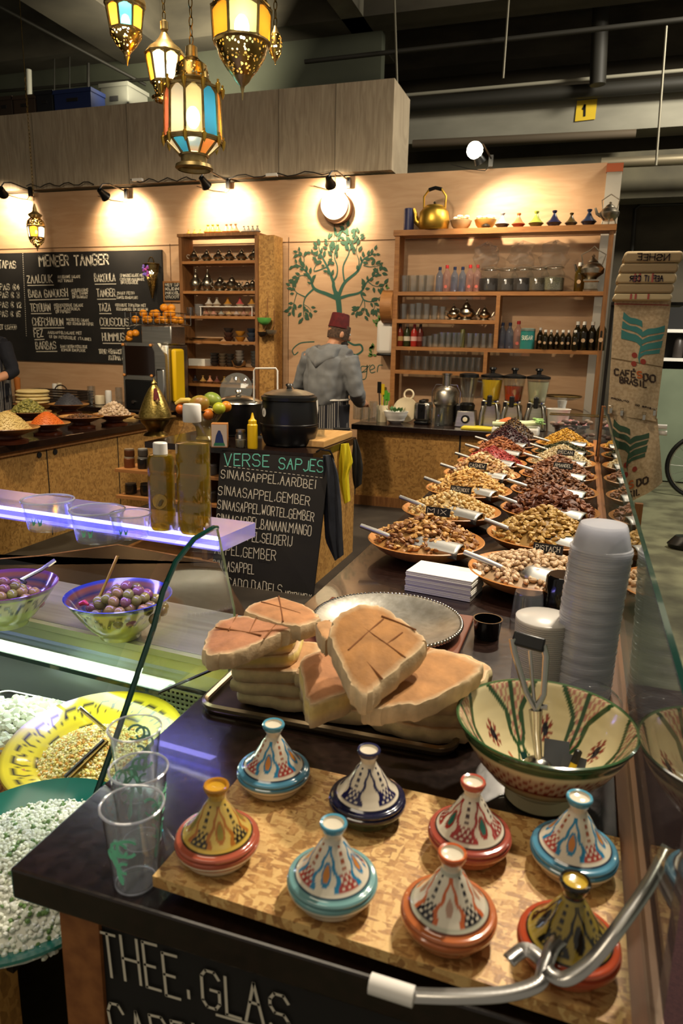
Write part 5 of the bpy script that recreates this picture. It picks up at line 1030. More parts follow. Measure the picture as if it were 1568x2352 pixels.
def mk_lidpiece(): return one('cup_lid', MB().lathe([(0, .003), (.055, .003), (.058, .0015), (.061, .0005), (.061, .003), (.058, .0045), (0, .0045)], 36), m_lid, 'x', 'lid')
q = at(1236, 1580, z=T)
for k in range(36): place('lid', mk_lidpiece, (q.x, q.y, T+.001+k*.0046), 'flat milky lid in the short lid stack beside the tall cups', k, 1, 'milky lids in the short stack')
def mk_stackcup(): return one('plastic_cup', MB().lathe([(0, .052), (.045, .052), (.0475, .048), (.058, .006), (.0615, .004), (.0615, 0), (.058, .001)], 36), m_stack, 'x', 'cup')
q = V((.054, 1.50, 0)); cz = at(1405, 1205, y=q.y).z-.052; n_ = 58
for k in range(n_):
    f = k/(n_-1); place('stackcup', mk_stackcup, (q.x+.0012*sin(k*2.4)+.012*(k/57)**2, q.y+.001*sin(k*1.3), T+.001+(cz-T)*f), 'clear cup nested upside down in the tall cup stack' if k < n_-1 else 'topmost cup of the tall cup stack', k*.3, 1, 'cups nested in the tall stack')
def mk_dome(): return one('domed_lid', MB().lathe([(0, .034), (.012, .034), (.014, .032), (.035, .027), (.052, .012), (.056, .004), (.06, .002), (.06, 0), (.056, 0)], 36), m_cup, 'x', 'lid')
for k, t in enumerate(('lower', 'middle', 'top')): q = at(1352, 1600, z=T); place('dome', mk_dome, (q.x-.004, 1.36, T+.001+.03*k), '%s domed clear lid between the tall cups and the painted bowl' % t, 0, 1, 'domed lids behind the painted bowl')

# ------------------------------------------------------------------ big painted bowl
CRM = lin('#d8cba0'); GRN = lin('#31502f'); RED = lin('#8a3f30'); DRK = lin('#1d1c22')
def bowl_paint(th, r, z, i):
    ins = i >= 12
    if r > .137: return GRN if r > .1395 else lin('#5d7a52')
    if not ins:
        if z > .118: return GRN
        if .075 < z < .112: return RED if (sin(th*46)*sin(z*420) > .35) else lin('#c2a98c')
        if .07 < z < .075: return RED
        return CRM
    u = (th*6/(2*pi)) % 1-.5; v = (r-.03)/(.137-.03); a = abs(u)*2
    if v < 0: return CRM if r < .018 else lin('#b59a52')
    lob = .22+.62*sin(pi*min(1, max(0, v*.95)))**.8*(1+.12*cos(v*16))
    if abs(a-lob) < .07: return GRN
    if a < lob:
        d = sqrt((a*.9)**2+((v-.62)*1.6)**2)
        if d < .10: return DRK
        if d < .22: return RED if sin(atan2(v-.62, u)*8) > -.3 else CRM
        if v < .4 and abs(a-.28) < .05: return lin('#b06a4a')
        return CRM
    if v > .45:
        if abs(a-1) < .05: return GRN
        return lin('#b98272') if sin(th*90)*sin(r*600) > .0 else CRM
    d = ((a-1)/.35)**2+((v-.25)/.2)**2
    return lin('#16332c') if d < .35 else (CRM if d < .7 else (GRN if d < 1.05 else CRM))
prof = [(0, .006), (.04, .002), (.052, 0), (.055, .004), (.052, .022), (.06, .03), (.085, .05), (.108, .078), (.128, .112), (.136, .13), (.142, .139), (.1425, .143), (.139, .144), (.134, .138), (.126, .122), (.118, .105), (.108, .088), (.097, .072), (.084, .057), (.07, .045), (.052, .035), (.035, .029), (.018, .026), (0, .025)]
def finer(p, k=3):
    out = []
    for a, b in zip(p, p[1:]): out += [(a[0]+(b[0]-a[0])*t/k, a[1]+(b[1]-a[1])*t/k) for t in range(k)]
    return out+[p[-1]]
fp = finer(prof, 4); bw = at(1240, 1832, z=T); BW = V((-.008, 1.098, T+.001))
one('painted_bowl', MB().lathe(fp, 300, fn=lambda th, r, z, i: bowl_paint(th, r, z, 12 if i >= 48 else 0)), m_paint, 'large green rimmed ceramic bowl with painted flowers beside the glass screen', 'bowl', loc=BW)
isc = thing('ice_scoop', 'steel spring handled scoop standing in the painted bowl', 'scoop', BW+V((-.005, -.012, .036)))
g = MB(); g.lathe([(0, -.0), (.014, .003), (.024, .012), (.027, .026), (.025, .026), (.012, .006), (0, .004)], 24, M=rot(y=0)); g.ball((0, 0, .022), .026, 1, 1, .8, n=18, k=10); g.build('cup', m_steel, isc)
MB().tube([(-.0, .0, .04), (-.008, .012, .08), (-.012, .02, .115)], [.006, .008, .011], 10).build('shank', m_steel, isc)
MB().tube([(-.012, .02, .115), (-.03, .028, .14), (-.055, .045, .2), (-.06, .05, .22)], [.006, .005, .0055, .006], 8).build('handle_arm', m_steel, isc)
MB().tube([(-.012, .02, .115), (-.002, .03, .14), (-.004, .045, .2), (-.01, .052, .215)], [.006, .005, .0055, .006], 8).build('handle_arm', m_steel, isc)
MB().tube([(-.014, .022, .12), (-.022, .034, .16), (-.03, .047, .205)], .003, 6).build('spring_rod', m_steel, isc)
g = MB(); g.T = rot(x=.9, y=.1, z=-.1, loc=(-.03, .05, .218)); g.box((-.03, -.012, -.004), (.022, .012, .004)); g.build('thumb_lever', m_black, isc, bevel=.003)
MB().tube([(-.02, .026, .118), (.006, .024, .121)], .005, 8).build('gear_rack', m_steel, isc)
for k, (dx, dy, rz_, c, t, sz) in enumerate(((.022, .0, .2, '#4a4d52', 'grey slate tag lying in the painted bowl behind the scoop', (.02, .03)), (.047, -.026, -.1, '#43464c', 'grey slate tag at the right inside the painted bowl', (.018, .024)))):
    o = one('slate_tag', MB().box((-sz[0], -.002, -sz[1]), (sz[0], .002, sz[1])), flat(c, .4), t, 'tag', loc=BW+V((dx, dy, .075)), smooth=False); o.rotation_euler = (R(-38), R(5), rz_)
o = thing('yellow_marker', 'yellow and black marker pen standing in the painted bowl', 'marker', BW+V((.036, -.045, .045))); o.rotation_euler = (R(-22), R(16), 0)
MB().lathe([(0, 0), (.0055, 0), (.0055, .05), (0, .052)], 12).build('barrel', flat('#d8b820', .35), o); MB().lathe([(0, .05), (.006, .05), (.006, .07), (.004, .072), (0, .072)], 12).build('cap', m_black, o)

# ------------------------------------------------------------------ flatbreads on their baking tray
TY0, TY1, TX0, TX1 = 1.155, 1.50, -.675, -.165
bt = thing('baking_tray', 'dark metal baking tray carrying the stacked flatbreads', 'baking tray', ((TX0+TX1)/2, (TY0+TY1)/2, T+.001), rz=R(1)); a, b = (TX1-TX0)/2, (TY1-TY0)/2
def rr(a, b, r, n=5): return [(sx*(a-r)+r*cos(t0+pi/2*k/n), sy*(b-r)+r*sin(t0+pi/2*k/n)) for sx, sy, t0 in ((1, 1, 0), (-1, 1, pi/2), (-1, -1, pi), (1, -1, 1.5*pi)) for k in range(n+1)]
MB().prism(rr(a, b, .035), 0, .004).build('plate', mat('tray_metal', '#4a3a2c', .4, .7, '#33271d', 20), bt); MB().tube([(x, y, .014) for x, y in rr(a, b, .035)], .007, 6, closed=True).build('rim', mat('tray_rim', '#8a7a60', .3, .8), bt)
CRUST, CRUMB, EDGE = lin('#b5885a'), lin('#dfcb98'), lin('#d2b890')
def bread(name_l, pts, t, scores=(), loc=None, rx=0, ry=0, rz=0, crumb=None, brown=CRUST, seed=0, t0=None):
    """pts: outline (x, y) or (x, y, z) of the upper face about the origin"""
    rn = random.Random(seed); P = [V(p if len(p) == 3 else (p[0], p[1], 0)) for p in pts]; Q = []
    n = len(P)
    for i in range(n):
        for k in range(6): Q.append(P[i]+(P[(i+1) % n]-P[i])*k/6)
    for _ in range(2): Q = [(Q[i-1]+Q[i]*2+Q[(i+1) % len(Q)])/4 for i in range(len(Q))]
    c = sum(Q, V())/len(Q); m = len(Q); wob = [rn.uniform(-.0025, .0025) for _ in range(m)]
    rings = [(.965, -t, EDGE), (1.0, -t*.8, EDGE), (1.012, -t*.45, None), (1.0, -t*.15, None), (.975, 0, EDGE), (.93, .001, brown), (.82, .002, brown), (.6, .003, brown), (.3, .0035, brown), (.05, .0035, brown)]
    g = MB(); vs = []; cs = []
    for s_, dz, cc in rings:
        for i, p in enumerate(Q):
            q_ = c+(p-c)*s_; vs.append(tuple(q_+V((wob[i]*(s_ > .9), wob[(i*7) % m]*(s_ > .9), dz+wob[(i*3) % m]*.5*(s_ > .9))))); b_ = cc or (crumb or EDGE); f = rn.uniform(.97, 1.03); b_ = tuple(x*(1-w_)+y*w_ for x, y in zip(b_, EDGE)) if (w_ := (.45 if (cc is brown and s_ > .9) else .0)) else b_; cs.append(tuple(v*f for v in b_))
    fs = [tuple(range(m))[::-1]]+[(r_*m+i, r_*m+(i+1) % m, (r_+1)*m+(i+1) % m, (r_+1)*m+i) for r_ in range(len(rings)-1) for i in range(m)]+[tuple((len(rings)-1)*m+i for i in range(m))]
    g.add(vs, fs, cs); o = thing('flatbread', name_l, 'bread', loc or (0, 0, 0), 'flatbread pieces on the baking tray'); o.rotation_euler = (rx, ry, rz); g.build('loaf', m_bread, o)
    if scores:
        g = MB()
        for p0, p1 in scores:
            A_, B_ = V(p0 if len(p0) == 3 else (*p0, 0)), V(p1 if len(p1) == 3 else (*p1, 0)); g.tube([A_+(B_-A_)*k/5+V((0, 0, .0025+.0006*sin(pi*k/5))) for k in range(6)], .0016, 5)
        g.build('score_line', flat('#7a4a22', .9), o)
    return o
quart = lambda r_, a0, a1, n=7: [(0, 0)]+[(r_*cos(R(a0+(a1-a0)*k/n)), r_*sin(R(a0+(a1-a0)*k/n))) for k in range(n+1)]
z = T+.036
YC = lin('#e0c878')
for k in range(5):
    bread('flatbread wedge in the left bread stack, %s from the tray' % ORD[k], quart(.155+.008*(k % 2), 92, 190), .026, (), (-.455-.012*k+.008*(k % 3), 1.195+.01*k, z+.027*k), 0, 0, R(-8+7*k), YC if k > 2 else CRUMB, seed=k)
zA = z+.027*5
def pxy(pts, z0, zs=None): L_ = [at(px, py, z=(z0 if zs is None else zs[i])) for i, (px, py) in enumerate(pts)]; c = sum(L_, V())/len(L_); return [p-c for p in L_], c
def bpx(label, pts, z0, t, sc=(), zs=None, **k):
    P, c = pxy(pts, z0, zs); z_of = (lambda p: z0) 
    S_ = []
    for (a, b) in sc:
        n_ = None
        if zs is not None:
            # height of a point on the tilted top: least-squares plane
            import numpy as np
            M_ = np.array([[p.x, p.y, 1] for p in P]); s_ = np.linalg.lstsq(M_, np.array([p.z for p in P]), rcond=None)[0]
            nn = V((-s_[0], -s_[1], 1)); p0 = c+V((0, 0, s_[2])); S_.append((on(*a, p0, nn)-c, on(*b, p0, nn)-c))
        else: S_.append((at(*a, z=z0)-c, at(*b, z=z0)-c))
    return bread(label, [tuple(p) for p in P], t, S_, c, **k)
bpx('folded flatbread top front of the left stack, scored', [(462, 1492), (478, 1450), (505, 1425), (555, 1412), (640, 1430), (690, 1440), (640, 1455), (590, 1480), (530, 1500), (478, 1508)], 0, .03, [((495, 1444), (600, 1462)), ((545, 1415), (525, 1452)), ((590, 1420), (572, 1458)), ((640, 1430), (606, 1470))], zs=[zA+.02]*2+[zA+.03]*4+[zA+.022]*4, seed=11, brown=lin('#ab7450'))
bpx('flatbread piece leaning at the back of the left stack', [(553, 1402), (590, 1382), (635, 1370), (690, 1383), (730, 1408), (736, 1425), (690, 1440), (640, 1432)], 0, .03, [((600, 1385), (690, 1412)), ((640, 1372), (650, 1430))], zs=[zA+.035]*8, seed=12, brown=lin('#af7a4e'))
for k in range(3): bread('flatbread wedge in the middle stack, %s from the tray' % ORD[k], quart(.14, 95, 182), .03, (), (-.325-.008*k, 1.19+.004*k, z+.004+.031*k), 0, 0, R(3*k), CRUMB, seed=20+k)
bpx('thick cut bread block with pale crumb front over the middle stack', [(683, 1512), (770, 1478), (805, 1560), (806, 1586), (715, 1622), (704, 1610)], 0, .045, (), zs=[z+.13, z+.135, z+.11, z+.108, z+.1, z+.1], crumb=lin('#ead088'), seed=30, brown=lin('#b07a50'))
for k in range(4): bread('flatbread half in the right stack, %s from the tray' % ORD[k], [(-.12, -.01), (-.1, -.05), (.0, -.068), (.08, -.045), (.118, .0), (.11, .07), (.05, .1), (-.11, .08)], .029, (), (-.225-.004*k, 1.245+.006*(k % 2), z+.001+.03*k), 0, 0, R(4-5*k), CRUMB, seed=40+k)
zC = z+.122
bpx('broad flatbread wedge lying on top of the right stack', [(828, 1622), (870, 1585), (985, 1488), (1050, 1497), (1112, 1525), (1100, 1545), (1030, 1590), (960, 1618), (900, 1622), (850, 1632)], 0, .03, [((985, 1490), (930, 1560))], zs=[zC+.02, zC+.025, zC+.035, zC+.035, zC+.028, zC+.025, zC+.02, zC+.02, zC+.02, zC+.02], seed=50, brown=lin('#ae7c48'))
bpx('big scored flatbread quarter leaning across the top of the pile', [(752, 1460), (770, 1410), (830, 1384), (880, 1392), (930, 1428), (982, 1468), (965, 1490), (880, 1568), (838, 1606), (800, 1570), (775, 1515)], 0, .034,
    [((826, 1440), (931, 1514)), ((800, 1496), (880, 1425)), ((842, 1525), (878, 1563)), ((886, 1485), (924, 1456)), ((876, 1418), (955, 1450))], zs=[zC+.09, zC+.11, zC+.12, zC+.115, zC+.105, zC+.09, zC+.085, zC+.06, zC+.052, zC+.06, zC+.075], seed=51, brown=lin('#a6743e'))
bpx('small flatbread end sticking out behind the big scored quarter', [(722, 1432), (756, 1420), (768, 1450), (752, 1475), (735, 1462)], 0, .03, (), zs=[zC+.07]*5, seed=52)

# ------------------------------------------------------------------ tagine board
BT = .957
fl, bl_, br, fr_ = at(350, 2012, z=BT), at(592, 1735, z=BT), at(1440, 1928, z=BT), V((.112, .672, BT))
br.x = .11; tbd = thing('osb_board', 'raised OSB board displaying the nine painted tagines', 'board', ((fl.x+br.x)/2, (fl.y+br.y)/2, T+.001)); tc2 = tbd.location
MB().prism([(p.x-tc2.x, p.y-tc2.y) for p in (fl, V((.11, .668, 0)), br, bl_)], BT-.016-tc2.z, BT-tc2.z).build('plate', m_osbboard, tbd, smooth=False)
for x in (-.42, .06): MB().box((x-.02-tc2.x, .74-tc2.y, 0), (x+.02-tc2.x, .93-tc2.y, BT-.0165-tc2.z)).build('batten', m_pinedark, tbd, smooth=False)
WHT = lin('#d9d0bb')
def tag_paint(P):
    def f(th, r, z, i):
        if i < P['k0']:                      # dish below the lid
            return P['foot'] if z < .016 or .022 < z < .027 else (P['band'] if z > .027 else P['dish'])
        if z > .1205: return P['knob_in'] if r < .0145 else P['knob']
        if z > .116: return P['knob']
        if z > .1025: return P['neck']
        if z > .098: return P['ring']
        if r > .0535: return P['band']
        if r > .051: return P['ring2']
        if r > .047: return P['ring']
        u = (th*P['n']/(2*pi)+P.get('ph', 0)) % 1-.5; a = abs(u)*2; v = min(1, max(0, (z-.043)/.055))
        b_ = .80-.72*v if v > .25 else .42+.8*v*.95
        b_ += .05*cos(v*18)
        if abs(a-b_) < .10: return P['line']
        if a < b_:
            d = (a/.3)**2+((v-.42)/.30)**2
            if d < .35: return P['acc']
            if d < .75: return P['line'] if P.get('ringed', 1) else P['bg']
            return P['bg']
        if v < .42: return P['spk'] if sin(th*30)*sin(z*650) > -.2 else P['bg']
        if abs(a-1) < .14 and sin(v*40) > -.2: return P['dot']
        return P['bg']
    return f
tprof = [(0, .004), (.04, .002), (.046, 0), (.05, .004), (.058, .018), (.0625, .023), (.0635, .027), (.0632, .031), (.061, .0325), (.0615, .034), (.062, .037), (.06, .0395), (.055, .0405), (.05, .044), (.042, .053), (.034, .064), (.026, .078), (.0195, .09), (.0145, .0975), (.0135, .1), (.0128, .1015), (.012, .104), (.0125, .108), (.0155, .114), (.0185, .1205), (.0192, .1245), (.018, .127), (.0148, .126), (.0135, .1225), (.008, .1215), (0, .121)]
tfp = finer(tprof, 4); B_ = lin('#2f7c9c'); T_ = lin('#6f9a9a')
pal = dict(blue=dict(k0=36, n=4, foot=WHT, dish=lin('#b9b3a0'), band=lin('#4f86a0'), ring=WHT, ring2=lin('#2c3a4c'), knob=lin('#4f93ac'), knob_in=WHT, neck=WHT, line=lin('#1f7ca6'), bg=WHT, acc=lin('#c07a2c'), spk=lin('#a04038'), dot=lin('#9a5030')))
pal['teal'] = dict(pal['blue'], band=T_, ring2=lin('#39505a'))
pal['navy'] = dict(pal['blue'], foot=lin('#2f4434'), dish=lin('#1c2a26'), band=lin('#1e1f38'), ring2=lin('#1b1c30'), knob=lin('#26294e'), line=lin('#20204a'), acc=WHT, spk=lin('#24234c'), dot=lin('#1c1c38'), ringed=0)
pal['yellow'] = dict(pal['blue'], foot=WHT, dish=lin('#b04a30'), band=lin('#a85640'), ring=lin('#c9a84a'), ring2=lin('#3a2c18'), knob=lin('#b07a26'), knob_in=lin('#c8982e'), neck=lin('#c2a04c'), line=lin('#a8682a'), bg=lin('#c9ab58'), acc=lin('#8a7a2c'), spk=lin('#2a2620'), dot=lin('#28241c'))
pal['red'] = dict(pal['blue'], foot=lin('#b87a5c'), dish=lin('#9c3a2c'), band=lin('#9c4a3c'), ring=WHT, ring2=lin('#3a2a26'), knob=lin('#b25240'), line=lin('#9c2f28'), acc=lin('#2c6a5c'), spk=lin('#8a2c28'), dot=lin('#40282a'))
pal['orange'] = dict(pal['blue'], foot=lin('#b5764c'), dish=lin('#a0502a'), band=lin('#b0643a'), ring=lin('#b9b8a4'), ring2=lin('#5a3020'), knob=lin('#bb5a2c'), line=lin('#bf5c28'), acc=lin('#b08a74'), spk=lin('#1c1c24'), dot=lin('#1e1e28'), ringed=0)
pal['black'] = dict(pal['blue'], foot=lin('#a8442a'), dish=lin('#7c2c1c'), band=lin('#a44428'), ring=lin('#a08a3a'), ring2=lin('#1a1612'), knob=lin('#1a1612'), knob_in=lin('#b89a34'), neck=lin('#2a2218'), line=lin('#15120f'), bg=lin('#8f7a30'), acc=lin('#17130f'), spk=lin('#1a1612'), dot=lin('#1a1612'))
for px, py, c, ph, t in ((500, 1972, 'yellow', .1, 'yellow and terracotta tagine at the left end of the OSB board'), (628, 1812, 'blue', .42, 'blue rimmed white tagine at the back left corner of the board'), (842, 1878, 'navy', .25, 'navy blue and green tagine at the back of the board'), (762, 2068, 'teal', .45, 'teal rimmed white tagine at the front of the board'),
        (1075, 1960, 'red', .05, 'red and white tagine at the back right of the board'), (1027, 2145, 'orange', .4, 'orange and black tagine at the front of the board'), (1313, 2000, 'blue', .6, 'blue rimmed white tagine at the right near the glass screen'), (1300, 2215, 'black', .3, 'black and ochre tagine behind the steel tongs')):
    p = at(px, py-8, z=BT); P = dict(pal[c], ph=ph)
    if t.startswith('blue rimmed white tagine at the right'): P['n'] = 4
    o = thing('tagine', t, 'tagine', (p.x, p.y, BT+.0008), 'painted tagines on the OSB board'); o.scale = (.91, .91, .86); fn = tag_paint(P); h_ = 36
    MB().lathe(tfp[:36]+[(.055, .0335), (0, .0335)], 160, fn=lambda th, r, z, i: fn(th, r, z, 0)).build('dish', m_paint, o); MB().lathe(tfp[36:], 220, fn=lambda th, r, z, i: fn(th, r, z, 99)).build('lid', m_paint, o)

# ------------------------------------------------------------------ clear cups at the left edge of the counter
m_print = flat('#7fdcb4', .6)
def mk_cup():
    t = thing('plastic_cup', 'x', 'cup'); MB().tube([(.0415*cos(a*pi/20), .0415*sin(a*pi/20), .1205) for a in range(40)], .0018, 6, closed=True).build('rim', m_rimp, t); MB().tube([(.0272*cos(a*pi/20), .0272*sin(a*pi/20), .002) for a in range(40)], .0012, 5, closed=True).build('base_ring', m_rimp, t); MB().lathe([(0, .003), (.026, .003), (.028, 0), (.0285, .003), (.0405, .117), (.0425, .119), (.042, .122), (.0395, .12), (.0395, .116), (.0275, .005), (0, .006)], 40).build('body', m_cup, t)
    def rad(z): return .0286+(.0405-.0286)*z/.117+.0006
    for a0, z0 in ((-1.9, .078), (.75, .088)):
        g = MB()
        for (cx, cz, r_, aa, bb) in ((0, 0, .011, .3, 6.0), (.3, .002, .013, .5, 5.6), (-.25, -.012, .009, 0, 4.2), (.15, -.03, .008, 1, 5)):
            pts = []
            for k in range(13): q_ = aa+(bb-aa)*k/12; zz_ = z0+cz+r_*sin(q_); th = a0+cx+r_/.036*cos(q_); pts.append((rad(zz_)*cos(th), rad(zz_)*sin(th), zz_))
            nrm = (cos(a0), sin(a0), 0); g.ribbon(pts, .0042, nrm)
        pts = [(rad(.07-.05*k/6)*cos(a0-.3+.05*k), rad(.07-.05*k/6)*sin(a0-.3+.05*k), .07-.05*k/6) for k in range(7)]; g.ribbon(pts, [.006, .009, .007, .004, .007, .008, .003], (cos(a0), sin(a0), 0))
        g.build('green_print', m_print, t)
    return t
for px, py, t in ((303, 1848, 'nearest of three empty clear cups at the counter corner'), (318, 1765, 'middle of three empty clear cups at the counter corner'), (309, 1672, 'farthest of three empty clear cups at the counter corner')):
    p = at(px, py, z=T+.121); place('cup', mk_cup, (p.x, p.y, T+.001), t, {'n': .4, 'm': 2.0, 'f': 1.1}[t[0]], 1, 'empty clear cups at the counter corner')
g = MB(); rn = random.Random(5)
# THEE board on the front of the counter
FY = .69; a, b = at(226, 2180, y=FY), V((.12, FY, T-.052)); fp0 = V((0, FY, 0)); fn0 = V((0, -1, 0))
sg = thing('tea_board', 'black chalkboard lettered THEE GLAS on the counter front', 'chalkboard', ((a.x+b.x)/2, FY+.004, T-.35)); s0 = sg.location
MB().box((a.x-s0.x, -.004, -.3), (b.x-s0.x, .004, .297)).build('board', m_chalkb, sg, smooth=False)
g = MB(); nz = 1.742
def fz_(x, y): return (x/nz, 1950+y/nz)
def fchalk(text, x0, y0, x1, y1, hpx, lw):
    A_, B2 = on(*fz_(x0, y0), fp0, fn0), on(*fz_(x1, y1), fp0, fn0); hh = abs((on(*fz_(x0, y0-hpx), fp0, fn0)-A_).z); chalk(g, text, A_-s0+V((0, -.004, 0)), B2-s0+V((0, -.004, 0)), hh, (0, -1, 0), lw, rn, off=.0008)
fchalk('THEE.', 425, 495, 790, 600, 160, .0042); fchalk('GLAS', 820, 620, 1190, 735, 150, .0042); fchalk('CAPPU', 470, 790, 900, 900, 170, .0042)
A_, B2 = on(*fz_(870, 650), fp0, fn0), on(*fz_(1030, 695), fp0, fn0); g.ribbon([A_-s0+V((0, -.005, 0)), B2-s0+V((0, -.005, 0))], .004, (0, -1, 0))
g.build('lettering', m_chalk, sg)

# ------------------------------------------------------------------ steel tongs in front
tg = thing('steel_tongs', 'flat steel bread tongs with a white grip lying across the front tagines', 'tongs', at(1240, 2220, z=1.0)); t0 = tg.location
def band(name, pts, w_, m, up=(0, -.35, 1)):
    P = [at(px, py, z=z)-t0 for px, py, z in pts]; Q = []
    for i in range(len(P)-1):
        a, b, c, d = P[max(i-1, 0)], P[i], P[i+1], P[min(i+2, len(P)-1)]
        for k in range(6): t = k/6; Q.append(.5*((2*b)+(c-a)*t+(2*a-5*b+4*c-d)*t*t+(3*b-a-3*c+d)*t**3))
    Q.append(P[-1]); g = MB(); g.ribbon(Q, w_, up); o = g.build(name, m, tg); s = o.modifiers.new('thick', 'SOLIDIFY'); s.thickness = .0022; return o
m_tong = mat('tong_steel', '#b4b2ae', .3, 1)
band('arm', [(945, 2285, .985), (1050, 2288, .99), (1160, 2282, .995), (1235, 2258, 1.0), (1252, 2215, 1.005), (1272, 2170, 1.01), (1296, 2150, 1.012)], .0155, m_tong)
band('arm', [(1535, 1945, 1.075), (1490, 2030, 1.06), (1420, 2130, 1.04), (1360, 2205, 1.02), (1305, 2245, 1.01), (1268, 2238, 1.005), (1240, 2200, 1.004), (1205, 2180, 1.002), (1168, 2205, 1.0)], .0155, m_tong)
P = [at(x, y, z=.984)-t0 for x, y in ((850, 2258), (950, 2290))]; MB().tube([tuple(P[0]), tuple((P[0]+P[1])/2), tuple(P[1])], .0105, 10).build('grip', m_white, tg)

# ================================================================== refrigerated display case at the left
PV = V((-.722, 1.36, 0)); CA = R(-4.7)
dc = thing('display_case', 'curved glass refrigerated display case left of the serving counter', 'display case', PV, rz=CA)
LI = (MX.Translation(PV) @ Euler((0, 0, CA)).to_matrix().to_4x4()).inverted()
def cbox(n, a, b, m, **k): return MB().box(a, b).build(n, m, dc, smooth=False, **k)
XL = -1.7
m_case = mat('case_steel', '#b9b7a8', .38, .65, '#a3a193', 2, (1, 25, 25)); m_caseg = mat('case_pale_edge', '#c9cda0', .35, .6)
cbox('deck', (XL, .03, .885), (.0, .29, .915), m_case); cbox('deck_edge', (XL, .012, .897), (.0, .03, .914), m_caseg); cbox('deck_edge', (XL, .02, .868), (.0, .03, .892), m_caseg)
cbox('rear_wall', (XL, .05, .62), (.0, .07, .885), mat('case_wall', '#b9c4c4', .3, .5)); cbox('floor_deck', (XL, -.62, .64), (-.015, .05, .66), mat('case_floor', '#4a504c', .3, .9, '#3a3f3c', 10))
cbox('glass_shelf', (XL, -.075, .852), (-.13, .045, .86), m_pane); cbox('shelf_edge', (XL, -.079, .851), (-.13, -.0755, .861), m_paneedge)
cbox('top_shelf', (XL, .0, 1.19), (-.005, .15, 1.224), thin_glass('acrylic', (.8, .82, 1), 1.3, .05, milk=.4, milkcol=(.62, .58, .95))); cbox('led_strip', (XL, -.006, 1.196), (-.01, -.001, 1.204), m_led); cbox('led_strip', (XL, -.006, 1.217), (-.01, -.001, 1.2245), mat('led_bright', '#b9b4ff', .5, emit='#a9a4ff', estr=7))
cbox('led_front', (XL, -.0055, 1.204), (-.01, -.001, 1.217), mat('led_diffuse', '#5a56d8', .4, emit='#4f49f0', estr=3.2))
cbox('light_tube', (XL, .034, .868), (-.06, .046, .880), m_ledw)
# end pane and curved front glass (world outline, x const)
prof2 = [(1.39, .925), (1.39, 1.045), (1.315, 1.258), (1.30, 1.262), (1.22, 1.258), (1.148, 1.23), (1.10, 1.185), (1.066, 1.128), (1.0, 1.048), (.935, .968), (.873, .895), (.82, .83), (.80, .70), (1.39, .70)]
PX = -.712
g = MB(); g.T = LI; g.add([(PX-.003, y, z) for y, z in prof2]+[(PX+.003, y, z) for y, z in prof2], [tuple(range(14)), tuple(range(27, 13, -1))]); g.build('end_pane', m_pane, dc, smooth=False)
g = MB(); g.T = LI; g.tube([(PX, y, z) for y, z in prof2[2:13]], .0055, 8); g.build('curved_edge', m_paneedge, dc); g = MB(); g.T = LI; g.tube([(PX, y, z) for y, z in prof2[:3]], .003, 6); g.build('rear_edge', mat('pane_edge_pale', '#b9c9a0', .2), dc)
fc = [(y-1.36, z) for y, z in prof2[3:13]]; g = MB(); g.add([(XL, y, z) for y, z in fc]+[(-.01, y, z) for y, z in fc], [(i, i+1, 11+i, 10+i) for i in range(9)]); g.build('front_glass', m_pane, dc)
g = MB()
for i in range(17): x = -.245+.0135*i; g.box((x, .043, .70), (x+.0055, .047, .80))
for j in range(8): g.box((-.245, .042, .70+.0135*j), (-.024, .046, .7055+.0135*j))
g.build('vent_grille', mat('vent_plastic', '#c9cd9a', .5), dc, smooth=False); cbox('vent_back', (-.25, .0475, .69), (-.02, .0495, .81), m_black)
MB().tube([(-.13, -.077, .857), (-.02, .03, .905)], .004, 6).build('shelf_bracket', m_black, dc)
cbox('front_rail', (XL, -.63, .655), (-.09, -.61, .69), mat('rail_grey', '#a9adb8', .4, .3)); cbox('base_panel', (XL, -.64, .03), (-.03, -.60, .654), m_osb); cbox('base_ledge', (XL, -.685, .595), (-.06, -.641, .615), m_pine); cbox('back_base', (XL, .1, .02), (0, .28, .885), m_osb)
# rear dark worktop behind the case
pts = [at(x, y, z=.90) for x, y in ((-220, 1300), (90, 1277), (270, 1251), (500, 1293))]+[V((-.80, 1.66, .9)), V((-2.2, 1.82, .9))]; c = sum(pts, V())/6
o = thing('rear_worktop', 'dark glossy worktop behind the display case olive bowls', 'worktop', (c.x, c.y, .855)); MB().prism([(p.x-c.x, p.y-c.y) for p in pts][::-1], 0, .045).build('top', mat('dark_worktop', '#1c110b', .3, spec=.12), o, smooth=False)
MB().tube([tuple(p-V((c.x, c.y, .855))+V((0, 0, -.01))) for p in pts[:4]], .013, 6).build('wooden_edge', m_pinedark, o); MB().box((-.5, -.1, PZ-.855), (.4, .1, 0)).build('support', m_osb, o, smooth=False)
def cw(lx, ly, z): return (LI.inverted() @ V((lx, ly, z)))
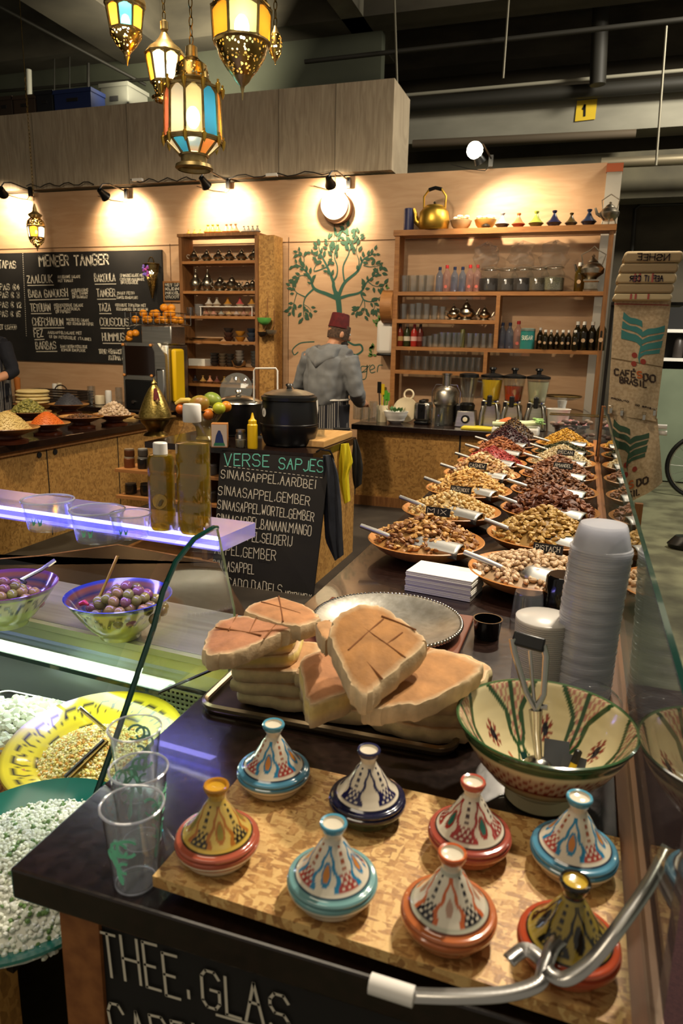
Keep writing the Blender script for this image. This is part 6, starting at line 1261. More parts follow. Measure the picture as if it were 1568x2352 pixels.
# painted bowls with olives
def olive_paint(th, r, z, i, blue):
    if i < 8: 
        if z > .098: return blue
        if .055 < z < .095:
            u = (th*10/(2*pi)) % 1-.5; d = sqrt((u*1.6)**2+((z-.055)/.05)**2); return DRK if .55 < d < .72 or d < .14 else lin('#b0a878')
        return lin('#a8b060')
    return blue if r > .122 else (lin('#6a3a2c') if int(r*220) % 3 else lin('#1e2240'))
op = finer([(0, .002), (.05, 0), (.055, .012), (.075, .03), (.098, .06), (.118, .09), (.128, .106), (.131, .109), (.128, .110), (.118, .095), (.098, .066), (.06, .034), (0, .028)], 3)
DKZ = .916
for px, py, blue, t in ((272, 1366, lin('#20307c'), 'blue rimmed painted bowl of whole olives on the case deck'), (10, 1342, lin('#5a2450'), 'purple rimmed painted bowl at the left picture edge')):
    p = at(px, py, z=DKZ+.108); one('olive_bowl', MB().lathe(op, 160, fn=lambda th, r, z, i: olive_paint(th, r, z, 0 if i < 21 else 9, blue)), m_paint, t, 'bowl', 'painted bowls on the case deck', loc=(p.x, p.y, DKZ))
    rn = random.Random(px); k = 0; L_ = []
    for lay, (n_, rad_, zz_) in enumerate(((20, .095, .072), (15, .072, .09), (10, .05, .107), (6, .03, .122), (1, 0, .134))):
        for q_ in range(n_):
            a = 2*pi*q_/n_+lay*.4; r_ = rad_*rn.uniform(.82, 1.06)
            if q_ % 3 == 0 and rad_ > .06: r_ *= .6
            key = 'olive%d' % (rn.randrange(4)); dx = .025 if px > 100 else 0; zl_ = zz_ if px > 100 else zz_*.85
            def mk_olive(kk=int(key[-1])): return one('olive', MB().ball((0, 0, 0), .0135, 1.18, 1, 1, n=14, k=9), mat('olive_skin%d' % kk, ('#7c7434', '#8a6a3c', '#6a5a30', '#7a4a4c')[kk], .18), 'x', 'olive')
            place(key, mk_olive, (p.x+dx+r_*cos(a), p.y+r_*sin(a)*.9, DKZ+zl_), 'glossy olive heaped in the %s' % ('blue rimmed bowl' if px > 100 else 'purple rimmed bowl'), rn.uniform(0, 6), 1, 'olives in the %s bowl' % ('blue rimmed' if px > 100 else 'purple rimmed'), ry=rn.uniform(-.5, .5))
    if px > 100:
        a_, b_ = at(270, 1277, z=DKZ+.20), V((p.x-.055, p.y-.02, DKZ+.075)); o = thing('gold_spoon', 'brass spoon standing in the blue rimmed olive bowl', 'spoon', b_); MB().tube([tuple(a_-b_), tuple((a_-b_)*.5), (0, 0, 0)], [.004, .0035, .005], 8).build('handle', m_gold, o); MB().ball((0, 0, -.008), .016, .8, 1.2, .4).build('spoon_bowl', m_gold, o)
        one('red_chilli', MB().tube([(-.012, 0, 0), (0, .004, .005), (.014, 0, .002)], [.005, .007, .003], 8), flat('#b01a3c', .3), 'small red pepper piece among the olives', 'pepper', loc=(p.x-.062, p.y-.055, DKZ+.092))
    else:
        a_ = at(95, 1300, z=DKZ+.135); o = thing('serving_spoon', 'dark serving spoon lying in the purple rimmed bowl', 'spoon', a_); MB().tube([(.02, .03, .01), (0, 0, -.01), (-.03, -.045, -.03)], [.006, .006, .005], 8).build('handle', m_steel, o); MB().ball((-.04, -.05, -.035), .03, 1, .7, .35).build('spoon_bowl', m_black, o)
# plastic tubs and oil bottles on the lit top shelf
def mk_tub():
    t = thing('deli_tub', 'x', 'tub'); MB().tube([(.0575*cos(a*pi/20), .0575*sin(a*pi/20), .0675) for a in range(40)], .0022, 6, closed=True).build('rim', m_rimp, t); MB().lathe([(0, .003), (.043, .003), (.046, 0), (.047, .004), (.056, .062), (.059, .064), (.059, .069), (.055, .068), (.045, .006), (0, .006)], 36).build('body', m_cup, t)
    for a0 in (-1.75, -1.45):
        g = MB(); g.add([(.0505*cos(a0+q), .0505*sin(a0+q), .022+zz_) for q, zz_ in ((-.12, .012), (0, .002), (.12, .014), (.06, -.004), (-.06, -.006))], [tuple(range(5))])
        g.build('green_print', m_print, t)
    return t
for px, py, s_, t in ((102, 1146, 1.0, 'leftmost clear tub on the lit glass shelf'), (216, 1169, 1.0, 'middle clear tub on the lit glass shelf'), (293, 1179, .78, 'smallest clear tub beside the oil bottles')):
    z1 = 1.2255+.069*s_; p = at(px, py, z=z1); place('tub', mk_tub, (p.x, p.y+.01, 1.2255), t, .2, s_*.98, 'clear tubs on the lit shelf')
def oilbottle(px, py, rpx, hpx, label, lab):
    p = at(px, py, z=1.2255); u = mpp(p); r_, h_ = rpx*u, hpx*u*1.02; p = V((p.x, p.y+r_*.8, 1.2255)); o = thing('oil_bottle', label, 'bottle', p)
    big = h_ > .23; sh = .70 if big else .80; nz_ = .86 if not big else .84
    prof = [(0, 0), (r_*.85, 0), (r_, .01), (r_, h_*.24), (r_*.965, h_*.255), (r_, h_*.27), (r_, h_*sh*.78), (r_*.965, h_*sh*.8), (r_, h_*sh*.82), (r_, h_*sh), (r_*.85, h_*(sh+.05)), (r_*.5, h_*nz_), (r_*.46, h_*.88)]
    MB().lathe(prof, 36).build('shell', thin_glass('bottle_shell', (.96, .96, .94), 1.6, .03), o)
    fl = sh+.02 if big else nz_; MB().lathe([(0, .003)]+[(max(.001, a-.0015), b+.002) for a, b in prof[1:10 if big else 12]]+[(0, h_*fl)], 36).build('oil', m_oil, o)
    MB().lathe([(r_*.5, h_*.865), (r_*.53, h_*.87), (r_*.52, h_*.99), (r_*.46, h_), (0, h_)], 24).build('cap', m_white, o)
    g = MB(); n_ = 9; cx = lab[0]; g.add([(r_*1.008*cos(cx+.55*cos(a*pi/10)), r_*1.008*sin(cx+.55*cos(a*pi/10)), h_*lab[1]+r_*.55*sin(a*pi/10)) for a in range(20)], [tuple(range(20))]); g.build('round_label', flat('#c8a04a' if not big else '#b9a878', .6), o, smooth=False)
oilbottle(361, 1222, 31, 200, 'shorter bottle of yellow olive oil on the lit shelf', (-1.2, .36)); oilbottle(432, 1231, 39, 293, 'taller bottle of yellow olive oil at the shelf end', (-2.6, .5))
# dishes on the lower deck
DZ = .661
YEL = lin('#d8c22c')
def yp(th, r, z, i):
    if r > .192: return lin('#9c8a1c')
    if r > .135:
        u = (th*26/(2*pi)) % 1-.5; d = sqrt((u*1.5)**2+((r-.14)/.045)**2); return DRK if .68 < d < .82 or d < .12 else YEL
    if r > .125: return DRK if .128 < r < .131 else YEL
    return DRK if (sin(th*8+r*120)+sin(r*300-th*3)) > 1.1 else lin('#cbb42a')
p = at(222, 1722, z=DZ+.075); o = one('yellow_plate', MB().lathe(finer([(0, .0), (.06, 0), (.07, .006), (.12, .022), (.19, .045), (.2, .05), (.198, .054), (.125, .03), (.07, .014), (0, .01)], 8), 200, fn=yp), m_paint, 'large yellow painted plate of couscous in the display case', 'plate', loc=(p.x, p.y, DZ+.045)); o.rotation_euler = (R(7), 0, 0)
def pile(name, label, loc, R_, h_, cols, n, sz, seed, tilt=0, sx=1, sy=1):
    rn = random.Random(seed); g = MB(); g.col = tuple(v*.85 for v in cols[0]); g.lathe([(0, h_)]+[(R_*q/8, h_*(1-(q/8)**1.6)) for q in range(1, 9)], 28, sx=sx, sy=sy)
    base = MB().ball((0, 0, 0), sz, 1.2, 1, .8, n=6, k=4)
    for k in range(n):
        r_ = R_*sqrt((k+.5)/n)*rn.uniform(.95, 1.05); a = k*2.39996; q = r_/R_; g.col = jitcol(rn.choice(cols), rn, .12); g.add(base.v, base.f, None, rot(rn.uniform(-1, 1), rn.uniform(-1, 1), rn.uniform(0, 6), (r_*cos(a)*sx, r_*sin(a)*sy, h_*(1-min(1, q)**1.6)+rn.uniform(0, sz)), rn.uniform(.6, 1.3)))
    o = one(name, g, m_nutm, label, 'food', kind='stuff', loc=loc); o.rotation_euler.x = tilt; return o
pile('couscous_heap', 'pale yellow couscous salad heaped on the yellow plate', (p.x+.005, p.y-.02, DZ+.062), .125, .055, col('#e8dc90', '#e6d878', '#dca848', '#efe6b0'), 1700, .0036, 2, R(7))
a_ = at(182, 1625, z=DZ+.19); b_ = V((p.x+.02, p.y+.03, DZ+.1)); o = thing('steel_spoon', 'steel spoon standing in the couscous plate', 'spoon', b_); MB().tube([tuple(a_-b_), (0, 0, 0)], .0045, 8).build('handle', m_steel, o); MB().ball((0, -.01, -.01), .018, .8, 1.2, .4).build('spoon_bowl', m_steel, o)
a_ = at(238, 1700, z=DZ+.12); o = thing('black_tongs', 'slim dark serving tongs lying across the yellow plate', 'tongs', a_); MB().tube([(0, 0, .0), (-.025, -.1, -.035)], .004, 8).build('arm', m_black, o); MB().tube([(.01, 0, .0), (-.013, -.1, -.035)], .004, 8).build('arm', m_brassd, o)
q = at(35, 1650, z=DZ+.06); wt = thing('salad_tray', 'dark tray of white cream salad at the left of the display case', 'tray', (q.x, q.y, DZ)); MB().prism(rr(.15, .12, .03), 0, .05).build('body', mat('tray_black', '#1a1c18', .3), wt, smooth=False); MB().tube([(x, y, .052) for x, y in rr(.15, .12, .03)], .004, 6, closed=True).build('rim', m_brushed, wt)
pile('cream_salad', 'smooth white cream salad filling the dark tray', (q.x, q.y, DZ+.045), .135, .035, col('#dfe4cc', '#e6ead6'), 200, .012, 3, 0, 1, .8)
o = thing('flat_server', 'cream handled flat server standing in the white salad', 'server', (q.x-.03, q.y-.06, DZ+.1)); MB().box((-.012, -.006, -.03), (.012, .006, .09)).build('handle', flat('#c9be8a', .5), o, bevel=.003)
q = at(-12, 1795, z=DZ+.05); one('orange_plate', MB().lathe([(0, 0), (.07, 0), (.14, .03), (.142, .034), (.13, .032), (.06, .01), (0, .008)], 48), mat('orange_glaze', '#d09a1c', .2), 'orange glazed plate at the left edge before the yellow plate', 'plate', loc=(q.x, q.y, DZ+.02))
pile('chickpea_salad', 'golden spiced salad on the orange plate', (q.x, q.y, DZ+.035), .10, .03, col('#c8861c', '#b87414', '#d8a034'), 160, .009, 5)
q = at(75, 1985, z=DZ+.075); gp = one('green_platter', MB().lathe([(0, 0), (.1, 0), (.19, .045), (.21, .06), (.208, .064), (.18, .045), (.1, .012), (0, .01)], 64), mat('teal_glaze', '#1c6a5c', .15), 'big teal glazed platter of white herb salad in the case front', 'platter', loc=(q.x, q.y, DZ+.03)); gp.rotation_euler = (R(6), 0, 0)
pile('herb_salad', 'white herb flecked salad heaped on the teal platter', (q.x, q.y-.005, DZ+.06), .185, .06, col('#eceee0', '#e6ead4', '#f0f2e6', '#f0f2e6', '#eceee0', '#e8ecda', '#e8ecda', '#6a8a4c'), 2000, .0044, 6, R(6))
q = at(60, 2095, z=DZ); sg2 = thing('case_label', 'black box with faint white print at the bottom of the case', 'box', (q.x, .795, DZ+.056)); MB().box((-.16, -.02, -.055), (.1, .02, .02)).build('box_body', m_black, sg2, bevel=.003)
g = MB(); chalk(g, 'KOEL VITRINE', (-.12, -.0205, -.018), (.07, -.0205, -.024), .014, (0, -1, 0), .0016, off=.0006); g.build('lettering', flat('#8f9a96', .6), sg2)
lamp('case_tube', 'AREA', cw(-.75, -.02, .862), 2.4, (.9, 1, .78), 1.4, cw(-.75, -.4, .6), sy=.05); lamp('case_tube', 'AREA', cw(-.75, -.18, 1.16), 1.6, (.92, 1, .80), 1.4, cw(-.75, -.35, .7), sy=.04); lamp('led_wash', 'AREA', cw(-.75, .02, 1.185), 3.5, (.36, .30, 1), 1.4, cw(-.75, .08, .9), sy=.03)

# ================================================================== hanging lanterns
def chain(par, p0, z1, r=.012):
    g = MB(); n = int((z1-p0[2])/(r*2.9)); n = min(n, 34)
    for k in range(n):
        zc = p0[2]+r*1.5+k*r*2.9; a = k % 2*pi/2
        g.tube([(p0[0]+r*.7*cos(t)*cos(a), p0[1]+r*.7*cos(t)*sin(a), zc+r*1.7*sin(t)) for t in [q*pi/5 for q in range(10)]], r*.22, 4, closed=True)
    zt = p0[2]+n*r*2.9; g.tube([(p0[0], p0[1], zt-.01), (p0[0], p0[1], max(z1, zt+.05))], r*.3, 5); g.build('chain', m_brassd, par)
def glasspane(name, tint, milk=.55): return thin_glass(name, tint, 1.0, .12, milk=milk, milkcol=tint)
pn = dict(a=glasspane('amber_glass', (.85, .42, .04)), w=glasspane('frosted_glass', (.95, .92, .82), .35), b=glasspane('blue_glass', (.05, .38, .75)), l=glasspane('pale_blue_glass', (.55, .68, .95)), r=glasspane('red_glass', (.75, .2, .1)), o=glasspane('orange_glass', (.9, .35, .08)), g=glasspane('green_glass', (.72, .9, .5)), y=glasspane('yellow_glass', (.95, .85, .45)), d=glasspane('dusty_pink_glass', (.8, .4, .35)))
m_brl = mat('lantern_brass', '#b39c68', .38, .8, '#8f7a4c', 25)
def lantern(name_l, px, y, segs, colors, cpy, watt, n=8, rot0=pi/8, group=None, chainz=4.9, bulbpy=None, bcol=(1, .8, .5), bs=.022):
    """segs: (kind, [(py, half width in picture points), ...]) from top to bottom"""
    c = at(px, cpy, y=y); u = mpp(c); o = thing('moroccan_lantern', name_l, 'lantern', c, group); zf = lambda py: at(px, py, y=y).z-c.z
    top = None
    for kind, pts in segs:
        pr = [(hw*u, zf(py)) for py, hw in pts]
        if top is None: top = pr[0][1]
        if kind == 'm': MB().lathe(pr, n, a0=rot0).build('metal_body', m_brl, o, smooth=False)
        elif kind == 'M': MB().lathe(pr, 24).build('metal_cap', m_brl, o)
        elif kind == 'p': MB().lathe(pr, n*3, a0=rot0).build('pierced_body', m_pierce, o)
        elif kind == 'g':
            g = MB(); cl_ = colors if isinstance(colors, str) else colors.pop(0)
            for k in range(n):
                a = rot0+2*pi*k/n; g.tube([(r_*cos(a)*1.0, r_*sin(a), z) for r_, z in pr], .0055, 5)
            for r_, z in (pr[0], pr[-1]): g.tube([(r_*cos(rot0+2*pi*k/n), r_*sin(rot0+2*pi*k/n), z) for k in range(n)], .007, 5, closed=True)
            for k in range(n):      # arch tops on the panes
                a0, a1 = rot0+2*pi*k/n, rot0+2*pi*(k+1)/n; r_, z = pr[0]; h_ = (pr[0][1]-pr[-1][1])*.16
                for q in range(5):
                    t0_, t1_ = q/5, (q+1)/5; f = lambda t, dz: (r_*(cos(a0)*(1-t)+cos(a1)*t)*1.004, r_*(sin(a0)*(1-t)+sin(a1)*t)*1.004, z-dz)
                    d0, d1 = h_*abs(2*t0_-1)**1.5, h_*abs(2*t1_-1)**1.5; g.add([f(t0_, 0), f(t1_, 0), f(t1_, d1+.004), f(t0_, d0+.004)], [(0, 1, 2, 3)])
            g.build('frame', m_brl, o, smooth=False)
            for k in range(n):
                a0, a1 = rot0+2*pi*k/n, rot0+2*pi*(k+1)/n; vs = []
                for r_, z in pr: vs += [(r_*.985*cos(a0), r_*.985*sin(a0), z), (r_*.985*cos(a1), r_*.985*sin(a1), z)]
                g = MB(); g.add(vs, [(2*i, 2*i+1, 2*i+3, 2*i+2) for i in range(len(pr)-1)]); g.build('glass_pane', pn[cl_[k % len(cl_)]], o, smooth=False)
        elif kind == 's':
            for k in range(n): a = rot0+2*pi*k/n; r_, z = pr[0]; MB().lathe([(0, .03), (.006, .026), (.004, .018), (.011, .01), (.008, -.012), (0, -.03)], 8, loc=(r_*cos(a), r_*sin(a), z)).build('finial', m_gold, o)
    bz = zf(bulbpy or cpy); MB().ball((0, 0, bz), bs, 1, 1, 1.5).build('bulb', m_bulb, o)
    chain(o, (0, 0, top), chainz-c.z); l = lamp('lantern_bulb', 'POINT', (c.x, c.y, c.z+bz), watt, bcol, .03)
    return o
lantern('large lowest lantern with a tall blue pane and coloured lower panes', 443, 3.0, [('M', [(103, 5), (108, 13), (132, 14), (136, 18)]), ('p', [(136, 16), (150, 34), (172, 38), (184, 39)]), ('M', [(184, 41), (188, 43), (196, 38), (200, 46), (206, 62)]), ('g', [(206, 62), (322, 66)]), ('s', [(206, 68)]), ('s', [(326, 68)]), ('g', [(326, 64), (358, 32)]), ('M', [(358, 32), (362, 30), (374, 30), (380, 42), (388, 44), (392, 38)])], ['ybowrbywrw', 'wowbyrwbwb'], 262, 22, n=10, rot0=R(284), group='hanging brass lanterns', bulbpy=270, bs=.03)
lantern('brass lantern with amber panes hanging just behind the large lowest one', 380, 3.35, [('M', [(46, 4), (50, 9), (68, 9), (72, 6), (86, 12), (100, 22), (112, 36), (124, 44)]), ('g', [(126, 44), (192, 33)]), ('p', [(192, 33), (205, 28), (222, 24), (226, 34), (232, 30)])], 'waywaaalw', 158, 12, rot0=R(302), group='hanging brass lanterns', bulbpy=165)
lantern('topmost left lantern with a blue pane and a pointed pierced bottom', 288, 3.3, [('M', [(-40, 20), (-8, 40), (0, 46), (12, 47), (18, 42)]), ('g', [(18, 44), (72, 36)]), ('p', [(72, 37), (84, 36), (104, 24), (122, 9)]), ('M', [(122, 9), (128, 6), (132, 7), (140, 3), (152, 1)])], 'bawalwla', 45, 12, rot0=R(282.5), group='hanging brass lanterns', bulbpy=50)
lantern('biggest lantern at the top with amber panes and a round pierced bottom', 555, 2.9, [('M', [(-60, 20), (-30, 45), (-6, 55), (10, 62), (18, 68)]), ('g', [(18, 68), (98, 64)]), ('M', [(98, 66), (102, 66), (106, 60)]), ('p', [(104, 61), (130, 54), (160, 36), (182, 18)]), ('M', [(178, 22), (188, 16), (198, 6), (206, 4), (230, 1)])], 'gaagaa', 58, 18, n=6, rot0=R(269.6), group='hanging brass lanterns', bulbpy=62, bcol=(1, .9, .6), bs=.03)
lantern('small lantern half hidden behind the biggest top lantern', 632, 3.6, [('M', [(60, 3), (75, 8), (80, 12)]), ('p', [(80, 13), (95, 16), (120, 14), (136, 6)]), ('M', [(136, 6), (142, 2), (148, 1)])], 'a', 110, 2, group='hanging brass lanterns', bulbpy=105, bs=.01)
lantern('small far lantern hanging low before the menu board', 83, 6.5, [('M', [(468, 2), (486, 6), (492, 14), (494, 16), (500, 11)]), ('p', [(500, 11), (508, 18), (518, 20)]), ('g', [(520, 20), (546, 17)]), ('p', [(546, 18), (556, 15), (566, 6)]), ('M', [(566, 6), (570, 2), (577, 1)])], 'lal', 530, 3, n=6, chainz=5.2, bulbpy=533, bs=.014)

# ================================================================== prep island things
def ip(px, py, z=IZ): p = at(px, py, z=z); return V((p.x, p.y, z+.001))
p = ip(661, 1022); u = mpp(p); kz = lambda py: at(661, py, y=p.y).z-p.z; KR = 66*u; kp = V((p.x, p.y+.02, IZ+.001)); kt = thing('soup_kettle', 'big black round soup kettle with steel lid on the prep island', 'soup kettle', kp); H_ = kz(905)
MB().lathe([(0, .0), (KR*.8, 0), (KR*.86, .012), (KR*.9, .03), (KR*1.0, H_*.3), (KR*1.0, H_*.39), (KR*1.02, H_*.4), (KR*1.02, H_*.43), (KR*1.0, H_*.44), (KR*.99, H_*.6), (KR*.93, H_*.85), (KR*.92, H_*.87), (KR*.96, H_*.89), (KR*.96, H_*.95), (KR*.88, H_*.98), (0, H_*.98)], 56).build('body', mat('kettle_black', '#0c0d0f', .3), kt)
MB().lathe([(KR*.86, H_*.98), (KR*.87, H_*1.0), (KR*.6, H_*1.06), (KR*.3, H_*1.09), (0, H_*1.1)], 40).build('lid', m_brushed, kt); MB().lathe([(0, H_*1.09), (KR*.1, H_*1.1), (KR*.08, H_*1.13), (KR*.14, H_*1.17), (KR*.1, H_*1.2), (0, H_*1.2)], 18).build('knob', m_black, kt)
g = MB(); a0 = -pi/2-.62; g.add([(KR*1.004*cos(a0+.12*cos(t)), KR*1.004*sin(a0+.12*cos(t)), H_*.66+.028*sin(t)) for t in [k*pi/10 for k in range(20)]], [tuple(range(20))]); g.build('round_badge', flat('#c9c9c4', .4), kt, smooth=False)
g = MB(); g.T = rot(z=a0+pi/2, loc=(KR*1.01*cos(a0), KR*1.01*sin(a0), H_*.66)); g.ribbon([(-.006, -.002, -.012), (.004, -.002, .012)], .004, (0, -1, 0)); g.build('badge_mark', m_black, kt)
q = ip(580, 1030); mb = thing('mustard_bottle', 'yellow squeeze bottle beside the black soup kettle', 'bottle', q); h_ = at(580, 948, y=q.y).z-q.z; MB().lathe([(0, 0), (.03, 0), (.032, .01), (.032, h_*.66), (.024, h_*.7), (0, h_*.7)], 22).build('body', m_yelp, mb); MB().lathe([(.026, h_*.7), (.026, h_*.78), (.012, h_*.84), (.004, h_), (0, h_)], 18).build('nozzle', m_yelp, mb)
q = ip(553, 1028); sj = thing('spice_jar', 'small glass jar with a white tag left of the yellow squeeze bottle', 'jar', q); MB().lathe([(0, 0), (.03, 0), (.034, .01), (.034, .08), (.027, .09), (.027, .1)], 20).build('glass_body', m_glass, sj); MB().lathe([(0, .004), (.029, .004), (.032, .012), (.032, .05), (0, .055)], 18).build('contents', flat('#6a6450', .8), sj); MB().lathe([(.029, .098), (.029, .112), (0, .114)], 18).build('lid', m_silver, sj); MB().box((.004, -.037, .06), (.018, -.034, .082)).build('tag', m_white, sj)
q = ip(566, 1000); q = V((q.x, q.y+.02, q.z)); sb = thing('dark_bottle', 'dark oil bottle with a white cap behind the yellow squeeze bottle', 'bottle', q); h_ = at(566, 925, y=q.y).z-q.z; MB().lathe([(0, 0), (.026, 0), (.028, .008), (.028, h_*.6), (.012, h_*.76), (.011, h_*.88), (0, h_*.88)], 18).build('body', thin_glass('dark_green_glass', (.25, .22, .08), 1, .03, milk=.3, milkcol=(.08, .07, .02)), sb); MB().lathe([(.014, h_*.87), (.014, h_), (0, h_)], 14).build('cap', m_white, sb)
q = ip(505, 1027); cb_ = thing('tea_box', 'small card box with a blue painted figure on the island', 'box', q, rz=R(22)); h_ = at(505, 972, y=q.y).z-q.z; MB().box((-.05, -.03, 0), (.05, .045, h_)).build('carton', flat('#a8703c', .6), cb_, smooth=False, bevel=.002); g = MB()
MB().box((-.047, -.0315, .006), (.047, -.0302, h_-.006)).build('picture_panel', flat('#b9a898', .6), cb_, smooth=False); g.add([(-.03, -.0325, .02), (.03, -.0325, .02), (.02, -.0325, h_*.5), (.006, -.0325, h_*.72), (-.006, -.0325, h_*.72), (-.02, -.0325, h_*.5)], [tuple(range(6))]); g.build('figure', flat('#1c2c5c', .6), cb_, smooth=False); g = MB(); g.add([(-.036, -.0327, .012), (.036, -.0327, .012), (.03, -.0327, .03), (-.03, -.0327, .03)], [(0, 1, 2, 3)]); g.build('base_print', flat('#2c6a4c', .6), cb_)
# fruit bowl
q = ip(466, 1012); q.y += .02; fr2 = at(466, 940, y=q.y).z-q.z
FB = q; zb_ = at(466, 1010, y=q.y).z-.0; 
def fbp(th, r, z, i):
    if z > fr2*.72 and i < 8: u2 = (th*14/(2*pi)) % 1-.5; return DRK if abs(z-fr2*(.8+.12*cos(u2*6))) < .006 or z > fr2*.95 else lin('#b09458')
    return lin('#b8a060')
one('fruit_bowl', MB().lathe(finer([(0, 0), (.055, 0), (.058, .01), (.045, .03), (.06, fr2*.45), (.1, fr2*.68), (.135, fr2*.96), (.138, fr2), (.128, fr2*.98), (.09, fr2*.75), (0, fr2*.55)], 3), 120, fn=lambda th, r, z, i: fbp(th, r, z, i//3)), m_paint, 'ochre footed bowl with dark scallops full of fruit on the island', 'bowl', loc=FB)
def fruit(n, px, py, dy, r_, sh, c, c2, t, cat_n, rx=0, ry=0):
    p = at(px, py, y=FB.y+dy); o = one(n, MB().ball((0, 0, 0), r_, *sh, n=20, k=14), mat('peel_'+n+str(px), c, .35, 0, c2, 9), t, cat_n, loc=p); o.rotation_euler = (rx, ry, 0)
fruit('mango', 457, 928, -.05, .062, (1.2, .9, .9), '#8a8a34', '#9a6a30', 'big green mango at the front of the fruit bowl', 'mango', 0, -.3); fruit('mango', 489, 918, .03, .055, (1.15, .9, .85), '#6f8a34', '#8a9a40', 'second green mango at the back of the fruit bowl', 'mango', 0, .4)
fruit('apple', 503, 938, -.06, .042, (1, 1, .93), '#b9b92c', '#a8b030', 'yellow green apple at the right of the fruit bowl', 'apple'); fruit('orange', 519, 934, .0, .036, (1, 1, 1), '#d88a20', '#c87a18', 'orange behind the yellow green apple', 'orange'); fruit('orange', 478, 952, -.085, .036, (1, 1, 1), '#d0782a', '#c06a20', 'orange wedged under the mangoes in the fruit bowl', 'orange'); fruit('orange', 415, 940, .0, .034, (1, 1, 1), '#d0702a', '#c06020', 'orange at the left rim of the fruit bowl', 'orange')
p_ = at(425, 925, y=FB.y); one('banana', MB().tube([(-.07, 0, -.01), (-.03, 0, .012), (.03, 0, .016), (.08, 0, .0)], [.012, .019, .019, .01], 9), flat('#d0b458', .5), 'pale yellow banana behind the green mango', 'banana', loc=p_)
# big pot with glass lid behind, wire stand
q = ip(548, 985); q.y = 4.6; q.x = at(548, 950, y=4.6).x; bp_ = thing('stock_pot', 'wide black pot with steel lid behind the fruit bowl', 'pot', V((q.x, q.y, IZ+.001))); ph = at(548, 925, y=4.6).z-IZ
MB().lathe([(0, 0), (.15, 0), (.165, .02), (.165, ph*.98), (.172, ph), (0, ph)], 40).build('body', m_black, bp_); MB().lathe([(.172, ph), (.165, ph+.012), (.1, ph+.04), (.03, ph+.055), (0, ph+.056)], 36).build('lid', m_steel, bp_); MB().lathe([(0, ph+.055), (.012, ph+.06), (.025, ph+.08), (.02, ph+.088), (0, ph+.09)], 16).build('knob', m_steel, bp_)
p_ = at(545, 895, y=4.86); o = one('pot_lid', MB().lathe([(.0, .03), (.06, .025), (.11, .008), (.125, 0), (.128, .003), (.125, .006), (.11, .014), (0, .036)], 36, M=rot(x=R(72), y=R(18))), thin_glass('lid_glass', (.8, .85, .82), 2, .03, milk=.12), 'round glass pot lid propped up behind the black pot', 'lid', loc=(p_.x, 4.84, p_.z))
a_, b_, c_, d_ = at(583, 980, y=4.55), at(583, 846, y=4.55), at(637, 846, y=4.55), at(637, 905, y=4.55); e_ = V((d_.x, 4.55, a_.z)); m0 = (a_+e_)/2; wsd = thing('wire_stand', 'pale square wire handle stand behind the soup kettle', 'stand', (m0.x, 4.55, IZ+.001))
MB().tube([tuple(v-wsd.location) for v in (V((a_.x, 4.55, IZ+.005)), b_-V((0, 0, .015)), b_+V((.012, 0, 0)), c_-V((.012, 0, 0)), c_-V((0, 0, .015)), V((d_.x, 4.55, IZ+.005)))], .006, 8).build('wire_hoop', m_white, wsd); MB().box((a_.x-.01-m0.x, -.03, 0), (d_.x+.01-m0.x, .03, .006)).build('foot', m_steel, wsd)
# wooden chopping board, knife, glass
q0, q1 = ip(740, 1010), ip(828, 985); cbx = thing('wood_block', 'thick pale wooden chopping board on the right end of the island', 'cutting board', ((-1.72), 4.52, IZ+.001)); MB().box((-.12, -.3, 0), (.2, .3, .045)).build('board', mat('pale_wood', '#c99e62', .55, 0, '#bb8e52', 6, (8, 1, 8)), cbx, smooth=False, bevel=.006)
p_ = at(765, 985, z=IZ+.05); kn = thing('kitchen_knife', 'black handled knife lying on the pale chopping board', 'knife', (p_.x, p_.y, IZ+.052)); MB().tube([(0, 0, 0), (.12, .03, .0)], .009, 8).build('handle', m_black, kn); MB().box((-.14, -.045, -.001), (.005, .0, .001), rot(z=.2)).build('blade', m_steel, kn)
q = ip(736, 1018); one('small_glass', MB().lathe([(0, .003), (.022, .003), (.024, 0), (.027, .1), (.025, .1), (.022, .01), (0, .01)], 20), m_glass, 'small empty glass between the soup kettle and the chopping board', 'glass', loc=q)
# brass tagine stand with red tassel
q = ip(358, 1000); bz = lambda py: at(358, py, y=q.y).z-q.z; u = mpp(q); bt_ = thing('brass_tagine', 'tall engraved brass tagine with a red tassel on the island corner', 'tagine', q)
MB().lathe([(0, 0), (28*u, 0), (26*u, .012), (18*u, .03), (24*u, bz(978)), (32*u, bz(970)), (34*u, bz(964)), (47*u, bz(959)), (47*u, bz(956)), (0, bz(956))], 32).build('base', m_brassd, bt_)
MB().lathe([(37*u, bz(957)), (36*u, bz(950)), (29*u, bz(930)), (20*u, bz(908)), (12*u, bz(893)), (8*u, bz(888)), (5*u, bz(884)), (7*u, bz(880)), (2*u, bz(874)), (0, bz(866))], 32).build('cover', mat('engraved_brass', '#a89452', .3, .9, '#7c6a34', 80, bump=.4), bt_)
MB().tube([(9*u, -.03, bz(892)), (14*u, -.045, bz(905)), (17*u, -.055, bz(918))], [.01, .018, .022], 8).build('tassel', m_red.copy(), bt_); MB().ball((19*u, -.062, bz(918)), .016, .8, .6, 1.2).build('charm', flat('#b08a58', .5), bt_)
bpy.data.materials[m_red.name].name = 'red_felt'
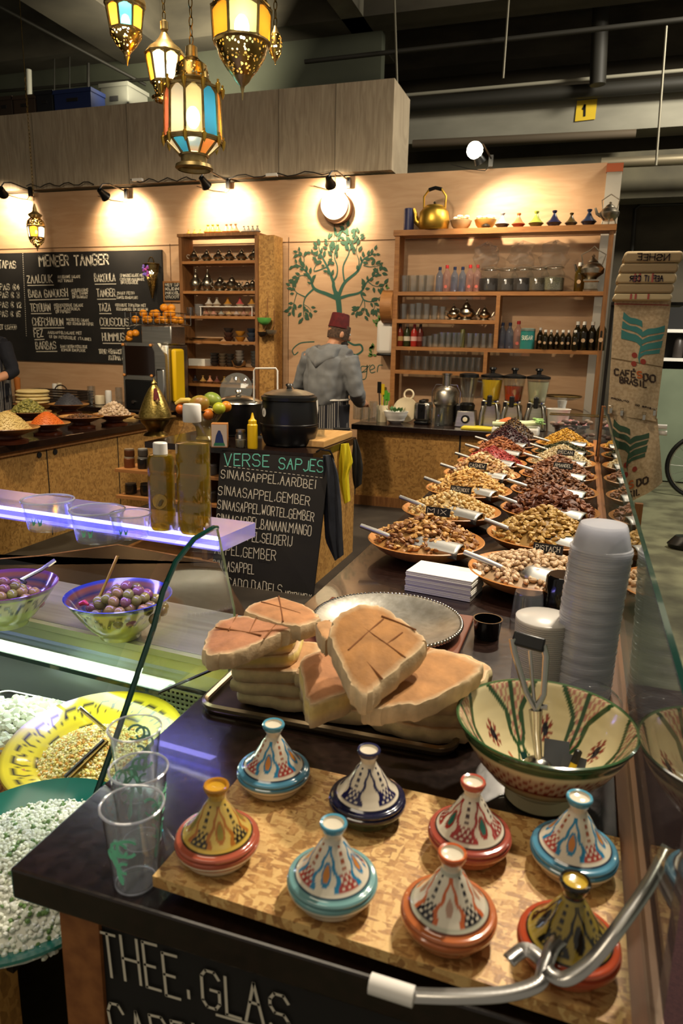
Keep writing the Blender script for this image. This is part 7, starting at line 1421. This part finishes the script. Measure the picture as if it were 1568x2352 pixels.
# jars on island shelves
for k, (px, py, z_, r_, h_, cb2, cl_, t) in enumerate(((297, 1058, .80, .035, .075, '#6a3c20', '#a89a84', 'amber filled jar on the upper left island shelf'), (297, 1040, .876, .033, .05, '#54301a', '#8a7a64', 'smaller jar stacked on the amber filled jar'), (328, 1060, .80, .034, .08, '#1c1a18', '#8c8c84', 'black jar with chalk writing on the upper left island shelf'), (328, 1040, .885, .032, .05, '#4a4640', '#a8a8a0', 'grey jar stacked on the black chalk jar'), (362, 1060, .80, .036, .08, '#2a241c', '#9a9284', 'dark jar third from the left on the upper island shelf'), (300, 1110, .62, .038, .07, '#2c2418', '#4a4438', 'dark jar on the second island shelf'), (336, 1110, .62, .04, .08, '#1c1a14', '#3a3428', 'second dark jar on the second island shelf'), (486, 1055, .80, .036, .07, '#5c564c', '#8a8478', 'grey jar on the narrow island shelf left of the juice board'), (486, 1120, .62, .036, .07, '#3a342a', '#6a6458', 'dark jar on the second narrow shelf left of the juice board'))):
    p_ = at(px, py, y=IF+.08); o = thing('shelf_jar', t, 'jar', (p_.x, IF+.08, z_+.001)); MB().lathe([(0, 0), (r_, 0), (r_*1.05, .006), (r_*1.05, h_*.8), (r_*.9, h_*.86), (0, h_*.86)], 18).build('body', flat(cb2, .25), o); MB().lathe([(r_*.98, h_*.85), (r_*.98, h_), (0, h_)], 18).build('lid', flat(cl_, .35, .4), o)
# cloths hung at the island corner
def cloth(label, px_pts, y, m, th=.05, n=10, cat_n='cloth', name='hanging_cloth'):
    P = [at(px, py, y=y) for px, py in px_pts]; zs = [p.z for p in P]; k2 = len(P)//2; Lf, Rt = P[:k2], P[k2:][::-1]; c = (P[0]+P[-1])/2; o = thing(name, label, cat_n, c); g = MB(); vs = []; rows = 14
    def ip_(L_, t): s_ = t*(len(L_)-1); i = min(int(s_), len(L_)-2); f = s_-i; return L_[i]*(1-f)+L_[i+1]*f
    for sd in (0, 1):
        for j in range(rows+1):
            for i in range(n+1):
                t = i/n; p_ = ip_(Lf, j/rows)*(1-t)+ip_(Rt, j/rows)*t; vs.append(p_+V((0, -th*(sin(pi*t)*.7+.3*sin(t*13+j*.25))*(1 if sd == 0 else -.2)+(.004 if sd else 0), 0))-c)
    W_ = n+1; K = W_*(rows+1); fs = []
    for j in range(rows):
        for i in range(n): a = j*W_+i; fs += [(a, a+1, a+W_+1, a+W_), (K+a, K+a+W_, K+a+W_+1, K+a+1)]
        a = j*W_; fs += [(a, a+W_, K+a+W_, K+a), (a+n, K+a+n, K+a+n+W_, a+n+W_)]
    for i in range(n): fs += [(i, K+i, K+i+1, i+1), (rows*W_+i, rows*W_+i+1, K+rows*W_+i+1, K+rows*W_+i)]
    g.add(vs, fs); g.build('fabric', m, o); return o
cloth('long dark grey jacket hanging at the right of the juice board', [(742, 1045), (744, 1150), (748, 1240), (768, 1288), (788, 1275), (784, 1170), (776, 1090), (762, 1045)], IF-.03, mat('dark_jacket', '#1c1e24', .9, 0, '#22252c', 20), .05, cat_n='jacket', name='hanging_jacket')
cloth('bright yellow cloth hanging on the side of the island', [(783, 1020), (776, 1060), (780, 1110), (790, 1158), (804, 1150), (800, 1090), (810, 1060), (800, 1018)], 4.5, m_yel, .03); cloth('black cloth hanging behind the yellow one', [(812, 1010), (808, 1050), (810, 1100), (814, 1124), (830, 1112), (833, 1070), (828, 1040), (818, 1008)], 4.7, m_blackm, .03)
hk = at(748, 1040, y=IF-.03); one('wire_hook', MB().tube([(-.06, 0, .0), (-.03, -.01, .02), (.03, -.01, .015), (.045, 0, -.02), (.04, .03, -.05)], .006, 6), m_black, 'curved black hook carrying the dark jacket', 'hook', loc=hk)
# VERSE SAPJES board
tl, tr_ = at(506, 1036, y=IF-.035), at(757, 1053, y=IF-.035); brr = at(716, 1392, y=IF-.17); bll = at(480, 1420, y=IF-.17)
N0 = (tr_-tl).cross(brr-tr_).normalized(); N0 = -N0 if N0.y > 0 else N0
vb = thing('juice_board', 'tall black chalkboard headed VERSE SAPJES leaning on the island', 'chalkboard', (bll+brr)/2); v0 = vb.location; xr = tr_-tl
low = PZ+.004; f_ = (tr_.z-low)/max(.05, tr_.z-brr.z); br2 = tr_+(brr-tr_)*f_; f_ = (tl.z-low)/max(.05, tl.z-bll.z); bl2 = tl+(bll-tl)*f_
g = MB(); q4 = [tl, tr_, br2, bl2]; g.add([v-v0 for v in q4]+[v-v0-N0*.014 for v in q4], [(0, 1, 2, 3), (7, 6, 5, 4), (0, 4, 5, 1), (1, 5, 6, 2), (2, 6, 7, 3), (3, 7, 4, 0)]); g.build('board', m_chalkb, vb, smooth=False)
rn = random.Random(21); zk = lambda x, y: (460+x*400/1568, 820+y*600/2352)
def vtext(text, x0, y0, x1, y1, hpx, lw):
    A_, B2 = on(*zk(x0, y0), tl, N0), on(*zk(x1, y1), tl, N0); hh = (on(*zk(x0, y0-hpx), tl, N0)-A_).length; g = MB(); chalk(g, text, A_-v0, B2-v0, hh, N0, lw, rn, off=.0015); g.build('heading' if lw > .005 else 'text_line', m_chalkg if lw > .005 else m_chalk, vb)
vtext('VERSE', 215, 975, 640, 990, 105, .006); vtext('SAPJES', 705, 1000, 1125, 1045, 100, .006)
for t, x0, y0, x1, y1, h_ in (('SINAASAPPEL,AARDBEI', 185, 1085, 1050, 1190, 75), ('SINAASAPPEL,GEMBER', 160, 1235, 995, 1340, 80), ('SINAASAPPEL,WORTEL,GEMBER', 155, 1365, 1030, 1480, 80), ('SINAASAPPEL,BANAAN,MANGO', 145, 1490, 1005, 1610, 85), ('SINAASAPPEL,SELDERIJ', 130, 1610, 830, 1710, 85), ('APPEL,GEMBER', 130, 1770, 690, 1835, 90), ('SINAASAPPEL', 110, 1910, 490, 1955, 85), ('AVOCADO,DADELS', 95, 2050, 745, 2145, 90), ('NOTEN,MELK', 765, 2170, 1005, 2200, 60)): vtext(t, x0, y0, x1, y1, h_, .0042)
g = MB()
for k in range(22): a_, b_ = on(*zk(215+k*41, 982+k*4.9), tl, N0)-v0+N0*.0015, on(*zk(238+k*41, 985+k*4.9), tl, N0)-v0+N0*.0015; g.ribbon([a_, b_], .003, N0)
g.build('dashed_line', m_chalk, vb)

# ================================================================== spice dishes on the left counter
def sp(px, py, z=T): p = at(px, py, z=z); return V((p.x, p.y, z+.001))
def mk_dish():
    o = thing('spice_dish', 'x', 'dish'); MB().lathe([(0, 0), (.12, 0), (.125, .02), (.08, .035), (.075, .05), (.1, .058), (0, .06)], 36).build('foot', mat('terracotta_dark', '#5c2c18', .3), o)
    MB().lathe([(0, .055), (.1, .058), (.19, .095), (.2, .105), (.196, .109), (.14, .085), (0, .075)], 40).build('bowl', mat('wooden_rim', '#b08044', .4, 0, '#5c3018', 3), o); return o
for px, py, s_, cols, sz, h_, t, fill in ((18, 985, 1.05, ('#c9b070', '#bfa464'), .004, .13, 'sand coloured', 'powder'), (108, 968, .85, ('#cf6a20', '#c86018'), .003, .10, 'bright orange', 'powder'), (65, 945, .95, ('#7a7434', '#8c8440', '#62602c'), .012, .11, 'green olive like', 'olives'), (158, 928, .95, ('#3a3a40', '#34343a'), .003, .12, 'charcoal black', 'powder'), (186, 955, .9, ('#4a3018', '#6a4424'), .007, .03, 'flat brown', 'seeds'), (262, 950, .9, ('#b39a80', '#a08868', '#c4ae94'), .012, .11, 'pale pink nut', 'nuts')):
    p = sp(px, py, T+.1); p.z = T+.001; place('dish', mk_dish, p, 'footed clay dish with the %s heap on the spice counter' % t, 0, s_, 'footed dishes on the spice counter')
    pile('spice_heap', '%s %s heap in a footed dish on the spice counter' % (t, fill), p+V((0, 0, .085*s_)), .15*s_, h_, col(*cols), 380 if sz > .005 else 700, sz, px)
def mk_naan(): return one('flat_naan', MB().lathe([(0, .0), (.14, 0), (.165, .012), (.165, .022), (.14, .034), (0, .036)], 32), mat('naan', '#d9c48c', .8, 0, '#cdb474', 12), 'x', 'bread')
p = sp(75, 912, T+.12); p = V((p.x-.05, p.y+.05, T+.05)); one('brown_platter', MB().lathe([(0, -.048), (.15, -.048), (.19, -.01), (.195, -.004), (0, -.004)], 32), flat('#8a5a2c', .4), 'brown platter under the stack of pale flatbreads', 'platter', loc=p)
for k, t in enumerate(('lowest', 'second', 'third', 'topmost')): place('naan', mk_naan, p+V((.012*(k % 2), 0, .036*k)), '%s pale round flatbread in the stack on the spice counter' % t, k, 1, 'pale round flatbreads')
p = sp(225, 912, T+.06); one('wood_tray', MB().box((-.2, -.16, 0), (.2, .16, .03)), m_pine, 'pale wooden tray behind the charcoal black spice', 'tray', loc=(p.x-.15, p.y, T+.001), bevel=.01)
for k, (px, py, t) in enumerate(((300, 935, 'upper'), (312, 955, 'lower'))): p = sp(px, py, T+.03); o = one('bread_slab', MB().prism(rr(.14, .08, .03), 0, .025), mat('slab_bread%d' % k, '#d0b070', .8, 0, '#c09a58', 14), '%s flat bread slab at the right end of the spice counter' % t, 'bread', loc=(p.x-.15, p.y, T+.001), rz=.4*k)
pm = sp(8, 930); one('pepper_mill', MB().lathe([(0, 0), (.035, 0), (.036, .12), (.03, .14), (.034, .16), (.036, .26), (0, .28)], 18), flat('#b0682c', .4), 'tall orange brown wooden mill at the left picture edge', 'mill', loc=(pm.x-.25, pm.y+.5, T+.001))

# ================================================================== people
def person_body(name, label, loc, rz, pose, s=1.0):
    """one continuous body surface: rings and tubes merged by a voxel remesh; clothes are children"""
    o = thing(name, label, 'person', loc, None, rz); o.scale = (s, s, s)
    g = MB()
    g.tube([(0, .0, .86), (0, 0, 1.0), (0, pose.get('lean', 0)*.5, 1.2), (0, pose.get('lean', 0), 1.38), (0, pose.get('lean', 0), 1.43)], [.13, .135, .14, .14, .07], 16)
    for sx in (-1, 1): g.tube([(sx*.085, 0, .92), (sx*.1, .0, .5), (sx*.105, -.01, .08)], [.095, .065, .045], 12); g.tube([(sx*.105, -.05, .035), (sx*.11, .06, .035), (sx*.112, .16, .025)], [.04, .045, .03], 10)
    hd = V(pose['head']); nk = V((0, pose.get('lean', 0), 1.4)); g.tube([tuple(nk), tuple(nk+(hd-nk)*.5), tuple(hd-V((0, 0, .04)))], [.07, .058, .06], 12)
    T_ = rot(z=pose.get('turn', 0), x=pose.get('nod', 0), loc=hd)
    g.ball((0, 0, .02), .1, .78, .95, 1.15, n=20, k=14, M=T_); g.ball((0, .035, -.055), .062, .9, .9, .9, n=14, k=10, M=T_); g.add(*[(lambda b: (b.v, b.f))(MB().ball((0, .105, -.015), .016, .8, 1.1, 1.4, n=10, k=6))][0], None, T_)
    for sx in (-1, 1): g.ball((sx*.08, -.005, -.01), .024, .4, .8, 1.25, n=10, k=6, M=T_)
    g.ball((0, .088, -.062), .02, 1.3, .5, .5, n=10, k=6, M=T_)
    for sx in (-1, 1):
        sh, el, wr, dirh = [V(v) for v in pose['arm'][0 if sx < 0 else 1]]; g.tube([tuple(sh), tuple((sh+el)/2), tuple(el), tuple(el+(wr-el)*.35), tuple(wr)], [.056, .05, .042, .042, .028], 12)
        d = dirh.normalized(); q = d.cross(V((0, 0, 1))).normalized(); g.tube([tuple(wr), tuple(wr+d*.04), tuple(wr+d*.09)], [.026, .036, .034], 10)
        up = q.cross(d)
        for k in range(4): b0 = wr+d*.085+q*(.027-.018*k); L_ = (.062, .075, .07, .052)[k]; g.tube([tuple(b0-d*.02), tuple(b0+d*L_*.5-up*.006), tuple(b0+d*L_*.85-up*.03)], [.0095, .009, .0075], 7)
        b0 = wr+d*.03+q*.03*(-sx); g.tube([tuple(b0), tuple(b0+d*.03+q*.022*(-sx)), tuple(b0+d*.06+q*.024*(-sx)-up*.01)], [.012, .0105, .008], 7)
    b = g.build('body', m_skin, o); m_ = b.modifiers.new('skin_surface', 'REMESH'); m_.mode = 'VOXEL'; m_.voxel_size = .0065; m_.use_smooth_shade = True; m_ = b.modifiers.new('soft', 'SMOOTH'); m_.iterations = 3
    g = MB()
    for sx in (-1, 1): g.ball((sx*.032, .084, .015), .011, n=10, k=6, M=T_)
    g.build('eyes', m_white, o); g = MB(); g.tube([(-.022, .104, -.062), (0, .108, -.06), (.022, .104, -.062)], .004, 6, M=T_); g.build('mouth', flat('#8a4a40', .5), o)
    return o, T_
def clothes(o, name, build, m, vox=.009, it=4, disp=0):
    g = MB(); build(g); b = g.build(name, m, o); r_ = b.modifiers.new('cloth_surface', 'REMESH'); r_.mode = 'VOXEL'; r_.voxel_size = vox; r_.use_smooth_shade = True
    if disp:
        t = bpy.data.textures.new(name+'_folds', 'CLOUDS'); t.noise_scale = .11; t.noise_depth = 1; d = b.modifiers.new('folds', 'DISPLACE'); d.texture = t; d.strength = disp; d.mid_level = .5; d.texture_coords = 'LOCAL'
    s_ = b.modifiers.new('soft', 'SMOOTH'); s_.iterations = it; return b
mp_ = at(752, 860, y=5.75); ML = (mp_.x, 5.75, PZ)
arms = [((-.19, .02, 1.36), (-.33, .06, 1.13), (-.12, .30, 1.02), (.4, 1, -.1)), ((.19, .02, 1.36), (.27, .02, 1.08), (.17, .26, .98), (-.2, 1, -.1))]
man, TH = person_body('person', 'man seen from behind in a grey hoodie, striped apron and dark red fez', ML, R(-14), dict(lean=.05, head=(.035, .10, 1.545), turn=R(-32), nod=R(-14), arm=arms), 1.02)
def hood_b(g):
    g.tube([(0, 0, .98), (0, -.005, 1.06), (0, .01, 1.2), (0, .03, 1.33), (0, .05, 1.415)], [.165, .185, .195, .185, .085], 22)
    g.tube([(-.2, .02, 1.36), (0, .03, 1.38), (.2, .02, 1.36)], [.07, .09, .07], 14)
    for sh, el, wr, d in arms: sh, el, wr = V(sh), V(el), V(wr); g.tube([tuple(sh), tuple((sh+el)/2), tuple(el), tuple(el+(wr-el)*.5), tuple(el+(wr-el)*.93)], [.083, .076, .066, .06, .046], 14)
hd_ = clothes(man, 'hoodie', hood_b, m_hoodie, .008, 5, .035)
def hoodp(g):
    for k in range(4): f = k/3; g.tube([(-.135+.02*f, .07-.02*f, 1.435-.035*f), (-.10, -.06-.03*f, 1.41-.05*f), (0, -.125-.03*f, 1.375-.07*f), (.10, -.06-.03*f, 1.41-.05*f), (.135-.02*f, .07-.02*f, 1.435-.035*f)], [.024, .034, .042, .034, .024], 10)
clothes(man, 'hood', hoodp, m_hoodie, .008, 4, .02)
clothes(man, 'trousers', lambda g: [g.tube([(sx*.085, 0, .98), (sx*.1, 0, .55), (sx*.105, -.01, .1)], [.12, .09, .065], 14) for sx in (-1, 1)]+[g.tube([(0, 0, .84), (0, 0, .9), (0, 0, 1.05)], [.14, .165, .16], 18)], m_denim)
for sx in (-1, 1): clothes(man, 'shoe', lambda g: g.tube([(sx*.105, -.06, .04), (sx*.11, .06, .045), (sx*.112, .19, .03)], [.05, .055, .036], 10), m_black)
def stripes(th): return (.55, .52, .46) if (th*34/pi) % 1 < .16 else (.012, .012, .018)
g = MB(); n_ = 300; vs = []; cs = []
for j in range(16):
    z_ = 1.03-.62*j/15; R1_ = .185+.012*j/15
    for i in range(n_+1): th = R(-90)+R(330)*i/n_; rr_ = R1_+.006*sin(th*9+j*.3); vs.append((rr_*1.02*cos(th), rr_*.86*sin(th), z_)); cs.append(stripes(th))
g.add(vs, [(j*(n_+1)+i, j*(n_+1)+i+1, (j+1)*(n_+1)+i+1, (j+1)*(n_+1)+i) for j in range(15) for i in range(n_)], cs); ap = g.build('apron', m_paintm, man); ap.rotation_euler.z = 0; s_ = ap.modifiers.new('thick', 'SOLIDIFY'); s_.thickness = .004
g = MB(); g.tube([(.187*1.02*cos(a), .187*.88*sin(a), 1.02) for a in [q*2*pi/28 for q in range(28)]], .008, 6, closed=True); g.tube([(.02, -.175, 1.02), (.03, -.18, .95), (.02, -.185, .86)], .007, 6); g.box((.0, -.192, .84), (.02, -.186, .87)); g.build('apron_strings', m_white, man)
MB().lathe([(.088, .045), (.087, .05), (.073, .155), (.068, .16), (0, .162)], 32, M=TH @ rot(x=R(4), loc=(0, -.008, 0))).build('fez', m_red, man); MB().tube([(0, 0, .16), (.01, 0, .17)], .004, 6, M=TH).build('fez_stalk', m_black, man)
g = MB(); g.lathe([(.081, -.045), (.086, -.01), (.087, .04), (.084, .07)], 28, M=TH, sx=.95, sy=1.08); hb = g.build('hair', mat('short_hair', '#3a2a20', .8, 0, '#5a4434', 60), man)
g = MB(); g.ball((0, .045, -.07), .062, .95, .9, .72, n=16, k=10, M=TH); g.build('beard', m_hair, man)
# second worker at the left picture edge: sleeve, forearm and striped apron in view
lp = at(-22, 850, y=6.05); LL = (lp.x, 6.05, PZ); arms2 = [((-.2, .0, 1.36), (-.33, .05, 1.1), (-.26, .32, 1.0), (.1, 1, -.4)), ((.2, .0, 1.36), (.32, .04, 1.08), (.2, .32, .98), (-.2, 1, -.4))]
wk, TH2 = person_body('person', 'worker at the left picture edge in a dark top and striped apron, reaching down', LL, R(180), dict(lean=.05, head=(0, .10, 1.56), turn=0, nod=R(-12), arm=arms2), 1.04)
def top_b(g):
    g.tube([(0, 0, .92), (0, 0, 1.06), (0, .01, 1.2), (0, .03, 1.33), (0, .05, 1.415)], [.155, .165, .18, .175, .085], 22); g.tube([(-.2, .0, 1.36), (0, .02, 1.38), (.2, .0, 1.36)], [.07, .09, .07], 14)
    for sh, el, wr, d in arms2: sh, el, wr = V(sh), V(el), V(wr); g.tube([tuple(sh), tuple((sh+el)/2), tuple(el), tuple(el+(wr-el)*.3)], [.08, .072, .062, .056], 14)
clothes(wk, 'dark_top', top_b, m_navy, .009, 4, .03); clothes(wk, 'trousers', lambda g: [g.tube([(sx*.085, 0, .98), (sx*.1, 0, .55), (sx*.105, -.01, .1)], [.12, .09, .065], 14) for sx in (-1, 1)]+[g.tube([(-.08, 0, .93), (.08, 0, .93)], .12, 14)], m_denim)
for sx in (-1, 1): clothes(wk, 'shoe', lambda g: g.tube([(sx*.105, -.06, .04), (sx*.11, .06, .045), (sx*.112, .19, .03)], [.05, .055, .036], 10), m_black)
g = MB(); vs = []; cs = []
for j in range(16):
    z_ = 1.25-.8*j/15
    for i in range(n_+1): th = R(-60)+R(300)*i/n_; rr_ = .19+.006*sin(th*9+j*.3); vs.append((rr_*1.05*cos(th), rr_*.9*sin(th)+.01, z_)); cs.append(stripes(th))
g.add(vs, [(j*(n_+1)+i, j*(n_+1)+i+1, (j+1)*(n_+1)+i+1, (j+1)*(n_+1)+i) for j in range(15) for i in range(n_)], cs); ap2 = g.build('apron', m_paintm, wk); s_ = ap2.modifiers.new('thick', 'SOLIDIFY'); s_.thickness = .004
g = MB(); g.lathe([(.083, -.03), (.088, .0), (.09, .05), (.08, .1), (.05, .13), (0, .138)], 26, M=TH2 @ rot(x=R(12)), sx=.95, sy=1.1); g.build('hair', m_hair, wk)

# ================================================================== crates on top of the plywood box
def crate(px0, px1, pyt, pyb, m, label, y=7.55, ribs=True):
    a, b = at(px0, pyb, y=y), at(px1, pyb, y=y); t_ = at((px0+px1)/2, pyt, y=y); o = thing('crate', label, 'crate', ((a.x+b.x)/2, y, 4.101)); h_ = max(.1, t_.z-4.1); w_ = (b.x-a.x)/2
    MB().box((-w_, -.2, 0), (w_, .2, h_)).build('box_body', m, o, smooth=False, bevel=.01); MB().box((-w_-.012, -.212, h_-.04), (w_+.012, .212, h_)).build('rim', m, o, smooth=False)
    MB().box((-w_*.3, -.208, h_*.45), (w_*.3, -.2, h_*.6)).build('hand_hole', m_blackm, o)
crate(152, 236, 218, 255, mat('crate_blue', '#1c2a58', .5), 'dark blue plastic crate on top of the plywood box'); crate(112, 150, 222, 260, mat('crate_black', '#15171c', .6), 'black crate left of the dark blue one on the plywood box'); crate(60, 110, 232, 262, mat('crate_brown', '#3a2c20', .7), 'brown crate third from the left on the plywood box'); crate(20, 58, 235, 265, mat('crate_brown2', '#34281e', .7), 'brown crate second from the left on the plywood box'); crate(-30, 18, 238, 268, mat('crate_brown3', '#3c2e22', .7), 'brown crate at the left picture edge on the plywood box')
crate(256, 318, 204, 246, mat('box_grey', '#4c4c44', .8), 'grey box behind the dark blue crate on the plywood box', 7.8)
